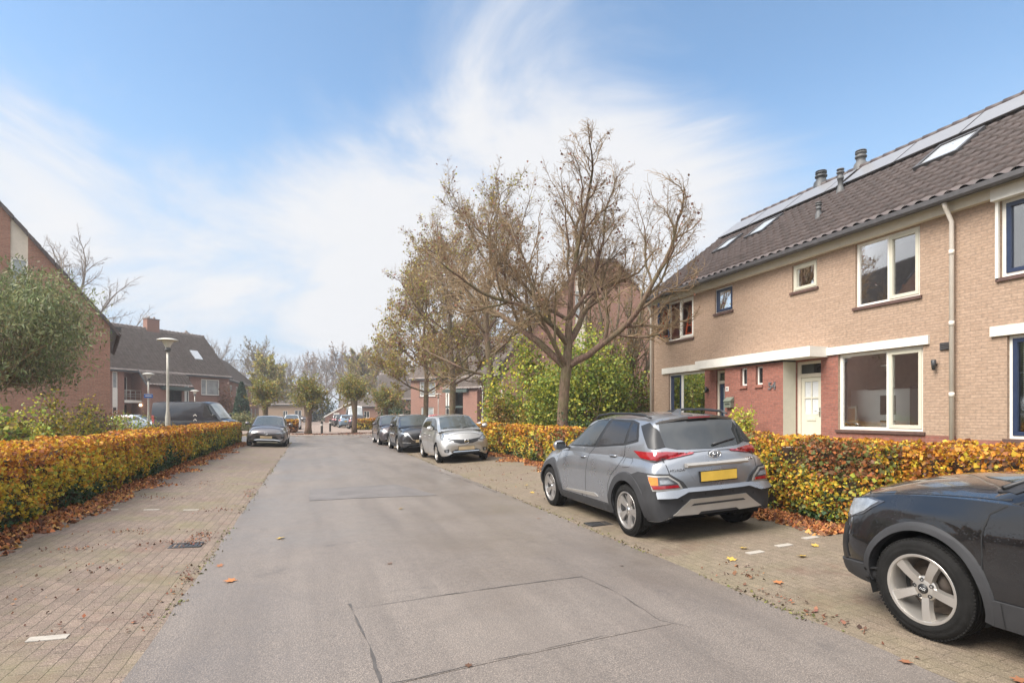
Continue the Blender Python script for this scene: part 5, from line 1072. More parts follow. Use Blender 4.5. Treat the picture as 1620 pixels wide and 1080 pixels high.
# ivy on the big street tree's foot
rng = np.random.RandomState(77); n = 420; a = rng.rand(n)*6.28; z = rng.rand(n)**1.7*1.5; P = np.stack([7.7+(.22)*np.cos(a)*(1-.1*z), 17.1+.22*np.sin(a)*(1-.1*z), z0+z], 1); V, F = leaf_quads(P, .07, rng, np.stack([np.cos(a), np.sin(a), 0*a], 1), 1.2)
o = np_mesh('ivy', V, F, M['leaf'], None, pal_pick(rng, n, [(.05, .09, .04), (.08, .12, .05)])); tag(o, 'ivy climbing the foot of the big forked tree trunk', 'ivy')
# ------------------------------------------------------------------ cars
M['tyre'] = mat_plain('tyre_rubber', (.011, .0105, .010), .85, spec=.2, var=.25, scale=14, bmp=.3, bscale=80)
M['tyre_text'] = M['tyre']
M['alloy'] = mat_plain('alloy', (.58, .55, .51), .34, .8, var=.06); M['alloy_dark'] = mat_plain('alloy_dark', (.05, .05, .052), .4, .5, var=.1)
M['alloy_cut'] = mat_plain('machined_alloy', (.46, .44, .42), .35, .8, var=.06); M['disc'] = mat_plain('brake_disc', (.10, .08, .065), .5, .7, var=.2, scale=14)
M['chrome'] = mat_plain('chrome', (.72, .72, .72), .12, 1, var=.02); M['clad'] = mat_plain('grey_cladding', (.034, .034, .036), .65, spec=.3, var=.15, scale=5, bmp=.1, bscale=400)
M['red_lens'] = mat_plain('red_lens', (.26, .008, .014), .12, spec=.8, coat=1, var=.2, scale=25); M['amber_lens'] = mat_plain('amber_lens', (.75, .20, .02), .15, coat=1, var=.15, scale=25)
M['clear_lens'] = mat_plain('clear_lens', (.25, .265, .28), .1, .3, coat=1, var=.35, scale=22); M['lamp_dark'] = mat_plain('lamp_dark', (.05, .05, .055), .12, coat=1, var=.5, scale=18)
M['skid'] = mat_plain('silver_plastic', (.40, .38, .35), .45, .6, var=.05); M['plate_y'] = mat_plain('yellow_plate', (.62, .40, .06), .45, var=.12, scale=5); M['plate_f'] = mat_plain('yellow_plate_front', (.45, .34, .20), .45, var=.1, scale=5)
M['seam'] = mat_plain('seam', (.008, .008, .009), .8, var=.1); M['well'] = mat_plain('wheel_well', (.006, .006, .006), .95, var=.2)
M['car_glass'] = mat_dark_glass('car_glass', (.02, .023, .024), .02, 1.0); M['car_glass2'] = mat_dark_glass('tinted_car_glass', (.014, .013, .014), .05, .8)
M['screen_glass'] = mat_dark_glass('windscreen_glass', (.06, .068, .066), .02, 1.0)
def mono(xk, yk, x):
    """monotone cubic through (xk, yk)"""
    xk, yk = np.asarray(xk, float), np.asarray(yk, float); h = np.diff(xk); d = np.diff(yk)/h; m = np.zeros_like(yk); m[0], m[-1] = d[0], d[-1]
    for i in range(1, len(xk)-1): m[i] = 0 if d[i-1]*d[i] <= 0 else 3*(h[i-1]+h[i])/((2*h[i]+h[i-1])/d[i-1]+(h[i]+2*h[i-1])/d[i])
    i = np.clip(np.searchsorted(xk, x)-1, 0, len(h)-1); t = (x-xk[i])/h[i]
    return yk[i]*(2*t**3-3*t**2+1)+h[i]*m[i]*(t**3-2*t**2+t)+yk[i+1]*(-2*t**3+3*t**2)+h[i]*m[i+1]*(t**3-t**2)
def loft(st, arches=(), step=.03, ns=10, nt=8, crease=None):
    """st rows: x, dx_top, bow, zb, zs, zt, hb, hm, hs -> vertices, faces of a closed-sided shell along x"""
    st = np.array(st, float); k = np.arange(len(st)); ts = [0.0]
    for i in range(len(st)-1):
        n = max(2, int(abs(st[i+1, 0]-st[i, 0])/step)+1); ts += [i+(j+1)/n for j in range(n)]
    c = [mono(k, st[:, q], np.array(ts)) for q in range(9)]; V = []; m = 2*(ns+nt)-1
    for q in range(len(ts)):
        x, dxt, bow, zb, zs, zt, hb, hm, hs = [v[q] for v in c]; pts = []
        za = zb
        for (xc, zc, r) in arches:
            if abs(x-xc) < r: za = max(za, zc+math.sqrt(r*r-(x-xc)**2)); 
        def ys(s): return hb*(1-s)*(1-2*s)+hm*4*s*(1-s)+hs*s*(2*s-1)
        for i in range(ns):
            s = i/(ns-1); z = za+(zs-za)*s if za > zb else zb+(zs-zb)*s; s2 = (z-zb)/max(1e-6, zs-zb); y = ys(s2)
            if crease:
                for (cz, cw, ca_) in crease: y += ca_*math.exp(-((z-cz)/cw)**2)*min(1, hm/.8)
            pts.append((y, z))
        for j in range(1, nt+1):
            t = j/nt; y = hs*(1-t); pts.append((y, zs+(zt-zs)*(1-(1-t)**2.3)))
        ring = pts+[(-y, z) for (y, z) in pts[:-1][::-1]]; mx = max(p[0] for p in pts)+1e-6
        for (y, z) in ring: V.append((x+dxt*(z-zb)/max(.05, zt-zb)+bow*(1-(y/mx)**2), y, z))
    F = [(q*m+i, q*m+i+1, (q+1)*m+i+1, (q+1)*m+i) for q in range(len(ts)-1) for i in range(m-1)]
    F += [tuple(range(m)), tuple(range((len(ts)-1)*m, len(ts)*m))[::-1]]
    return V, F
class Car:
    DIRS = dict(L=(Vector((0, 3, 0)), Vector((0, -1, 0))), R=(Vector((0, -3, 0)), Vector((0, 1, 0))), F=(Vector((6, 0, 0)), Vector((-1, 0, 0))), B=(Vector((-6, 0, 0)), Vector((1, 0, 0))), T=(Vector((0, 0, 5)), Vector((0, 0, -1))))
    DIAG = dict(D=((1, -1), (1, 1)), E=((1, 1), (1, -1)), G=((-1, -1), (-1, 1)), H=((-1, 1), (-1, -1)))   # rear left, rear right, front left, front right corners
    def __init__(s, root, body, cabin, arches, paint, crease=None, name='body'):
        s.t = root; mb = MB(); V, F = loft(body, arches, crease=crease); mb.add(V, F, 0, True)
        V2, F2 = loft(cabin); mb.add(V2, F2, 0, True); s.body = mb.build(name, paint, root, uv=False, sharp=38)
        s.bvh = BVHTree.FromPolygons([Vector(p) for p in mb.v], mb.f); s.arches = arches; s.paint = paint
        s.zb = min(r[3] for r in body)+.02; s.x0 = body[0][0]; s.x1 = body[-1][0]; s.hm = max(r[7] for r in body)
    def hit(s, ax, a, b):
        if ax in s.DIAG:
            (dx, dy), (lx, ly) = s.DIAG[ax]; d = Vector((dx, dy, 0)).normalized(); p = Vector((lx, ly, 0)).normalized()*a+Vector((0, 0, b))-d*6
            h = s.bvh.ray_cast(p, d)
            if h[0] is None: h = s.bvh.find_nearest(p+d*4.3)
            n = h[1]; return h[0], (n if n.dot(d) < 0 else -n)
        o, d = s.DIRS[ax]
        p = Vector((a, o.y, b)) if ax in 'LR' else Vector((o.x, a, b)) if ax in 'FB' else Vector((a, b, o.z))
        h = s.bvh.ray_cast(p, d)
        if h[0] is None: h = s.bvh.find_nearest(p+d*(3-.9*0) if ax in 'LR' else p+d*(6-abs(s.x1 if ax == 'F' else s.x0)))
        n = h[1]; n = n if n.dot(d) < 0 else -n
        return h[0], n
    def corner(s, name, ax, pts, mat, off=.006, **k):
        """decal on a body corner from (x, |y|, z) points; ax D = rear, G = front; always on both sides"""
        q = [((x+y if ax == 'D' else y-x)*.70711, z) for x, y, z in pts]
        for a in (('D', 'E') if ax == 'D' else ('G', 'H')): s.decal(name, a, q, mat, off, cell=.028, **k)
    def decal(s, name, ax, poly, mat, off=.004, rim=True, parent=None, cell=.06, smooth=True, mirror=False):
        if mirror:
            if ax in 'LR': s.decal(name, 'R' if ax == 'L' else 'L', poly, mat, off, rim, parent, cell, smooth)
            elif ax in 'FB': s.decal(name, ax, [(-a, b) for a, b in poly], mat, off, rim, parent, cell, smooth)
            else: s.decal(name, ax, [(a, -b) for a, b in poly], mat, off, rim, parent, cell, smooth)
        bm = bmesh.new(); vs = [bm.verts.new((a, b, 0)) for a, b in poly]
        try: bm.faces.new(vs)
        except ValueError: pass
        for q in (0, 1):
            lo = min(p[q] for p in poly); hi = max(p[q] for p in poly); n = int((hi-lo)/cell)
            for i in range(1, n+1):
                co = [0, 0, 0]; co[q] = lo+(hi-lo)*i/(n+1); no = [0, 0, 0]; no[q] = 1
                bmesh.ops.bisect_plane(bm, geom=bm.verts[:]+bm.edges[:]+bm.faces[:], plane_co=co, plane_no=no)
        if rim:
            be = [e for e in bm.edges if e.is_boundary]; ex = bmesh.ops.extrude_edge_only(bm, edges=be); rv = {v for v in ex['geom'] if isinstance(v, bmesh.types.BMVert)}
        else: rv = set()
        bm.normal_update(); pos = {}
        for v in bm.verts:
            p, n = s.hit(ax, v.co.x, v.co.y); pos[v] = p+n*((off(v.co.x, v.co.y) if callable(off) else off) if v not in rv else -.006)
        for v, p in pos.items(): v.co = p
        bmesh.ops.recalc_face_normals(bm, faces=bm.faces[:])
        if len(bm.faces):
            f = max(bm.faces, key=lambda q: q.calc_area()); d = s.DIRS[ax][1] if ax in s.DIRS else Vector((*s.DIAG[ax][0], 0))
            if f.normal.dot(d) > 0: bmesh.ops.reverse_faces(bm, faces=bm.faces[:])
        for f in bm.faces: f.smooth = smooth
        me = bpy.data.meshes.new(name); bm.to_mesh(me); bm.free(); me.materials.append(mat); me.set_sharp_from_angle(angle=R(45))
        o = bpy.data.objects.new(name, me); COL.objects.link(o); o.parent = parent or s.t; return o
    def line(s, name, ax, pts, w=.007, mat=None, off=.0022, mirror=False, closed=False):
        """a thin seam following the body"""
        for sg in ((1, -1) if mirror else (1,)):
            A = ax if sg == 1 else {'L': 'R', 'R': 'L'}.get(ax, ax); P = []
            q = [p if (sg == 1 or ax in 'LR') else ((-p[0], p[1]) if ax in 'FB' else (p[0], -p[1])) for p in pts]
            for (a, b), (c, d) in zip(q, q[1:]):
                n = max(1, int(math.hypot(c-a, d-b)/.04)); P += [(a+(c-a)*i/n, b+(d-b)*i/n) for i in range(n)]
            P.append(q[-1]); V = []
            for i, (a, b) in enumerate(P):
                x1, y1 = P[max(0, i-1)]; x2, y2 = P[min(len(P)-1, i+1)]; l = math.hypot(x2-x1, y2-y1) or 1; nx, ny = -(y2-y1)/l*w/2, (x2-x1)/l*w/2
                for k in (1, -1): h, n = s.hit(A, a+nx*k, b+ny*k); V.append(h+n*off)
            mb = MB(); mb.add(V, [(2*i, 2*i+1, 2*i+3, 2*i+2) for i in range(len(P)-1)]); mb.build(name, mat or M['seam'], s.t, uv=False)
    def wells(s):
        mb = MB()
        for (xc, zc, r) in s.arches:
            for sg in (1, -1):
                n = 16; V = []
                for i in range(n+1):
                    a = -.35+(math.pi+.7)*i/n; x, z = xc+(r+.012)*math.cos(a), zc+(r+.012)*math.sin(a)
                    V += [(x, sg*(s.hm-.035), z), (x, sg*(s.hm-.42), z)]
                mb.add(V, [(2*i, 2*i+1, 2*i+3, 2*i+2) for i in range(n)]); mb.add([V[2*i+1] for i in range(n+1)], [tuple(range(n+1))])
        z = s.zb+.03; mb.box(s.x0+.18, -s.hm+.14, z, s.x1-.18, s.hm-.14, z+.12)
        mb.build('underbody', M['well'], s.t, uv=False)
    def arch_trim(s, r0, r1, mat, off=.022, a0=-.2, a1=math.pi+.2, name='wheel_arch_trim', which=(0, 1)):
        for k in which:
            xc, zc, r = s.arches[k]
            for sg, ax in ((1, 'L'), (-1, 'R')):
                n = 30; V = []; row = [(r0, .0), (r0, 1), (r0+(r1-r0)*.5, 1), (r1-.012, .8), (r1, -.15)]
                for i in range(n+1):
                    a = a0+(a1-a0)*i/n
                    for (rr, f) in row:
                        x, z = xc+rr*math.cos(a), zc+rr*math.sin(a); h, nn = s.hit(ax, x, max(z, s.zb+.01)) if True else None
                        y = abs(h.y)
                        xo = xc+(r0+.03)*math.cos(a); zo = zc+(r0+.03)*math.sin(a); h0, _ = s.hit(ax, xo, max(zo, s.zb+.02)); y = max(y, abs(h0.y)) if rr <= r0+.001 else y
                        y = min(y, s.hm+.03)
                        V.append((x, sg*(y+off*f if f else y-.07), z))
                m = len(row); F = [(i*m+j, i*m+j+1, (i+1)*m+j+1, (i+1)*m+j) for i in range(n) for j in range(m-1)]
                mb = MB(); mb.add(V, F, 0, True); mb.build(name, mat, s.t, uv=False, sharp=40)
def make_wheel(par, x, y, z, r, w, rr, style, side, steer=0.0, mats=None, logo=None, name='wheel'):
    """wheel about the car's y axis; side=+1 faces left"""
    Rm = Matrix.Translation((x, y, z)) @ Matrix.Rotation(steer, 4, 'Z') @ Matrix.Rotation(R(-90)*side, 4, 'X')   # local z -> outwards
    face, dark = mats or (M['alloy'], M['alloy_dark']); o = w/2
    hi = style in ('audi', 'kona'); K = 56 if hi else 28
    mb = MB(); mb.lathe([(rr+.012, o-.012), (rr+.004, o-.004), (rr-.012, o-.006), (rr-.022, o-.03), (rr-.035, -o*.3), (rr-.05, -o*.9)], K, Rm, 0)   # rim lip and barrel
    mb.lathe([(.085, o-.075), (.085, o-.05), (.06, o-.038), (.001, o-.036)], 24, Rm, 0)                                                    # hub
    def spoke(a, r0, r1, w0, w1, z0, z1, mi, th=.03):
        ca_, sa_ = math.cos(a), math.sin(a); V = []
        for (rad, ww, zt) in ((r0, w0, z0), ((r0+r1)/2, (w0+w1)/2*.92, (z0+z1)/2+.008), (r1, w1, z1)):
            for (t, dz) in ((-ww/2, -th), (-ww/2*.82, 0), (ww/2*.82, 0), (ww/2, -th)): V.append(Rm @ Vector((rad*ca_-t*sa_, rad*sa_+t*ca_, zt+dz)))
        F = [(k*4+j, k*4+(j+1) % 4, k*4+4+(j+1) % 4, k*4+4+j) for k in range(2) for j in range(4)]
        mb.add(V, F, mi)
    if style == 'audi':
        for i in range(5): a = R(90+72*i+9); spoke(a, .05, rr-.012, .062, .078, o-.042, o-.016, 0, .035)
        for i in range(5):
            a = R(126+72*i+9); T = Rm @ Matrix.Translation((.062*math.cos(a), .062*math.sin(a), o-.047)); mb.lathe([(.014, 0), (.014, .012), (.008, .012), (.007, .004), (.001, .004)], 10, T, 1)
    elif style == 'kona':
        for i in range(5):
            a = R(90+72*i+14)
            for da in (-.21, .21): spoke(a+da*.62, .05, rr-.012, .036, .058, o-.04, o-.014, 0, .03); 
            spoke(a, .07, rr-.03, .05, .07, o-.05, o-.03, 1, .02)
            spoke(a+R(36), .07, rr-.02, .03, .12, o-.062, o-.05, 1, .02)
    else:
        for i in range(5):
            a = R(90+72*i); spoke(a-.1, .05, rr-.012, .03, .036, o-.04, o-.014, 0); spoke(a+.1, .05, rr-.012, .03, .036, o-.04, o-.014, 0)
    wh = mb.build(name, [face, dark], par, uv=False, sharp=35)
    tb = MB(); prof = [(rr-.004, -o+.01), (rr+.02, -o+.004), (r-.055, -o), (r-.02, -o+.012), (r-.004, -o+.03)]
    g = .008; tz = [-o+.03, -o*.45, -o*.15, o*.15, o*.45, o-.03]
    for k in range(5):
        prof += [(r, tz[k]+.006), (r, tz[k+1]-.006)]
        if k < 4: prof += [(r-g, tz[k+1]-.005), (r-g, tz[k+1]+.005)]
    prof += [(r-.004, o-.03), (r-.02, o-.012), (r-.03, o-.004), (r-.045, o+.001), (r-.06, o-.001), (rr+.045, o+.003), (rr+.03, o+.002), (rr+.014, o-.002), (rr-.004, o-.01)]
    tb.lathe(prof, K, Rm)
    if hi:
        nb = 84
        for i in range(nb):      # shoulder blocks of the tread
            a = 2*math.pi*i/nb; T = Rm @ Matrix.Rotation(a, 4, 'Z')
            for s_ in (1, -1): tb.box(r-.012, -.008, s_*(o-.034)-.012, r+.0015, .007, s_*(o-.034)+.012, M=T)
    tb.build('tyre', M['tyre'], wh, uv=False)
    db = MB(); db.lathe([(.14, o-.12), (.14, o-.105), (.001, o-.105)], 24, Rm); db.lathe([(rr-.045, -o*.5), (.001, -o*.5)], 24, Rm); db.build('brake_disc', M['disc'] if hi else M['well'], wh, uv=False)
    cb = MB(); cb.lathe([(.034, o-.037), (.034, o-.030), (.001, o-.029)], 20, Rm); cp = cb.build('hub_cap', M['black'] if style != 'kona' else M['chrome'], wh, uv=False)
    if logo == 'rings':
        lb = MB()
        for k in range(4):
            cx = (k-1.5)*.0105; T = Rm @ Matrix.Rotation(R(-3)*side, 4, 'Z') @ Matrix.Translation((cx, 0, o-.0285)); lb.lathe([(.0078, 0), (.0078, .0015), (.0062, .0015), (.0062, 0)], 18, T)
        # four linked rings on the centre cap: part of the same cap mark
        lb.build('emblem', M['chrome'], wh, uv=False)
    return wh
def mirror_(C, x, y, z, mat, s=1.0, parent=None):
    for sg in (1, -1):
        T = Matrix.Translation((x, sg*y, z)) @ Matrix.Diagonal((.10*s, .11*s, .085*s, 1)); mb = MB(); k = 14; rings = 8; V = []; F = []
        for i in range(rings+1):
            a = -math.pi/2+math.pi*i/rings
            for j in range(k): b = 2*math.pi*j/k; V.append(T @ Vector((math.sin(b)*math.cos(a) if True else 0, math.cos(b)*math.cos(a), math.sin(a))))
        F = [(i*k+j, i*k+(j+1) % k, (i+1)*k+(j+1) % k, (i+1)*k+j) for i in range(rings) for j in range(k)]
        V = [Vector((max(p.x, x-.055*s), p.y, p.z)) for p in V]; mb.add(V, F, 0, True); o = mb.build('wing_mirror', mat, C.t, uv=False, sharp=50)
        g = MB(); g.box(x-.058*s, sg*y-.08*s, z-.06*s, x-.0555*s, sg*y+.08*s, z+.06*s); g.build('mirror_glass', M['car_glass'], o, uv=False)
        a = MB(); a.prism([(x+.05, sg*(y-.10*s), z-.05), (x-.02, sg*(y-.10*s), z-.05), (x-.02, sg*(y-.10*s), z-.02), (x+.05, sg*(y-.10*s), z-.02)], (0, -sg*.13, -.02)); a.build('mirror_stalk', M['black'], o, uv=False)
def handle(C, pts, mat, mirror=True):
    for (x, z) in pts:
        for ax in ('L', 'R'):
            sg = 1 if ax == 'L' else -1; h, n = C.hit(ax, x, z); y = abs(h.y)+.016; mb = MB(); mb.tube([(x+.10, sg*(y-.018), z), (x+.075, sg*y, z), (x, sg*(y+.006), z+.002), (x-.075, sg*y, z+.002), (x-.10, sg*(y-.018), z)], [.010, .013, .014, .013, .010], 8); mb.build('door_handle', mat, C.t, uv=False)
            C.decal('handle_recess', ax, [(x-.06, z-.022), (x+.07, z-.026), (x+.07, z+.012), (x-.06, z+.014)], M['seam'], .0015, False)
def ellipse(cx, cy, rx, ry, n=20): return [(cx+rx*math.cos(2*math.pi*i/n), cy+ry*math.sin(2*math.pi*i/n)) for i in range(n)]
def plate(C, ax, x, z, w, h, mat, y0=0.0):
    sg = 1 if ax == 'F' else -1; hx = max((C.hit(ax, y, zz)[0].x*sg for y in (y0-w/2, y0, y0+w/2) for zz in (z-h/2, z, z+h/2)))+.012
    mb = MB(); a, b = sorted((sg*hx, sg*(hx+.008))); mb.box(a, y0-w/2, z-h/2, b, y0+w/2, z+h/2); o = mb.build('number_plate', mat, C.t, uv=False)
    mb = MB(); e = .007; a, b = sorted((sg*(hx-.02), sg*(hx+.005)))
    for (p, q, r_, s_) in ((-w/2-e, w/2+e, -h/2-e*2, -h/2), (-w/2-e, w/2+e, h/2, h/2+e), (-w/2-e, -w/2, -h/2, h/2), (w/2, w/2+e, -h/2, h/2)): mb.box(a, y0+p, z+r_, b, y0+q, z+s_)
    mb.build('plate_frame', M['black'], o, uv=False); return sg*(hx+.008)
def wiper(C, ax, p0, p1, th=.012):
    a, n = C.hit(ax, *p0); b, n2 = C.hit(ax, *p1); mb = MB(); mb.tube([a+n*.02, a.lerp(b, .5)+n*.022, b+n2*.02], [th*1.3, th, th*.7], 6); mb.build('wiper', M['black'], C.t, uv=False)
def car_root(label, cx, cy, yaw_deg, group, dz=0.0, cat='car', name='parked_car', roll=None):
    """origin mid-wheelbase on the ground; yaw 90 = heading +y"""
    yw = R(yaw_deg); lat = Vector((-math.sin(yw), math.cos(yw))); a, b = Vector((cx, cy))+lat*.77, Vector((cx, cy))-lat*.77
    if cy > 43.3: za = zb_ = .045
    else: za, zb_ = zg(*a), zg(*b)
    rl = math.atan2(za-zb_, 1.54) if roll is None else roll
    return thing(name, label, cat, (cx, cy, (za+zb_)/2+dz), (rl, 0, yw), group)
# ---------------- the grey compact SUV in the foreground (seen from behind left)
SILVER = mat_paint('blue_grey_metallic', (.28, .293, .315), .7, .26, 0, .14)
def compact_suv():
    t = car_root('grey metallic compact SUV seen from behind, parked against the orange hedge', 4.75, 7.82, 90-.8, 'cars parked along the right side')
    ar = ((1.3, .33, .385), (-1.3, .33, .385))
    body = [(-1.965, 0, -.05, .33, .55, .60, .60, .62, .60), (-1.95, .0, -.065, .30, .60, .66, .70, .72, .69), (-1.925, .0, -.085, .28, .70, .82, .765, .785, .74), (-1.88, .0, -.10, .27, .82, .98, .795, .84, .765), (-1.80, .0, -.11, .26, .94, 1.08, .81, .875, .77),
            (-1.6, 0, -.05, .24, .985, 1.11, .82, .895, .78), (-1.3, 0, 0, .22, 1.01, 1.12, .83, .90, .79), (-.6, 0, 0, .21, 1.0, 1.10, .83, .885, .80), (.3, 0, 0, .21, .985, 1.06, .83, .885, .80), (.9, 0, .02, .22, .97, 1.04, .83, .893, .76),
            (1.3, 0, .04, .22, .94, 1.03, .82, .90, .70), (1.62, 0, .06, .23, .90, .985, .80, .885, .67), (1.86, 0, .10, .24, .80, .90, .72, .83, .64), (1.96, 0, .12, .27, .70, .78, .64, .76, .60), (2.02, 0, .11, .36, .56, .62, .5, .58, .5)]
    cab = [(-1.80, 0, -.12, .98, 1.04, 1.08, .74, .74, .71), (-1.70, 0, -.10, .98, 1.20, 1.25, .76, .745, .675), (-1.60, 0, -.09, .98, 1.36, 1.42, .775, .74, .62), (-1.52, 0, -.08, .98, 1.44, 1.50, .785, .735, .59), (-1.2, 0, 0, .98, 1.475, 1.535, .80, .735, .59), (-.6, 0, 0, .98, 1.49, 1.555, .805, .735, .60), (-.1, 0, 0, .98, 1.47, 1.545, .805, .73, .60), (.14, 0, .03, .98, 1.42, 1.50, .80, .725, .60), (.5, 0, .07, .98, 1.22, 1.29, .79, .745, .64), (.95, 0, .12, .97, 1.0, 1.04, .77, .75, .72)]
    C = Car(t, body, cab, ar, SILVER, crease=[(.90, .035, .010), (.60, .09, -.012)]); C.wells()
    # glasshouse
    C.decal('window_surround', 'L', [(.66, 1.055), (-.30, 1.085), (-1.12, 1.15), (-1.43, 1.21), (-1.40, 1.28), (-1.27, 1.44), (-1.1, 1.475), (-.45, 1.49), (-.1, 1.46), (.2, 1.36), (.5, 1.19)], M['black'], .003, True, mirror=True)
    for poly in ([(.60, 1.075), (-.26, 1.105), (-.47, 1.455), (-.26, 1.462), (-.05, 1.44), (.2, 1.33), (.45, 1.18)], [(-.36, 1.11), (-1.10, 1.175), (-1.08, 1.44), (-.57, 1.46)], [(-1.17, 1.19), (-1.385, 1.23), (-1.26, 1.415), (-1.14, 1.44)]):
        C.decal('side_window', 'L', poly, M['car_glass'] if poly[0][0] > 0 else M['car_glass2'], .006, True, mirror=True)
    C.decal('windscreen', 'F', [(-.66, 1.07), (.66, 1.07), (.57, 1.43), (.3, 1.475), (-.3, 1.475), (-.57, 1.43)], M['screen_glass'], .004, True)
    C.corner('pillar_cover', 'D', [(-1.44, .72, 1.40), (-1.53, .62, 1.44), (-1.66, .58, 1.34), (-1.80, .60, 1.15), (-1.74, .70, 1.125), (-1.66, .74, 1.14)], M['black'], .012)
    C.decal('rear_window', 'B', [(-.635, 1.16), (-.45, 1.115), (0, 1.10), (.45, 1.115), (.635, 1.16), (.545, 1.42), (.3, 1.462), (-.3, 1.462), (-.545, 1.42)], M['car_glass'], .006, True)
    wiper(C, 'B', (-.03, 1.135), (-.42, 1.185), .013)
    mb = MB(); V = []; Y = (.575, .50, .25, 0, -.25, -.50, -.575)
    for (x, l, dz) in ((-1.40, .004, 0), (-1.52, .012, 0), (-1.69, .0, 1), (-1.68, -.03, 1), (-1.55, -.05, 1)):
        for y in Y:
            h = C.hit('T', x, y)[0] if not dz else Vector((x, y, 1.505-.10*y*y)); V.append((x+.09*(abs(y)/.575)**3, y, h.z+l-(.03*(abs(y)/.575)**4)))
    mb.add(V, [(r*7+c, r*7+c+1, r*7+8+c, r*7+7+c) for r in range(4) for c in range(6)], 0, True); sp = mb.build('rear_spoiler', SILVER, t, uv=False, sharp=30)
    mb = MB(); mb.box(-1.694, -.16, 1.478, -1.682, .16, 1.494); mb.build('high_brake_light', M['red_lens'], sp, uv=False)
    # lamps
    C.corner('tail_light', 'D', [(-1.50, .89, 1.095), (-1.72, .80, 1.092), (-1.86, .62, 1.088), (-1.93, .28, 1.060), (-1.93, .30, 1.048), (-1.90, .62, 1.005), (-1.80, .82, 1.0), (-1.66, .88, 1.015)], M['red_lens'], .016)
    C.line('tail_light_seam', 'B', [(.645, 1.09), (.66, .975)], .008, mirror=True, off=.020)
    C.arch_trim(.388, .50, M['clad'], .022)
    C.decal('rear_corner_cladding', 'L', [(-1.42, .80), (-1.58, .85), (-1.80, .845), (-1.83, .28), (-1.68, .255), (-1.70, .45), (-1.60, .68)], M['clad'], .013, True, mirror=True)
    C.corner('lamp_surround', 'D', [(-1.74, .88, .848), (-1.90, .60, .835), (-1.95, .46, .74), (-1.96, .40, .655), (-1.95, .46, .625), (-1.94, .58, .60), (-1.94, .62, .52), (-1.94, .60, .30), (-1.70, .89, .265)], M['clad'], .018)
    C.corner('lamp_bezel', 'D', [(-1.80, .845, .825), (-1.90, .62, .815), (-1.93, .50, .735), (-1.94, .46, .665), (-1.93, .50, .650), (-1.84, .80, .640)], M['skid'], .024)
    C.corner('lamp_cluster', 'D', [(-1.81, .84, .806), (-1.90, .63, .798), (-1.93, .53, .73), (-1.935, .49, .672), (-1.84, .79, .660)], M['lamp_dark'], .030)
    C.corner('brake_lens', 'D', [(-1.83, .81, .705), (-1.925, .52, .706), (-1.93, .50, .676), (-1.845, .785, .664)], M['red_lens'], .035)
    C.corner('indicator_lens', 'D', [(-1.815, .835, .80), (-1.86, .74, .797), (-1.868, .735, .709), (-1.83, .81, .708)], M['amber_lens'], .035)
    C.corner('reversing_lens', 'D', [(-1.87, .715, .768), (-1.90, .63, .768), (-1.92, .56, .722), (-1.873, .715, .719)], M['clear_lens'], .035)
    # bumper: painted ledge above, dark below, silver skid plate
    C.decal('bumper_ledge', 'B', [(-.80, .635), (-.5, .66), (.5, .66), (.80, .635), (.80, .555), (.60, .56), (.44, .615), (-.44, .615), (-.60, .56), (-.80, .555)], SILVER, lambda a, b: .075-.55*(b-.555), True)
    C.decal('lower_bumper', 'B', [(-.82, .55), (-.60, .555), (-.44, .61), (.44, .61), (.60, .555), (.82, .55), (.80, .32), (.5, .275), (-.5, .275), (-.80, .32)], M['clad'], .020, True)
    C.decal('skid_plate', 'B', [(-.40, .525), (.40, .525), (.64, .345), (.30, .335), (.26, .365), (-.26, .365), (-.30, .335), (-.64, .345)], M['skid'], .036, True)
    C.decal('skid_plate_groove', 'B', [(-.36, .470), (.36, .470), (.40, .445), (-.40, .445)], M['clad'], .039, False)
    for y in (-.52, -.2, .2, .52): C.decal('parking_sensor', 'B', ellipse(y, .575 if abs(y) < .4 else .52, .012, .012, 10), M['seam'], .024, False)
    # tailgate
    C.line('tailgate_seam', 'B', [(.70, 1.13), (.655, .98), (.63, .80), (.55, .665), (.40, .635), (-.40, .635), (-.55, .665), (-.63, .80), (-.655, .98), (-.70, 1.13)], .009)
    C.decal('plate_recess', 'B', [(-.42, .895), (.42, .895), (.30, .69), (-.30, .69)], SILVER, .003, True)
    pl = plate(C, 'B', 0, .782, .52, .115, M['plate_y'])
    mb = MB(); h0 = C.hit('B', 0, .925)[0].x
    mb.prism([(h0-.035, -.44, .905), (h0-.048, -.44, .93), (h0-.03, -.44, .952), (h0+.03, -.44, .952), (h0+.03, -.44, .905)], (0, .88, 0)); mb.build('tailgate_bar', M['skid'], t, uv=False)
    # emblem: slanted H in an oval
    ex = C.hit('B', 0, 1.035)[0].x-.020; mb = MB(); ring = [(0, .082*math.cos(a), 1.035+.046*math.sin(a)) for a in np.linspace(0, 2*math.pi, 33)]
    mb.tube([(ex, p[1], p[2]) for p in ring], .0075, 6, cap=False); mb.tube([(ex, .038, 1.005), (ex, .026, 1.064)], .008, 6); mb.tube([(ex, -.026, 1.005), (ex, -.038, 1.064)], .008, 6); mb.tube([(ex, .032, 1.030), (ex, -.032, 1.040)], .008, 6); mb.build('emblem', M['chrome'], t, uv=False)
    C.decal('emblem_back', 'B', ellipse(0, 1.035, .082, .046, 24), M['lamp_dark'], .011, False)
    Rm = Matrix(((0, 0, -1, 0), (-1, 0, 0, 0), (0, 1, 0, 0), (0, 0, 0, 1)))
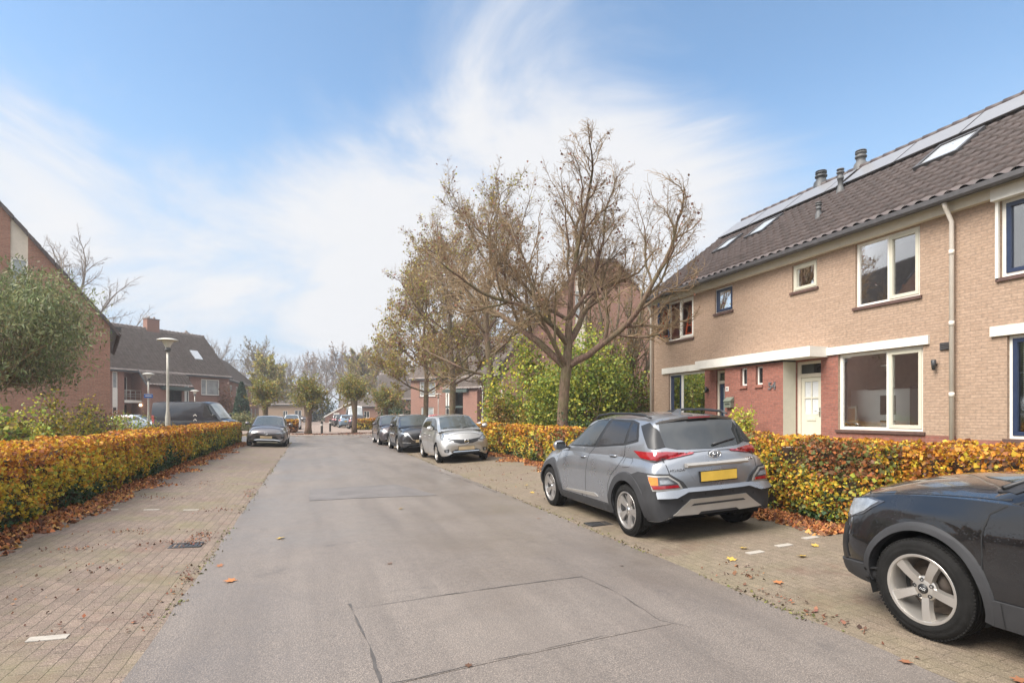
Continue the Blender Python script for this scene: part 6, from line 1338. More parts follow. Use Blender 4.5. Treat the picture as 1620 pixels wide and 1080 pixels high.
    for (txt, y, z, s_) in (('HYUNDAI', .545, .878, .042), ('KONA', -.52, .945, .05)):
        hx = min(C.hit('B', y+d, z)[0].x for d in (-.09, 0, .09))-.004; text_obj('badge_lettering', txt, s_, M['chrome'], Matrix.Translation((hx-.006, y, z)) @ Matrix.Rotation(R(-12 if y > 0 else 12), 4, 'Z') @ Rm, t, .003, .0006)
    # sides
    C.line('door_seam', 'L', [(.98, 1.0), (1.0, .85), (.97, .5), (.88, .33)], .008, mirror=True); C.line('door_seam', 'L', [(-.28, 1.08), (-.14, .98), (-.10, .6), (-.10, .33)], .008, mirror=True)
    C.line('door_seam', 'L', [(-1.14, 1.15), (-1.16, 1.03), (-1.07, .88), (-.90, .75), (-.80, .60), (-.78, .33)], .008, mirror=True); C.line('sill_seam', 'L', [(.86, .335), (-.76, .335)], .008, mirror=True)
    C.line('fuel_flap', 'L', [(-1.20, 1.0), (-1.36, 1.0), (-1.39, .96), (-1.36, .89), (-1.20, .87), (-1.18, .93), (-1.20, 1.0)], .006)
    C.decal('sill_cladding', 'L', [(.90, .33), (-.90, .33), (-.90, .225), (.90, .225)], M['clad'], .014, True, mirror=True)
    C.decal('sill_strip', 'L', [(.66, .368), (.60, .392), (-.40, .44), (-.50, .40), (-.40, .388)], M['skid'], .010, True, mirror=True)
    handle(C, [(.03, .93), (-.86, 1.0)], SILVER)
    mirror_(C, .66, .945, 1.075, SILVER, .95)
    for sg in (1, -1):
        mb = MB(); mb.tube([(.05, sg*.585, 1.475), (-.12, sg*.60, 1.535), (-.5, sg*.60, 1.565), (-1.0, sg*.595, 1.56), (-1.38, sg*.585, 1.535), (-1.5, sg*.58, 1.50)], [.012, .018, .018, .018, .018, .012], 8); mb.build('roof_rail', M['black'], t, uv=False)
    mb = MB(); mb.prism([(-1.30, .0, 1.53), (-1.12, .0, 1.535), (-1.27, .0, 1.60), (-1.31, .0, 1.60)], (0, .03, 0)); mb.build('antenna_fin', SILVER, t, uv=False)
    C.line('roof_seam', 'T', [(-1.42, -.58), (-1.42, .58)], .008)
    # front end (hidden from here)
    C.decal('grille', 'F', [(-.5, .70), (.5, .70), (.42, .46), (-.42, .46)], M['black'], .006, True); C.decal('headlight', 'F', [(.74, .62), (.56, .66), (.56, .52), (.72, .5)], M['clear_lens'], .008, True, mirror=True); plate(C, 'F', 0, .52, .52, .11, M['plate_f'])
    for (x, st) in ((1.3, R(0)), (-1.3, 0)):
        for sg in (1, -1): make_wheel(t, x, sg*.785, .33, .33, .215, .236, 'kona', sg, st, (M['alloy_cut'], M['alloy_dark']))
    return t
compact_suv()
# ---------------- the black compact SUV at the right photo edge (front wing and wheel in view)
BLACK = mat_paint('black_wet_paint', (.008, .008, .009), .1, .14, .22, .04)
def black_suv():
    t = car_root('wet black compact SUV cut by the right photo edge, front wheel and bonnet in view', 4.90, 1.545, 90, 'cars parked along the right side')
    ar = ((1.3, .345, .40), (-1.3, .345, .40))
    body = [(-1.98, 0, -.05, .33, .55, .60, .60, .62, .60), (-1.95, 0, -.07, .30, .66, .80, .74, .76, .72), (-1.88, 0, -.10, .27, .84, 1.0, .80, .85, .77), (-1.6, 0, -.04, .25, .99, 1.09, .83, .89, .79), (-.6, 0, 0, .22, .99, 1.07, .84, .885, .81), (.3, 0, 0, .22, .985, 1.05, .84, .885, .81), (.85, 0, .02, .23, 1.0, 1.09, .84, .89, .80),
            (1.15, 0, .04, .23, .99, 1.085, .84, .90, .775), (1.5, 0, .06, .24, .96, 1.05, .83, .895, .745), (1.78, 0, .08, .25, .915, .985, .79, .865, .71), (1.93, 0, .10, .27, .86, .93, .74, .82, .68), (2.02, 0, .11, .29, .76, .84, .69, .755, .63), (2.06, 0, .11, .32, .64, .72, .62, .68, .58), (2.08, 0, .10, .38, .54, .6, .5, .56, .5)]
    cab = [(-1.84, 0, -.10, .98, 1.04, 1.08, .74, .74, .71), (-1.70, 0, -.09, .98, 1.28, 1.33, .77, .74, .65), (-1.5, 0, -.05, .98, 1.44, 1.49, .79, .735, .59), (-.6, 0, 0, .98, 1.47, 1.53, .81, .74, .60), (.0, 0, .02, .98, 1.43, 1.50, .81, .73, .60), (.2, 0, .04, .98, 1.37, 1.45, .80, .725, .61), (.55, 0, .08, .98, 1.18, 1.25, .79, .75, .65), (.95, 0, .13, .97, 1.0, 1.05, .78, .76, .72)]
    C = Car(t, body, cab, ar, BLACK, crease=[(.865, .03, .012), (.66, .10, -.014)]); C.wells()
    C.arch_trim(.402, .462, M['clad'], .020, -.12, math.pi+.25)
    C.decal('side_window', 'L', [(.60, 1.08), (-.25, 1.10), (-.42, 1.43), (-.05, 1.41), (.25, 1.28)], M['car_glass'], .006, True, mirror=True); C.decal('side_window', 'L', [(-.36, 1.10), (-1.25, 1.14), (-1.1, 1.42), (-.53, 1.43)], M['car_glass2'], .006, True, mirror=True)
    C.decal('windscreen', 'F', [(-.68, 1.075), (.68, 1.075), (.56, 1.40), (-.56, 1.40)], M['screen_glass'], .004, True)
    C.decal('cowl', 'T', [(.80, -.72), (.96, -.62), (1.08, 0), (.96, .62), (.80, .72), (.74, .70), (.86, .55), (.95, 0), (.86, -.55), (.74, -.70)], M['black'], .006, True)
    wiper(C, 'T', (.93, .60), (.72, .05), .014); wiper(C, 'T', (.97, .05), (.75, -.45), .014)
    C.line('bonnet_seam', 'T', [(.80, .755), (1.0, .745), (1.35, .735), (1.7, .70), (1.84, .66), (1.95, .52), (2.01, .2), (2.01, -.2), (1.95, -.52), (1.84, -.66), (1.7, -.70), (1.0, -.745), (.80, -.755)], .009)
    C.line('bonnet_crease', 'T', [(.95, .50), (1.5, .47), (1.9, .40)], .006, BLACK, .004, True)
    C.line('door_seam', 'L', [(.66, 1.05), (.80, .99), (.885, .93), (.915, .80), (.905, .5), (.88, .27)], .009, mirror=True); C.line('door_seam', 'L', [(-.28, 1.08), (-.14, .98), (-.12, .4)], .008, mirror=True)
    C.decal('sill_cladding', 'L', [(.862, .405), (-.88, .405), (-.88, .235), (.88, .235)], M['clad'], .016, True, mirror=True); C.line('sill_seam', 'L', [(.80, .405), (.80, .24)], .006, off=.019, mirror=True)
    C.corner('headlight', 'G', [(1.72, .86, .895), (1.86, .82, .905), (2.0, .62, .85), (2.06, .40, .80), (2.05, .42, .745), (2.0, .64, .735), (1.93, .74, .725), (1.82, .82, .78)], M['lamp_dark'], .006)
    C.corner('headlight_lens', 'G', [(1.76, .85, .885), (1.87, .81, .892), (1.95, .70, .868), (1.95, .72, .755), (1.90, .77, .745), (1.82, .82, .80)], M['clear_lens'], .012)
    C.corner('side_intake', 'G', [(1.90, .76, .66), (2.02, .60, .66), (2.05, .44, .56), (2.04, .48, .36), (1.98, .66, .36), (1.88, .78, .42)], M['black'], .008)
    C.corner('bumper_chin', 'G', [(1.72, .88, .42), (1.90, .77, .40), (2.03, .50, .36), (2.05, .30, .36), (2.04, .30, .29), (1.95, .66, .28), (1.72, .86, .27)], M['clad'], .022)
    C.decal('grille', 'F', [(-.46, .80), (.46, .80), (.50, .68), (.34, .44), (-.34, .44), (-.50, .68)], M['black'], .010, True); plate(C, 'F', 0, .55, .52, .11, M['plate_f'])
    ex = C.hit('F', 0, .74)[0].x+.02; mb = MB()
    for k in range(4): cy = (k-1.5)*.052; mb.tube([(ex, cy+.034*math.cos(a), .74+.034*math.sin(a)) for a in np.linspace(0, 6.2832, 21)], .005, 6, cap=False)
    mb.build('emblem', M['chrome'], t, uv=False)
    handle(C, [(.0, .90), (-.92, .93)], BLACK); mirror_(C, .34, .97, 1.10, BLACK, 1.0)
    C.decal('rear_window', 'B', [(-.6, 1.14), (.6, 1.14), (.52, 1.40), (-.52, 1.40)], M['car_glass2'], .006, True); C.corner('tail_light', 'D', [(-1.7, .87, .98), (-1.90, .62, .95), (-1.90, .60, .80), (-1.75, .86, .82)], M['red_lens'], .008)
    for (x, wst) in ((1.3, 0), (-1.3, 0)):
        for sg in (1, -1): make_wheel(t, x, sg*.79, .345, .345, .22, .236, 'audi', sg, wst, logo='rings' if x > 0 and sg > 0 else None)
    return t
black_suv()
# ---------------- cars seen from the front and in the distance
def bodyset(L, W, H, wb, hood, cowl_x, roof_x, belt=1.0, wr=.32, tail='hatch', nose_z=.70):
    """body and cabin stations from the main measures; x forward, mid-wheelbase origin"""
    xf = L/2-.0; xr = -L/2; h = W/2
    body = [(xr+.07, 0, -.05, .36, .56, .62, h*.66, h*.68, h*.66), (xr+.09, 0, -.07, .30, .66, .78, h*.80, h*.83, h*.8), (xr+.15, 0, -.10, .27, .82, .96, h*.88, h*.93, h*.84), (xr+.40, 0, -.05, .24, belt-.03, belt+.06, h*.92, h*.985, h*.87), (-wb/2+.1, 0, 0, .21, belt-.01, belt+.06, h*.93, h, h*.88), (0, 0, 0, .20, belt-.03, belt+.04, h*.93, h*.99, h*.89),
            (cowl_x-.15, 0, .02, .21, belt-.05, belt+.02, h*.93, h*.99, h*.86), (wb/2, 0, .04, .22, hood-.05, hood+.04, h*.91, h*.995, h*.78), ((wb/2+xf)/2, 0, .07, .23, hood-.10, hood-.01, h*.88, h*.96, h*.74), (xf-.20, 0, .11, .24, nose_z+.0, nose_z+.09, h*.78, h*.86, h*.70), (xf-.12, 0, .12, .26, nose_z-.10, nose_z-.02, h*.7, h*.77, h*.64), (xf-.09, 0, .10, .32, .52, .58, h*.54, h*.6, h*.54)]
    tr = h*.67
    if tail == 'hatch': rear = [(xr+.22, 0, -.10, belt-.03, belt+.02, belt+.06, h*.83, h*.83, h*.79), (xr+.38, 0, -.09, belt-.03, belt+.26, belt+.31, h*.86, h*.82, h*.70), (xr+.56, 0, -.06, belt-.03, H-.11, H-.05, h*.88, h*.82, tr)]
    else: rear = [(xr+.62, 0, -.05, belt-.03, belt+.02, belt+.05, h*.82, h*.82, h*.78), (xr+.95, 0, -.04, belt-.03, belt+.24, belt+.28, h*.86, h*.81, h*.70), (xr+1.25, 0, -.02, belt-.03, H-.11, H-.05, h*.88, h*.81, tr)]
    cab = rear+[(xr+1.55, 0, 0, belt-.03, H-.06, H, h*.89, h*.815, tr), (roof_x-.4, 0, 0, belt-.03, H-.06, H, h*.90, h*.815, tr), (roof_x, 0, .03, belt-.03, H-.10, H-.03, h*.89, h*.81, tr), ((roof_x+cowl_x)/2, 0, .08, belt-.04, (H+belt)/2-.06, (H+belt)/2+.02, h*.88, h*.83, h*.72), (cowl_x+.05, 0, .14, belt-.05, belt-.02, belt+.02, h*.86, h*.84, h*.80)]
    return body, cab, ((wb/2, wr, wr+.055), (-wb/2, wr, wr+.055))
def sidewins(C, H, belt, cowl_x, roof_x, xr, tail='hatch'):
    b, tp = belt+.05, H-.10; xe = xr+(.75 if tail == 'hatch' else 1.3)
    C.decal('side_window', 'L', [(cowl_x-.28, b), (.02, b+.01), (-.05, tp), (roof_x-.15, tp-.01), (roof_x+.1, tp-.08)], M['car_glass'], .005, True, mirror=True)
    C.decal('side_window', 'L', [(-.05, b+.01), (xe-.05, b+.04), (xe+.20, tp-.02), (-.12, tp)], M['car_glass2'], .005, True, mirror=True)
def wheels(t, wb, W, wr, style='plain'):
    for x in (wb/2, -wb/2):
        for sg in (1, -1): make_wheel(t, x, sg*(W/2-.115), wr, wr, .2, wr*.68, style, sg)
def basic(label, x, y, yaw, paint, L, W, H, wb, hood, cowl, roof, belt=1.0, wr=.32, tail='hatch', nose=.70, group='cars parked along the right side', dz=0, full=True, plates=True):
    t = car_root(label, x, y, yaw, group, dz); b, c, a = bodyset(L, W, H, wb, hood, cowl, roof, belt, wr, tail, nose); C = Car(t, b, c, a, paint); C.wells(); sidewins(C, H, belt, cowl, roof, -L/2, tail)
    ws = (H-.04); h = W/2
    C.decal('windscreen', 'F', [(-h*.74, belt+.05), (h*.74, belt+.05), (h*.60, ws-.055), (h*.3, ws-.015), (-h*.3, ws-.015), (-h*.60, ws-.055)], M['screen_glass'], .004, True)
    C.decal('rear_window', 'B', [(-h*.70, belt+.10), (h*.70, belt+.10), (h*.58, ws-.08), (-h*.58, ws-.08)], M['car_glass2'], .004, True)
    C.corner('tail_light', 'D', [(-L/2+.42, h*.98, belt-.04), (-L/2+.12, h*.72, belt-.06), (-L/2+.10, h*.70, belt-.24), (-L/2+.30, h*.96, belt-.24)], M['red_lens'], .006)
    mirror_(C, cowl-.30, h+.085, belt+.09, paint, .95); wheels(t, wb, W, wr)
    if plates: plate(C, 'F', 0, .47, .52, .11, M['plate_f']); plate(C, 'B', 0, .72, .52, .11, M['plate_y'])
    return t, C
SIL2 = mat_paint('silver_metallic', (.50, .49, .47), .75, .3, 0, .08); DARKM = mat_paint('dark_grey_metallic', (.035, .034, .036), .6, .28, 0, .05); PLUM = mat_paint('plum_grey_metallic', (.075, .062, .066), .6, .3, 0, .06); GREYM = mat_paint('taupe_metallic', (.14, .125, .125), .65, .3, 0, .06)
def bonnet_lines(C, x0, x1, w0, w1):
    C.line('bonnet_seam', 'T', [(x0, w0), ((x0+x1)/2, (w0+w1)/2+.02), (x1, w1), (x1+.02, 0), (x1, -w1), ((x0+x1)/2, -(w0+w1)/2-.02), (x0, -w0)], .010)
# silver hatchback
t, C = basic('silver hatchback facing the camera, first of the cars in front of the tree row', 4.62, 19.62, -90, SIL2, 4.10, 1.70, 1.53, 2.60, 1.0, 1.28, .42, 1.02, .31, nose=.72)
C.corner('headlight', 'G', [(1.48, .80, .955), (1.62, .70, .93), (1.86, .50, .80), (1.93, .36, .725), (1.90, .50, .685), (1.78, .70, .72), (1.60, .82, .83)], M['lamp_dark'], .006); C.corner('headlight_lens', 'G', [(1.52, .79, .935), (1.64, .69, .91), (1.84, .52, .79), (1.90, .40, .725), (1.86, .55, .70), (1.76, .70, .735), (1.62, .81, .84)], M['clear_lens'], .010)
C.decal('grille', 'F', [(-.44, .765), (-.15, .735), (.15, .735), (.44, .765), (.38, .67), (.18, .615), (-.18, .615), (-.38, .67)], M['black'], .008, True)
C.decal('lower_grille', 'F', [(-.48, .375), (-.36, .43), (.36, .43), (.48, .375), (.40, .30), (-.40, .30)], M['black'], .008, True); C.decal('grille_bar', 'F', [(-.42, .385), (.42, .385), (.42, .362), (-.42, .362)], M['chrome'], .014, True); C.decal('bumper_lip', 'F', [(-.52, .285), (.52, .285), (.48, .25), (-.48, .25)], M['clad'], .012, True)
for sg in (1, -1):
    C.decal('fog_lamp_recess', 'F', [(sg*.54, .46), (sg*.70, .44), (sg*.68, .36), (sg*.56, .35)], M['black'], .006, True); C.decal('fog_lamp', 'F', ellipse(sg*.62, .40, .036, .036, 14), M['clear_lens'], .012, True)
ex = C.hit('F', 0, .675)[0].x+.025; mb = MB(); mb.tube([(ex, .068*math.cos(a), .68+.062*math.sin(a)) for a in np.linspace(0, 6.2832, 25)], .010, 6, cap=False); mb.box(ex-.006, -.085, .666, ex+.010, .085, .694); mb.build('emblem', M['chrome'], t, uv=False)
bonnet_lines(C, 1.22, 1.82, .66, .48); C.line('bonnet_crease', 'T', [(1.25, .42), (1.75, .30)], .012, SIL2, .006, True); C.line('door_seam', 'L', [(1.0, .98), (.98, .6), (.90, .32)], .008, mirror=True); C.line('door_seam', 'L', [(.0, 1.02), (.02, .32)], .008, mirror=True); C.line('door_seam', 'L', [(-.9, 1.02), (-.95, .85), (-.78, .55), (-.72, .32)], .008, mirror=True)
C.line('side_crease', 'L', [(.75, .52), (.0, .60), (-.7, .68)], .03, SIL2, .006, True); handle(C, [(.12, .86), (-.80, .90)], SIL2); wiper(C, 'F', (-.55, 1.08), (.02, 1.12), .010); wiper(C, 'F', (.05, 1.075), (.55, 1.12), .010)
# dark crossover with a chrome winged grille
t, C = basic('dark grey crossover with a chrome edged grille parked behind the silver hatchback', 4.22, 25.35, -90, DARKM, 4.40, 1.80, 1.54, 2.65, 1.0, 1.05, .20, 1.03, .34, nose=.76)
C.corner('headlight', 'G', [(1.72, .86, .84), (1.90, .74, .825), (2.05, .52, .79), (2.04, .54, .74), (1.92, .72, .745), (1.78, .84, .79)], M['clear_lens'], .008)
C.decal('grille', 'F', [(-.50, .79), (.50, .79), (.52, .72), (.36, .50), (-.36, .50), (-.52, .72)], M['black'], .008, True); C.line('grille_wing', 'F', [(-.72, .775), (-.52, .735), (-.37, .53), (-.2, .48), (.2, .48), (.37, .53), (.52, .735), (.72, .775)], .030, M['chrome'], .016)
C.decal('lower_cladding', 'F', [(-.78, .40), (-.4, .36), (.4, .36), (.78, .40), (.74, .27), (-.74, .27)], M['clad'], .012, True); C.line('bumper_strip', 'F', [(-.76, .435), (-.45, .405)], .022, SIL2, .016, True)
C.arch_trim(.397, .475, M['clad'], .02); C.decal('sill_cladding', 'L', [(.95, .36), (-.95, .36), (-.95, .215), (.95, .215)], M['clad'], .014, True, mirror=True); bonnet_lines(C, 1.0, 1.9, .70, .52); C.line('bonnet_crease', 'T', [(1.05, .5), (1.85, .33)], .014, DARKM, .007, True)
C.line('door_seam', 'L', [(.95, 1.0), (.93, .37)], .008, mirror=True); C.line('door_seam', 'L', [(-.03, 1.03), (-.03, .37)], .008, mirror=True)
# third in the row
t, C = basic('plum grey hatchback last in the row, mostly hidden by the dark crossover', 4.05, 31.3, -90, PLUM, 4.25, 1.76, 1.52, 2.6, .98, 1.1, .3, 1.0, .32)
C.corner('headlight', 'G', [(1.66, .84, .80), (1.9, .6, .76), (1.95, .45, .68), (1.8, .74, .68)], M['clear_lens'], .008); C.decal('grille', 'F', [(-.5, .68), (.5, .68), (.42, .55), (-.42, .55)], M['black'], .008, True)
# grey saloon on the left
t, C = basic('dark taupe saloon facing the camera at the end of the left hedge', -2.06, 31.5, -90, GREYM, 4.72, 1.81, 1.48, 2.70, .95, .98, .12, .97, .33, 'saloon', .70, group='cars parked along the left side')
C.corner('headlight', 'G', [(1.72, .86, .80), (1.95, .70, .77), (2.14, .48, .70), (2.20, .30, .665), (2.17, .34, .635), (2.05, .62, .625), (1.85, .82, .69)], M['clear_lens'], .008)
C.decal('upper_grille', 'F', [(-.62, .655), (-.2, .60), (.2, .60), (.62, .655), (.56, .625), (.2, .55), (-.2, .55), (-.56, .625)], M['black'], .010, True); C.decal('lower_grille', 'F', [(-.42, .52), (.42, .52), (.60, .33), (-.60, .33)], M['black'], .010, True)
C.line('bumper_chrome', 'F', [(-.72, .40), (-.60, .315), (-.36, .355), (.36, .355), (.60, .315), (.72, .40)], .028, M['chrome'], .016)
ex = C.hit('F', 0, .62)[0].x+.03; mb = MB(); mb.tube([(ex, .075*math.cos(a), .635+.05*math.sin(a)) for a in np.linspace(0, 6.2832, 21)], .008, 6, cap=False); mb.tube([(ex, .034*math.cos(a), .635+.045*math.sin(a)) for a in np.linspace(0, 6.2832, 17)], .006, 6, cap=False); mb.build('emblem', M['chrome'], t, uv=False)
for sg in (1, -1): C.decal('fog_lamp', 'F', ellipse(sg*.68, .36, .03, .03, 12), M['clear_lens'], .012, True); C.decal('side_vent', 'F', [(sg*.62, .50), (sg*.78, .52), (sg*.76, .40), (sg*.66, .38)], M['black'], .008, True)
bonnet_lines(C, .98, 2.02, .72, .5); C.line('bonnet_crease', 'T', [(1.0, .42), (2.0, .22)], .014, GREYM, .006, True)
# ---------------- vans
NAVYV = mat_paint('dark_blue_black_paint', (.012, .014, .020), .3, .3, 0, .06); WHITE_P = mat_paint('white_car_paint', (.70, .70, .69), .0, .3, 0, .05)
def van(label, x, y, yaw, paint, L, W, H, wb, name, panel=True, dz=0.0, group='vans', side_glass=False):
    t = car_root(label, x, y, yaw, group, dz, 'van', name); h = W/2; xr = -L/2+.0; xf = L/2
    body = [(xr+.05, 0, -.03, .42, 1.0, 1.08, h*.86, h*.88, h*.84), (xr+.10, 0, -.03, .36, 1.03, 1.10, h*.93, h*.97, h*.93), (xr+.5, 0, 0, .34, 1.05, 1.12, h*.96, h, h*.95), (.5, 0, 0, .32, 1.05, 1.12, h*.96, h, h*.95), (xf-1.35, 0, .02, .32, 1.12, 1.18, h*.96, h, h*.90), (xf-.95, 0, .05, .32, 1.08, 1.16, h*.94, h*.98, h*.84), (xf-.45, 0, .10, .32, .95, 1.06, h*.86, h*.92, h*.76), (xf-.18, 0, .14, .34, .80, .88, h*.74, h*.82, h*.68), (xf-.10, 0, .10, .42, .62, .68, h*.56, h*.62, h*.56)]
    cab = [(xr+.06, 0, -.02, 1.0, H-.14, H-.06, h*.93, h*.92, h*.80), (xr+.14, 0, -.02, 1.0, H-.10, H-.01, h*.95, h*.94, h*.80), (xr+.8, 0, 0, 1.0, H-.08, H, h*.965, h*.95, h*.82), (xf-2.3, 0, 0, 1.0, H-.08, H, h*.965, h*.95, h*.82), (xf-1.85, 0, .04, 1.0, H-.13, H-.05, h*.96, h*.93, h*.78), (xf-1.25, 0, .10, 1.04, 1.62, 1.70, h*.94, h*.90, h*.76), (xf-.85, 0, .16, 1.0, 1.10, 1.15, h*.9, h*.87, h*.80)]
    C = Car(t, body, cab, ((wb/2+.1, .35, .42), (-wb/2+.1, .35, .42)), paint); C.wells()
    C.decal('windscreen', 'F', [(-h*.78, 1.20), (h*.78, 1.20), (h*.72, H-.22), (h*.4, H-.17), (-h*.4, H-.17), (-h*.72, H-.22)], M['pale_glass'], .004, True)  # pale glass colour imitates bright sky mirrored in the windscreen
    C.decal('cab_window', 'L', [(xf-1.12, 1.25), (xf-2.05, 1.22), (xf-2.05, H-.30), (xf-1.72, H-.30)], M['car_glass'], .005, True, mirror=True)
    if side_glass: C.decal('side_window', 'L', [(xf-2.3, 1.25), (xr+1.6, 1.25), (xr+1.6, H-.45), (xf-2.3, H-.45)], M['car_glass2'], .005, True, mirror=True)
    if panel:
        C.decal('side_pressing', 'L', [(xf-2.4, 1.30), (xr+.35, 1.30), (xr+.35, H-.35), (xf-2.4, H-.35)], paint, -.002, False, mirror=True); C.line('sliding_door_seam', 'L', [(xf-2.25, .5), (xf-2.25, H-.2), (xf-3.5, H-.2), (xf-3.5, .5)], .014, mirror=True)
        C.decal('side_moulding', 'L', [(xf-2.2, .98), (xr+.25, .98), (xr+.25, .90), (xf-2.2, .90)], M['clad'], .014, True, mirror=True); C.line('door_seam', 'L', [(xf-1.05, 1.2), (xf-1.15, .55)], .012, mirror=True)
        for k in (0, 1):
            z = 1.42-k*.34; 
            for sg in (1, -1):
                a, n = C.hit('L' if sg > 0 else 'R', xf-2.65, z); mb = MB(); y = a.y+sg*.012; mb.tube([(xf-2.77, y, z-.08), (xf-2.65, y, z+.04), (xf-2.53, y, z-.08)], .026, 6, smooth=False); mb.build('chevron_emblem', M['lampw'], t, uv=False)
    C.corner('headlight', 'G', [(xf-.62, h*.95, 1.02), (xf-.30, h*.72, .98), (xf-.18, h*.6, .80), (xf-.34, h*.84, .78)], M['clear_lens'], .008); C.decal('grille', 'F', [(-h*.5, .84), (h*.5, .84), (h*.5, .66), (-h*.5, .66)], M['black'], .008, True); C.decal('front_bumper', 'F', [(-h*.8, .60), (h*.8, .60), (h*.78, .36), (-h*.78, .36)], M['clad'], .012, True)
    C.corner('tail_light', 'D', [(xr+.25, h*.99, 1.4), (xr+.08, h*.86, 1.4), (xr+.08, h*.86, .85), (xr+.25, h*.99, .85)], M['red_lens'], .008); C.decal('rear_window', 'B', [(-h*.8, 1.25), (h*.8, 1.25), (h*.76, H-.35), (-h*.76, H-.35)], M['car_glass2'], .005, True)
    mirror_(C, xf-1.2, h+.14, 1.38, M['black'], 1.5); wheels_v(t, wb, W)
    return t
def wheels_v(t, wb, W):
    for x in (wb/2+.1, -wb/2+.1):
        for sg in (1, -1): make_wheel(t, x, sg*(W/2-.13), .35, .35, .22, .22, 'plain', sg, mats=(M['plastic_grey'], M['black']))
van('dark panel van parked behind the left hedge with a white chevron emblem on its side', -8.05, 48.35, -20, NAVYV, 5.95, 2.05, 2.42, 3.7, 'panel_van', dz=.02)
van('white camper van facing the camera on the right of the far street', 5.0, 74, -90, WHITE_P, 5.2, 2.0, 2.55, 3.2, 'camper_van', False, side_glass=True, group='vans')
# ---------------- small cars far off
LB = mat_paint('pale_blue_paint', (.26, .31, .37), .2, .3, 0, .05); REDP = mat_paint('red_paint', (.40, .03, .03), .1, .3, 0, .05); BLUEP = mat_paint('steel_blue_paint', (.20, .28, .36), .4, .3, 0, .05)
FG = 'cars parked far down the street'; hb = (4.05, 1.74, 1.48, 2.55, .96, 1.05, .2)
basic('pale blue hatchback half hidden behind the bushes by the left courtyard house', -13.2, 53.2, -12, LB, *hb, group=FG)
basic('white hatchback behind the hedge beside the orange shrub', 11.6, 35.2, 200, WHITE_P, *hb, group=FG, dz=-.25)
basic('black hatchback with silver wheels parked sideways right of the camper van', 7.0, 57.8, 188, DARKM, *hb, group=FG)
basic('steel blue hatchback seen from behind in the far right row', 3.6, 67.5, 90, BLUEP, *hb, group=FG); basic('grey hatchback parked nearest in the far right row', 4.3, 62.2, 90, PLUM, *hb, group=FG)
basic('silver hatchback parked between the blue car and the camper van', 4.6, 69.5, -90, SIL2, *hb, group=FG)
basic('dark hatchback parked behind the blue car in the far right row', 3.3, 73.5, 90, DARKM, *hb, group=FG); basic('dark grey hatchback last but one in the far right row', 3.2, 79.5, 90, GREYM, *hb, group=FG)
basic('white hatchback behind the red brown hedge left of the thick pollard', -1.9, 61, -90, WHITE_P, *hb, group=FG)
basic('red hatchback whose roof shows above the dark crossover', 9.2, 46.0, 160, REDP, *hb, group=FG)
basic('white estate whose roof shows left of the red car', 6.6, 46.6, 170, WHITE_P, *hb, group=FG)
basic('grey hatchback standing across the far street end by the walking person', -2.6, 112, 0, GREYM, *hb, group=FG)
# ------------------------------------------------------------------ street furniture
def street_lamp(label, x, y, h, r=.06, base=True, z=None):
    z = zg(x, y) if z is None else z; t = thing('street_lamp', label, 'street lamp', (x, y, z), group='mushroom topped street lamps')
    mb = MB(); mb.tube([(0, 0, -.1), (0, 0, 1.35), (0, 0, 1.62), (0, 0, h*.7), (0, 0, h-.42)], [r*1.75, r*1.65, r*.95, r*.9, r*.8] if base else [r*.8]*5, 14); mb.build('post', M['galv'], t, uv=False)
    mb = MB(); T = Matrix.Translation((0, 0, h)); mb.lathe([(.055, -.44), (.10, -.43), (.10, -.33), (.06, -.32), (.06, -.30)], 16, T); mb.build('collar', M['plastic_grey'], t, uv=False)
    mb = MB(); mb.lathe([(.08, -.30), (.11, -.22), (.185, -.08), (.20, -.06)], 24, T); mb.build('lamp_bowl', M['lampw'], t, uv=False)
    mb = MB(); mb.lathe([(.20, -.06), (.345, -.05), (.35, -.03), (.29, .0), (.16, .03), (.001, .045)], 28, T); mb.build('lamp_hood', M['lampw'], t, uv=False)
    return t
street_lamp('weathered street lamp standing in the left hedge, tallest in the photo', -4.97, 23.9, 4.2, .052)
l2 = street_lamp('thin street lamp carrying a small blue sign in front of the entrance wing', -9.95, 42.6, 4.15, .05)
sg = thing('blue_sign', 'small blue street sign strapped to the thin lamp post', 'sign', (-9.95, 42.6, 2.72)); mb = MB(); d = Vector((9.95, -42.6, 0)).normalized(); u = Vector((-d.y, d.x, 0)); o = d*.06
mb.obox(o, u, d, -.24, .24, 0, .015, -.13, .13); mb.build('sign_plate', M['blue_sign'], sg); mb = MB(); mb.obox(o, u, d, -.24, .24, .0155, .0175, .095, .115); mb.obox(o, u, d, -.17, .17, .0155, .0175, -.03, .03); mb.build('sign_marks', M['lampw'], sg)
street_lamp('low street lamp in front of the wall of the left courtyard house', -9.65, 56.3, 3.6, .045)
street_lamp('street lamp partly hidden by the third tree trunk by the balcony bay', 15.1, 51.9, 4.15, .05); street_lamp('street lamp in front of the left windows of the dark roofed courtyard house', 12.0, 57.2, 3.6, .045)
def bollard(label, x, y, h=.95, r=.085):
    t = thing('bollard', label, 'bollard', (x, y, .045), group='dark street bollards'); mb = MB(); mb.lathe([(r, -.1), (r, h-.10), (r*.85, h-.02), (r*.3, h), (.001, h)], 14); mb.build('post', M['bollard'], t, uv=False); mb = MB(); mb.lathe([(r+.004, h-.32), (r+.004, h-.18)], 14); mb.build('white_band', M['lampw'], t, uv=False)
M['bollard'] = mat_plain('bollard_wood', (.035, .032, .03), .8, var=.3)
bollard('dark bollard with a white band in the middle of the street end', .68, 45.6); bollard('second dark bollard, farther off and right of the banded one', 1.45, 51.8, 1.05); bollard('dark bollard beside the black hatchback', 5.3, 46.4, .9)
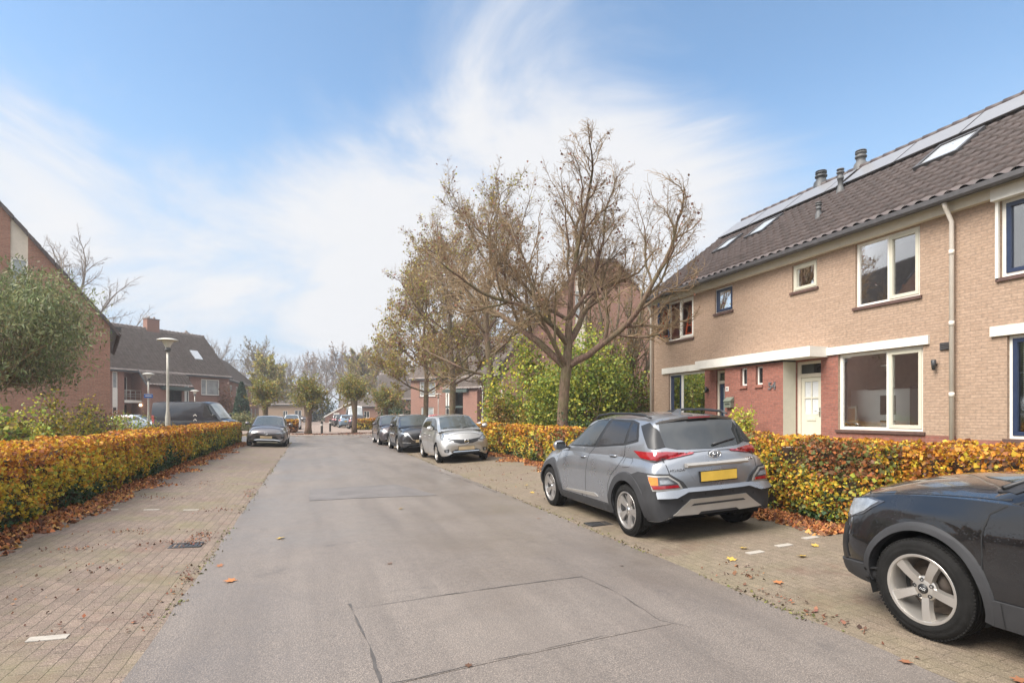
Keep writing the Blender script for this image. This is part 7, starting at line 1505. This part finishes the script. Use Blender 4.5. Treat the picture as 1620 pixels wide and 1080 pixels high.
# ------------------------------------------------------------------ a person far down the street
def person():
    t = thing('person', 'person in dark clothes walking far down the street', 'person', (-.12, 108, .045))
    def skin(name, V, E, rad, mat, root=0):
        me = bpy.data.meshes.new(name); me.from_pydata(V, E, []); o = bpy.data.objects.new(name, me); COL.objects.link(o); m = o.modifiers.new('skin', 'SKIN'); s = o.modifiers.new('sub', 'SUBSURF'); s.levels = 1; s.render_levels = 1
        for i, r in enumerate(rad): me.skin_vertices[0].data[i].radius = (r, r); me.skin_vertices[0].data[i].use_root = i == root
        bpy.context.view_layer.update(); e = o.evaluated_get(bpy.context.evaluated_depsgraph_get()); m2 = bpy.data.meshes.new_from_object(e); bpy.data.objects.remove(o); m2.name = name; m2.materials.clear(); m2.materials.append(mat)
        for p in m2.polygons: p.use_smooth = True
        q = bpy.data.objects.new(name, m2); COL.objects.link(q); q.parent = t; return q
    V = [(0, 0, .95), (0, 0, 1.2), (0, 0, 1.42), (0, 0, 1.53), (0, -.02, 1.66), (0, -.02, 1.74), (.20, 0, 1.40), (.27, .04, 1.12), (.25, -.08, .90), (-.20, 0, 1.40), (-.27, -.03, 1.12), (-.25, -.14, .92), (.10, 0, .88), (.11, -.14, .48), (.11, -.12, .09), (.11, -.26, .04), (-.10, 0, .88), (-.10, .12, .48), (-.10, .28, .14), (-.10, .18, .06), (.25, -.12, .80), (-.25, -.19, .83)]
    E = [(0, 1), (1, 2), (2, 3), (3, 4), (4, 5), (2, 6), (6, 7), (7, 8), (8, 20), (2, 9), (9, 10), (10, 11), (11, 21), (0, 12), (12, 13), (13, 14), (14, 15), (0, 16), (16, 17), (17, 18), (18, 19)]
    skin('body', V, E, [.15, .15, .16, .055, .10, .085, .07, .05, .04, .07, .05, .04, .095, .065, .05, .04, .095, .065, .05, .04, .035, .035], M['cloth'])
    mb = MB(); mb.lathe([(.001, -.11), (.07, -.09), (.095, 0), (.08, .08), (.001, .11)], 14, Matrix.Translation((0, -.03, 1.67))); mb.build('face', M['skin'], t, uv=False)
    mb = MB(); mb.lathe([(.10, -.02), (.105, .05), (.07, .11), (.001, .125)], 14, Matrix.Translation((0, -.01, 1.68))); mb.build('hair', M['black'], t, uv=False)
M['cloth'] = mat_plain('dark_cloth', (.06, .06, .075), .9, var=.2); M['skin'] = mat_plain('skin', (.45, .27, .20), .6, var=.05)
person()
# ------------------------------------------------------------------ damp autumn air
def haze():
    m = bpy.data.materials.new('haze'); m.use_nodes = True; nt = m.node_tree; nt.nodes.remove(nt.nodes['Principled BSDF'])
    v = nt.nodes.new('ShaderNodeVolumePrincipled'); v.inputs['Color'].default_value = (.93, .94, .96, 1); v.inputs['Density'].default_value = .0012; v.inputs['Anisotropy'].default_value = .3
    nt.links.new(v.outputs[0], nt.nodes['Material Output'].inputs['Volume'])
    b = MB(); b.box(-450, -210, -1.2, 450, 650, 26); o = b.build('haze', m, uv=False); o['kind'] = 'stuff'
haze()
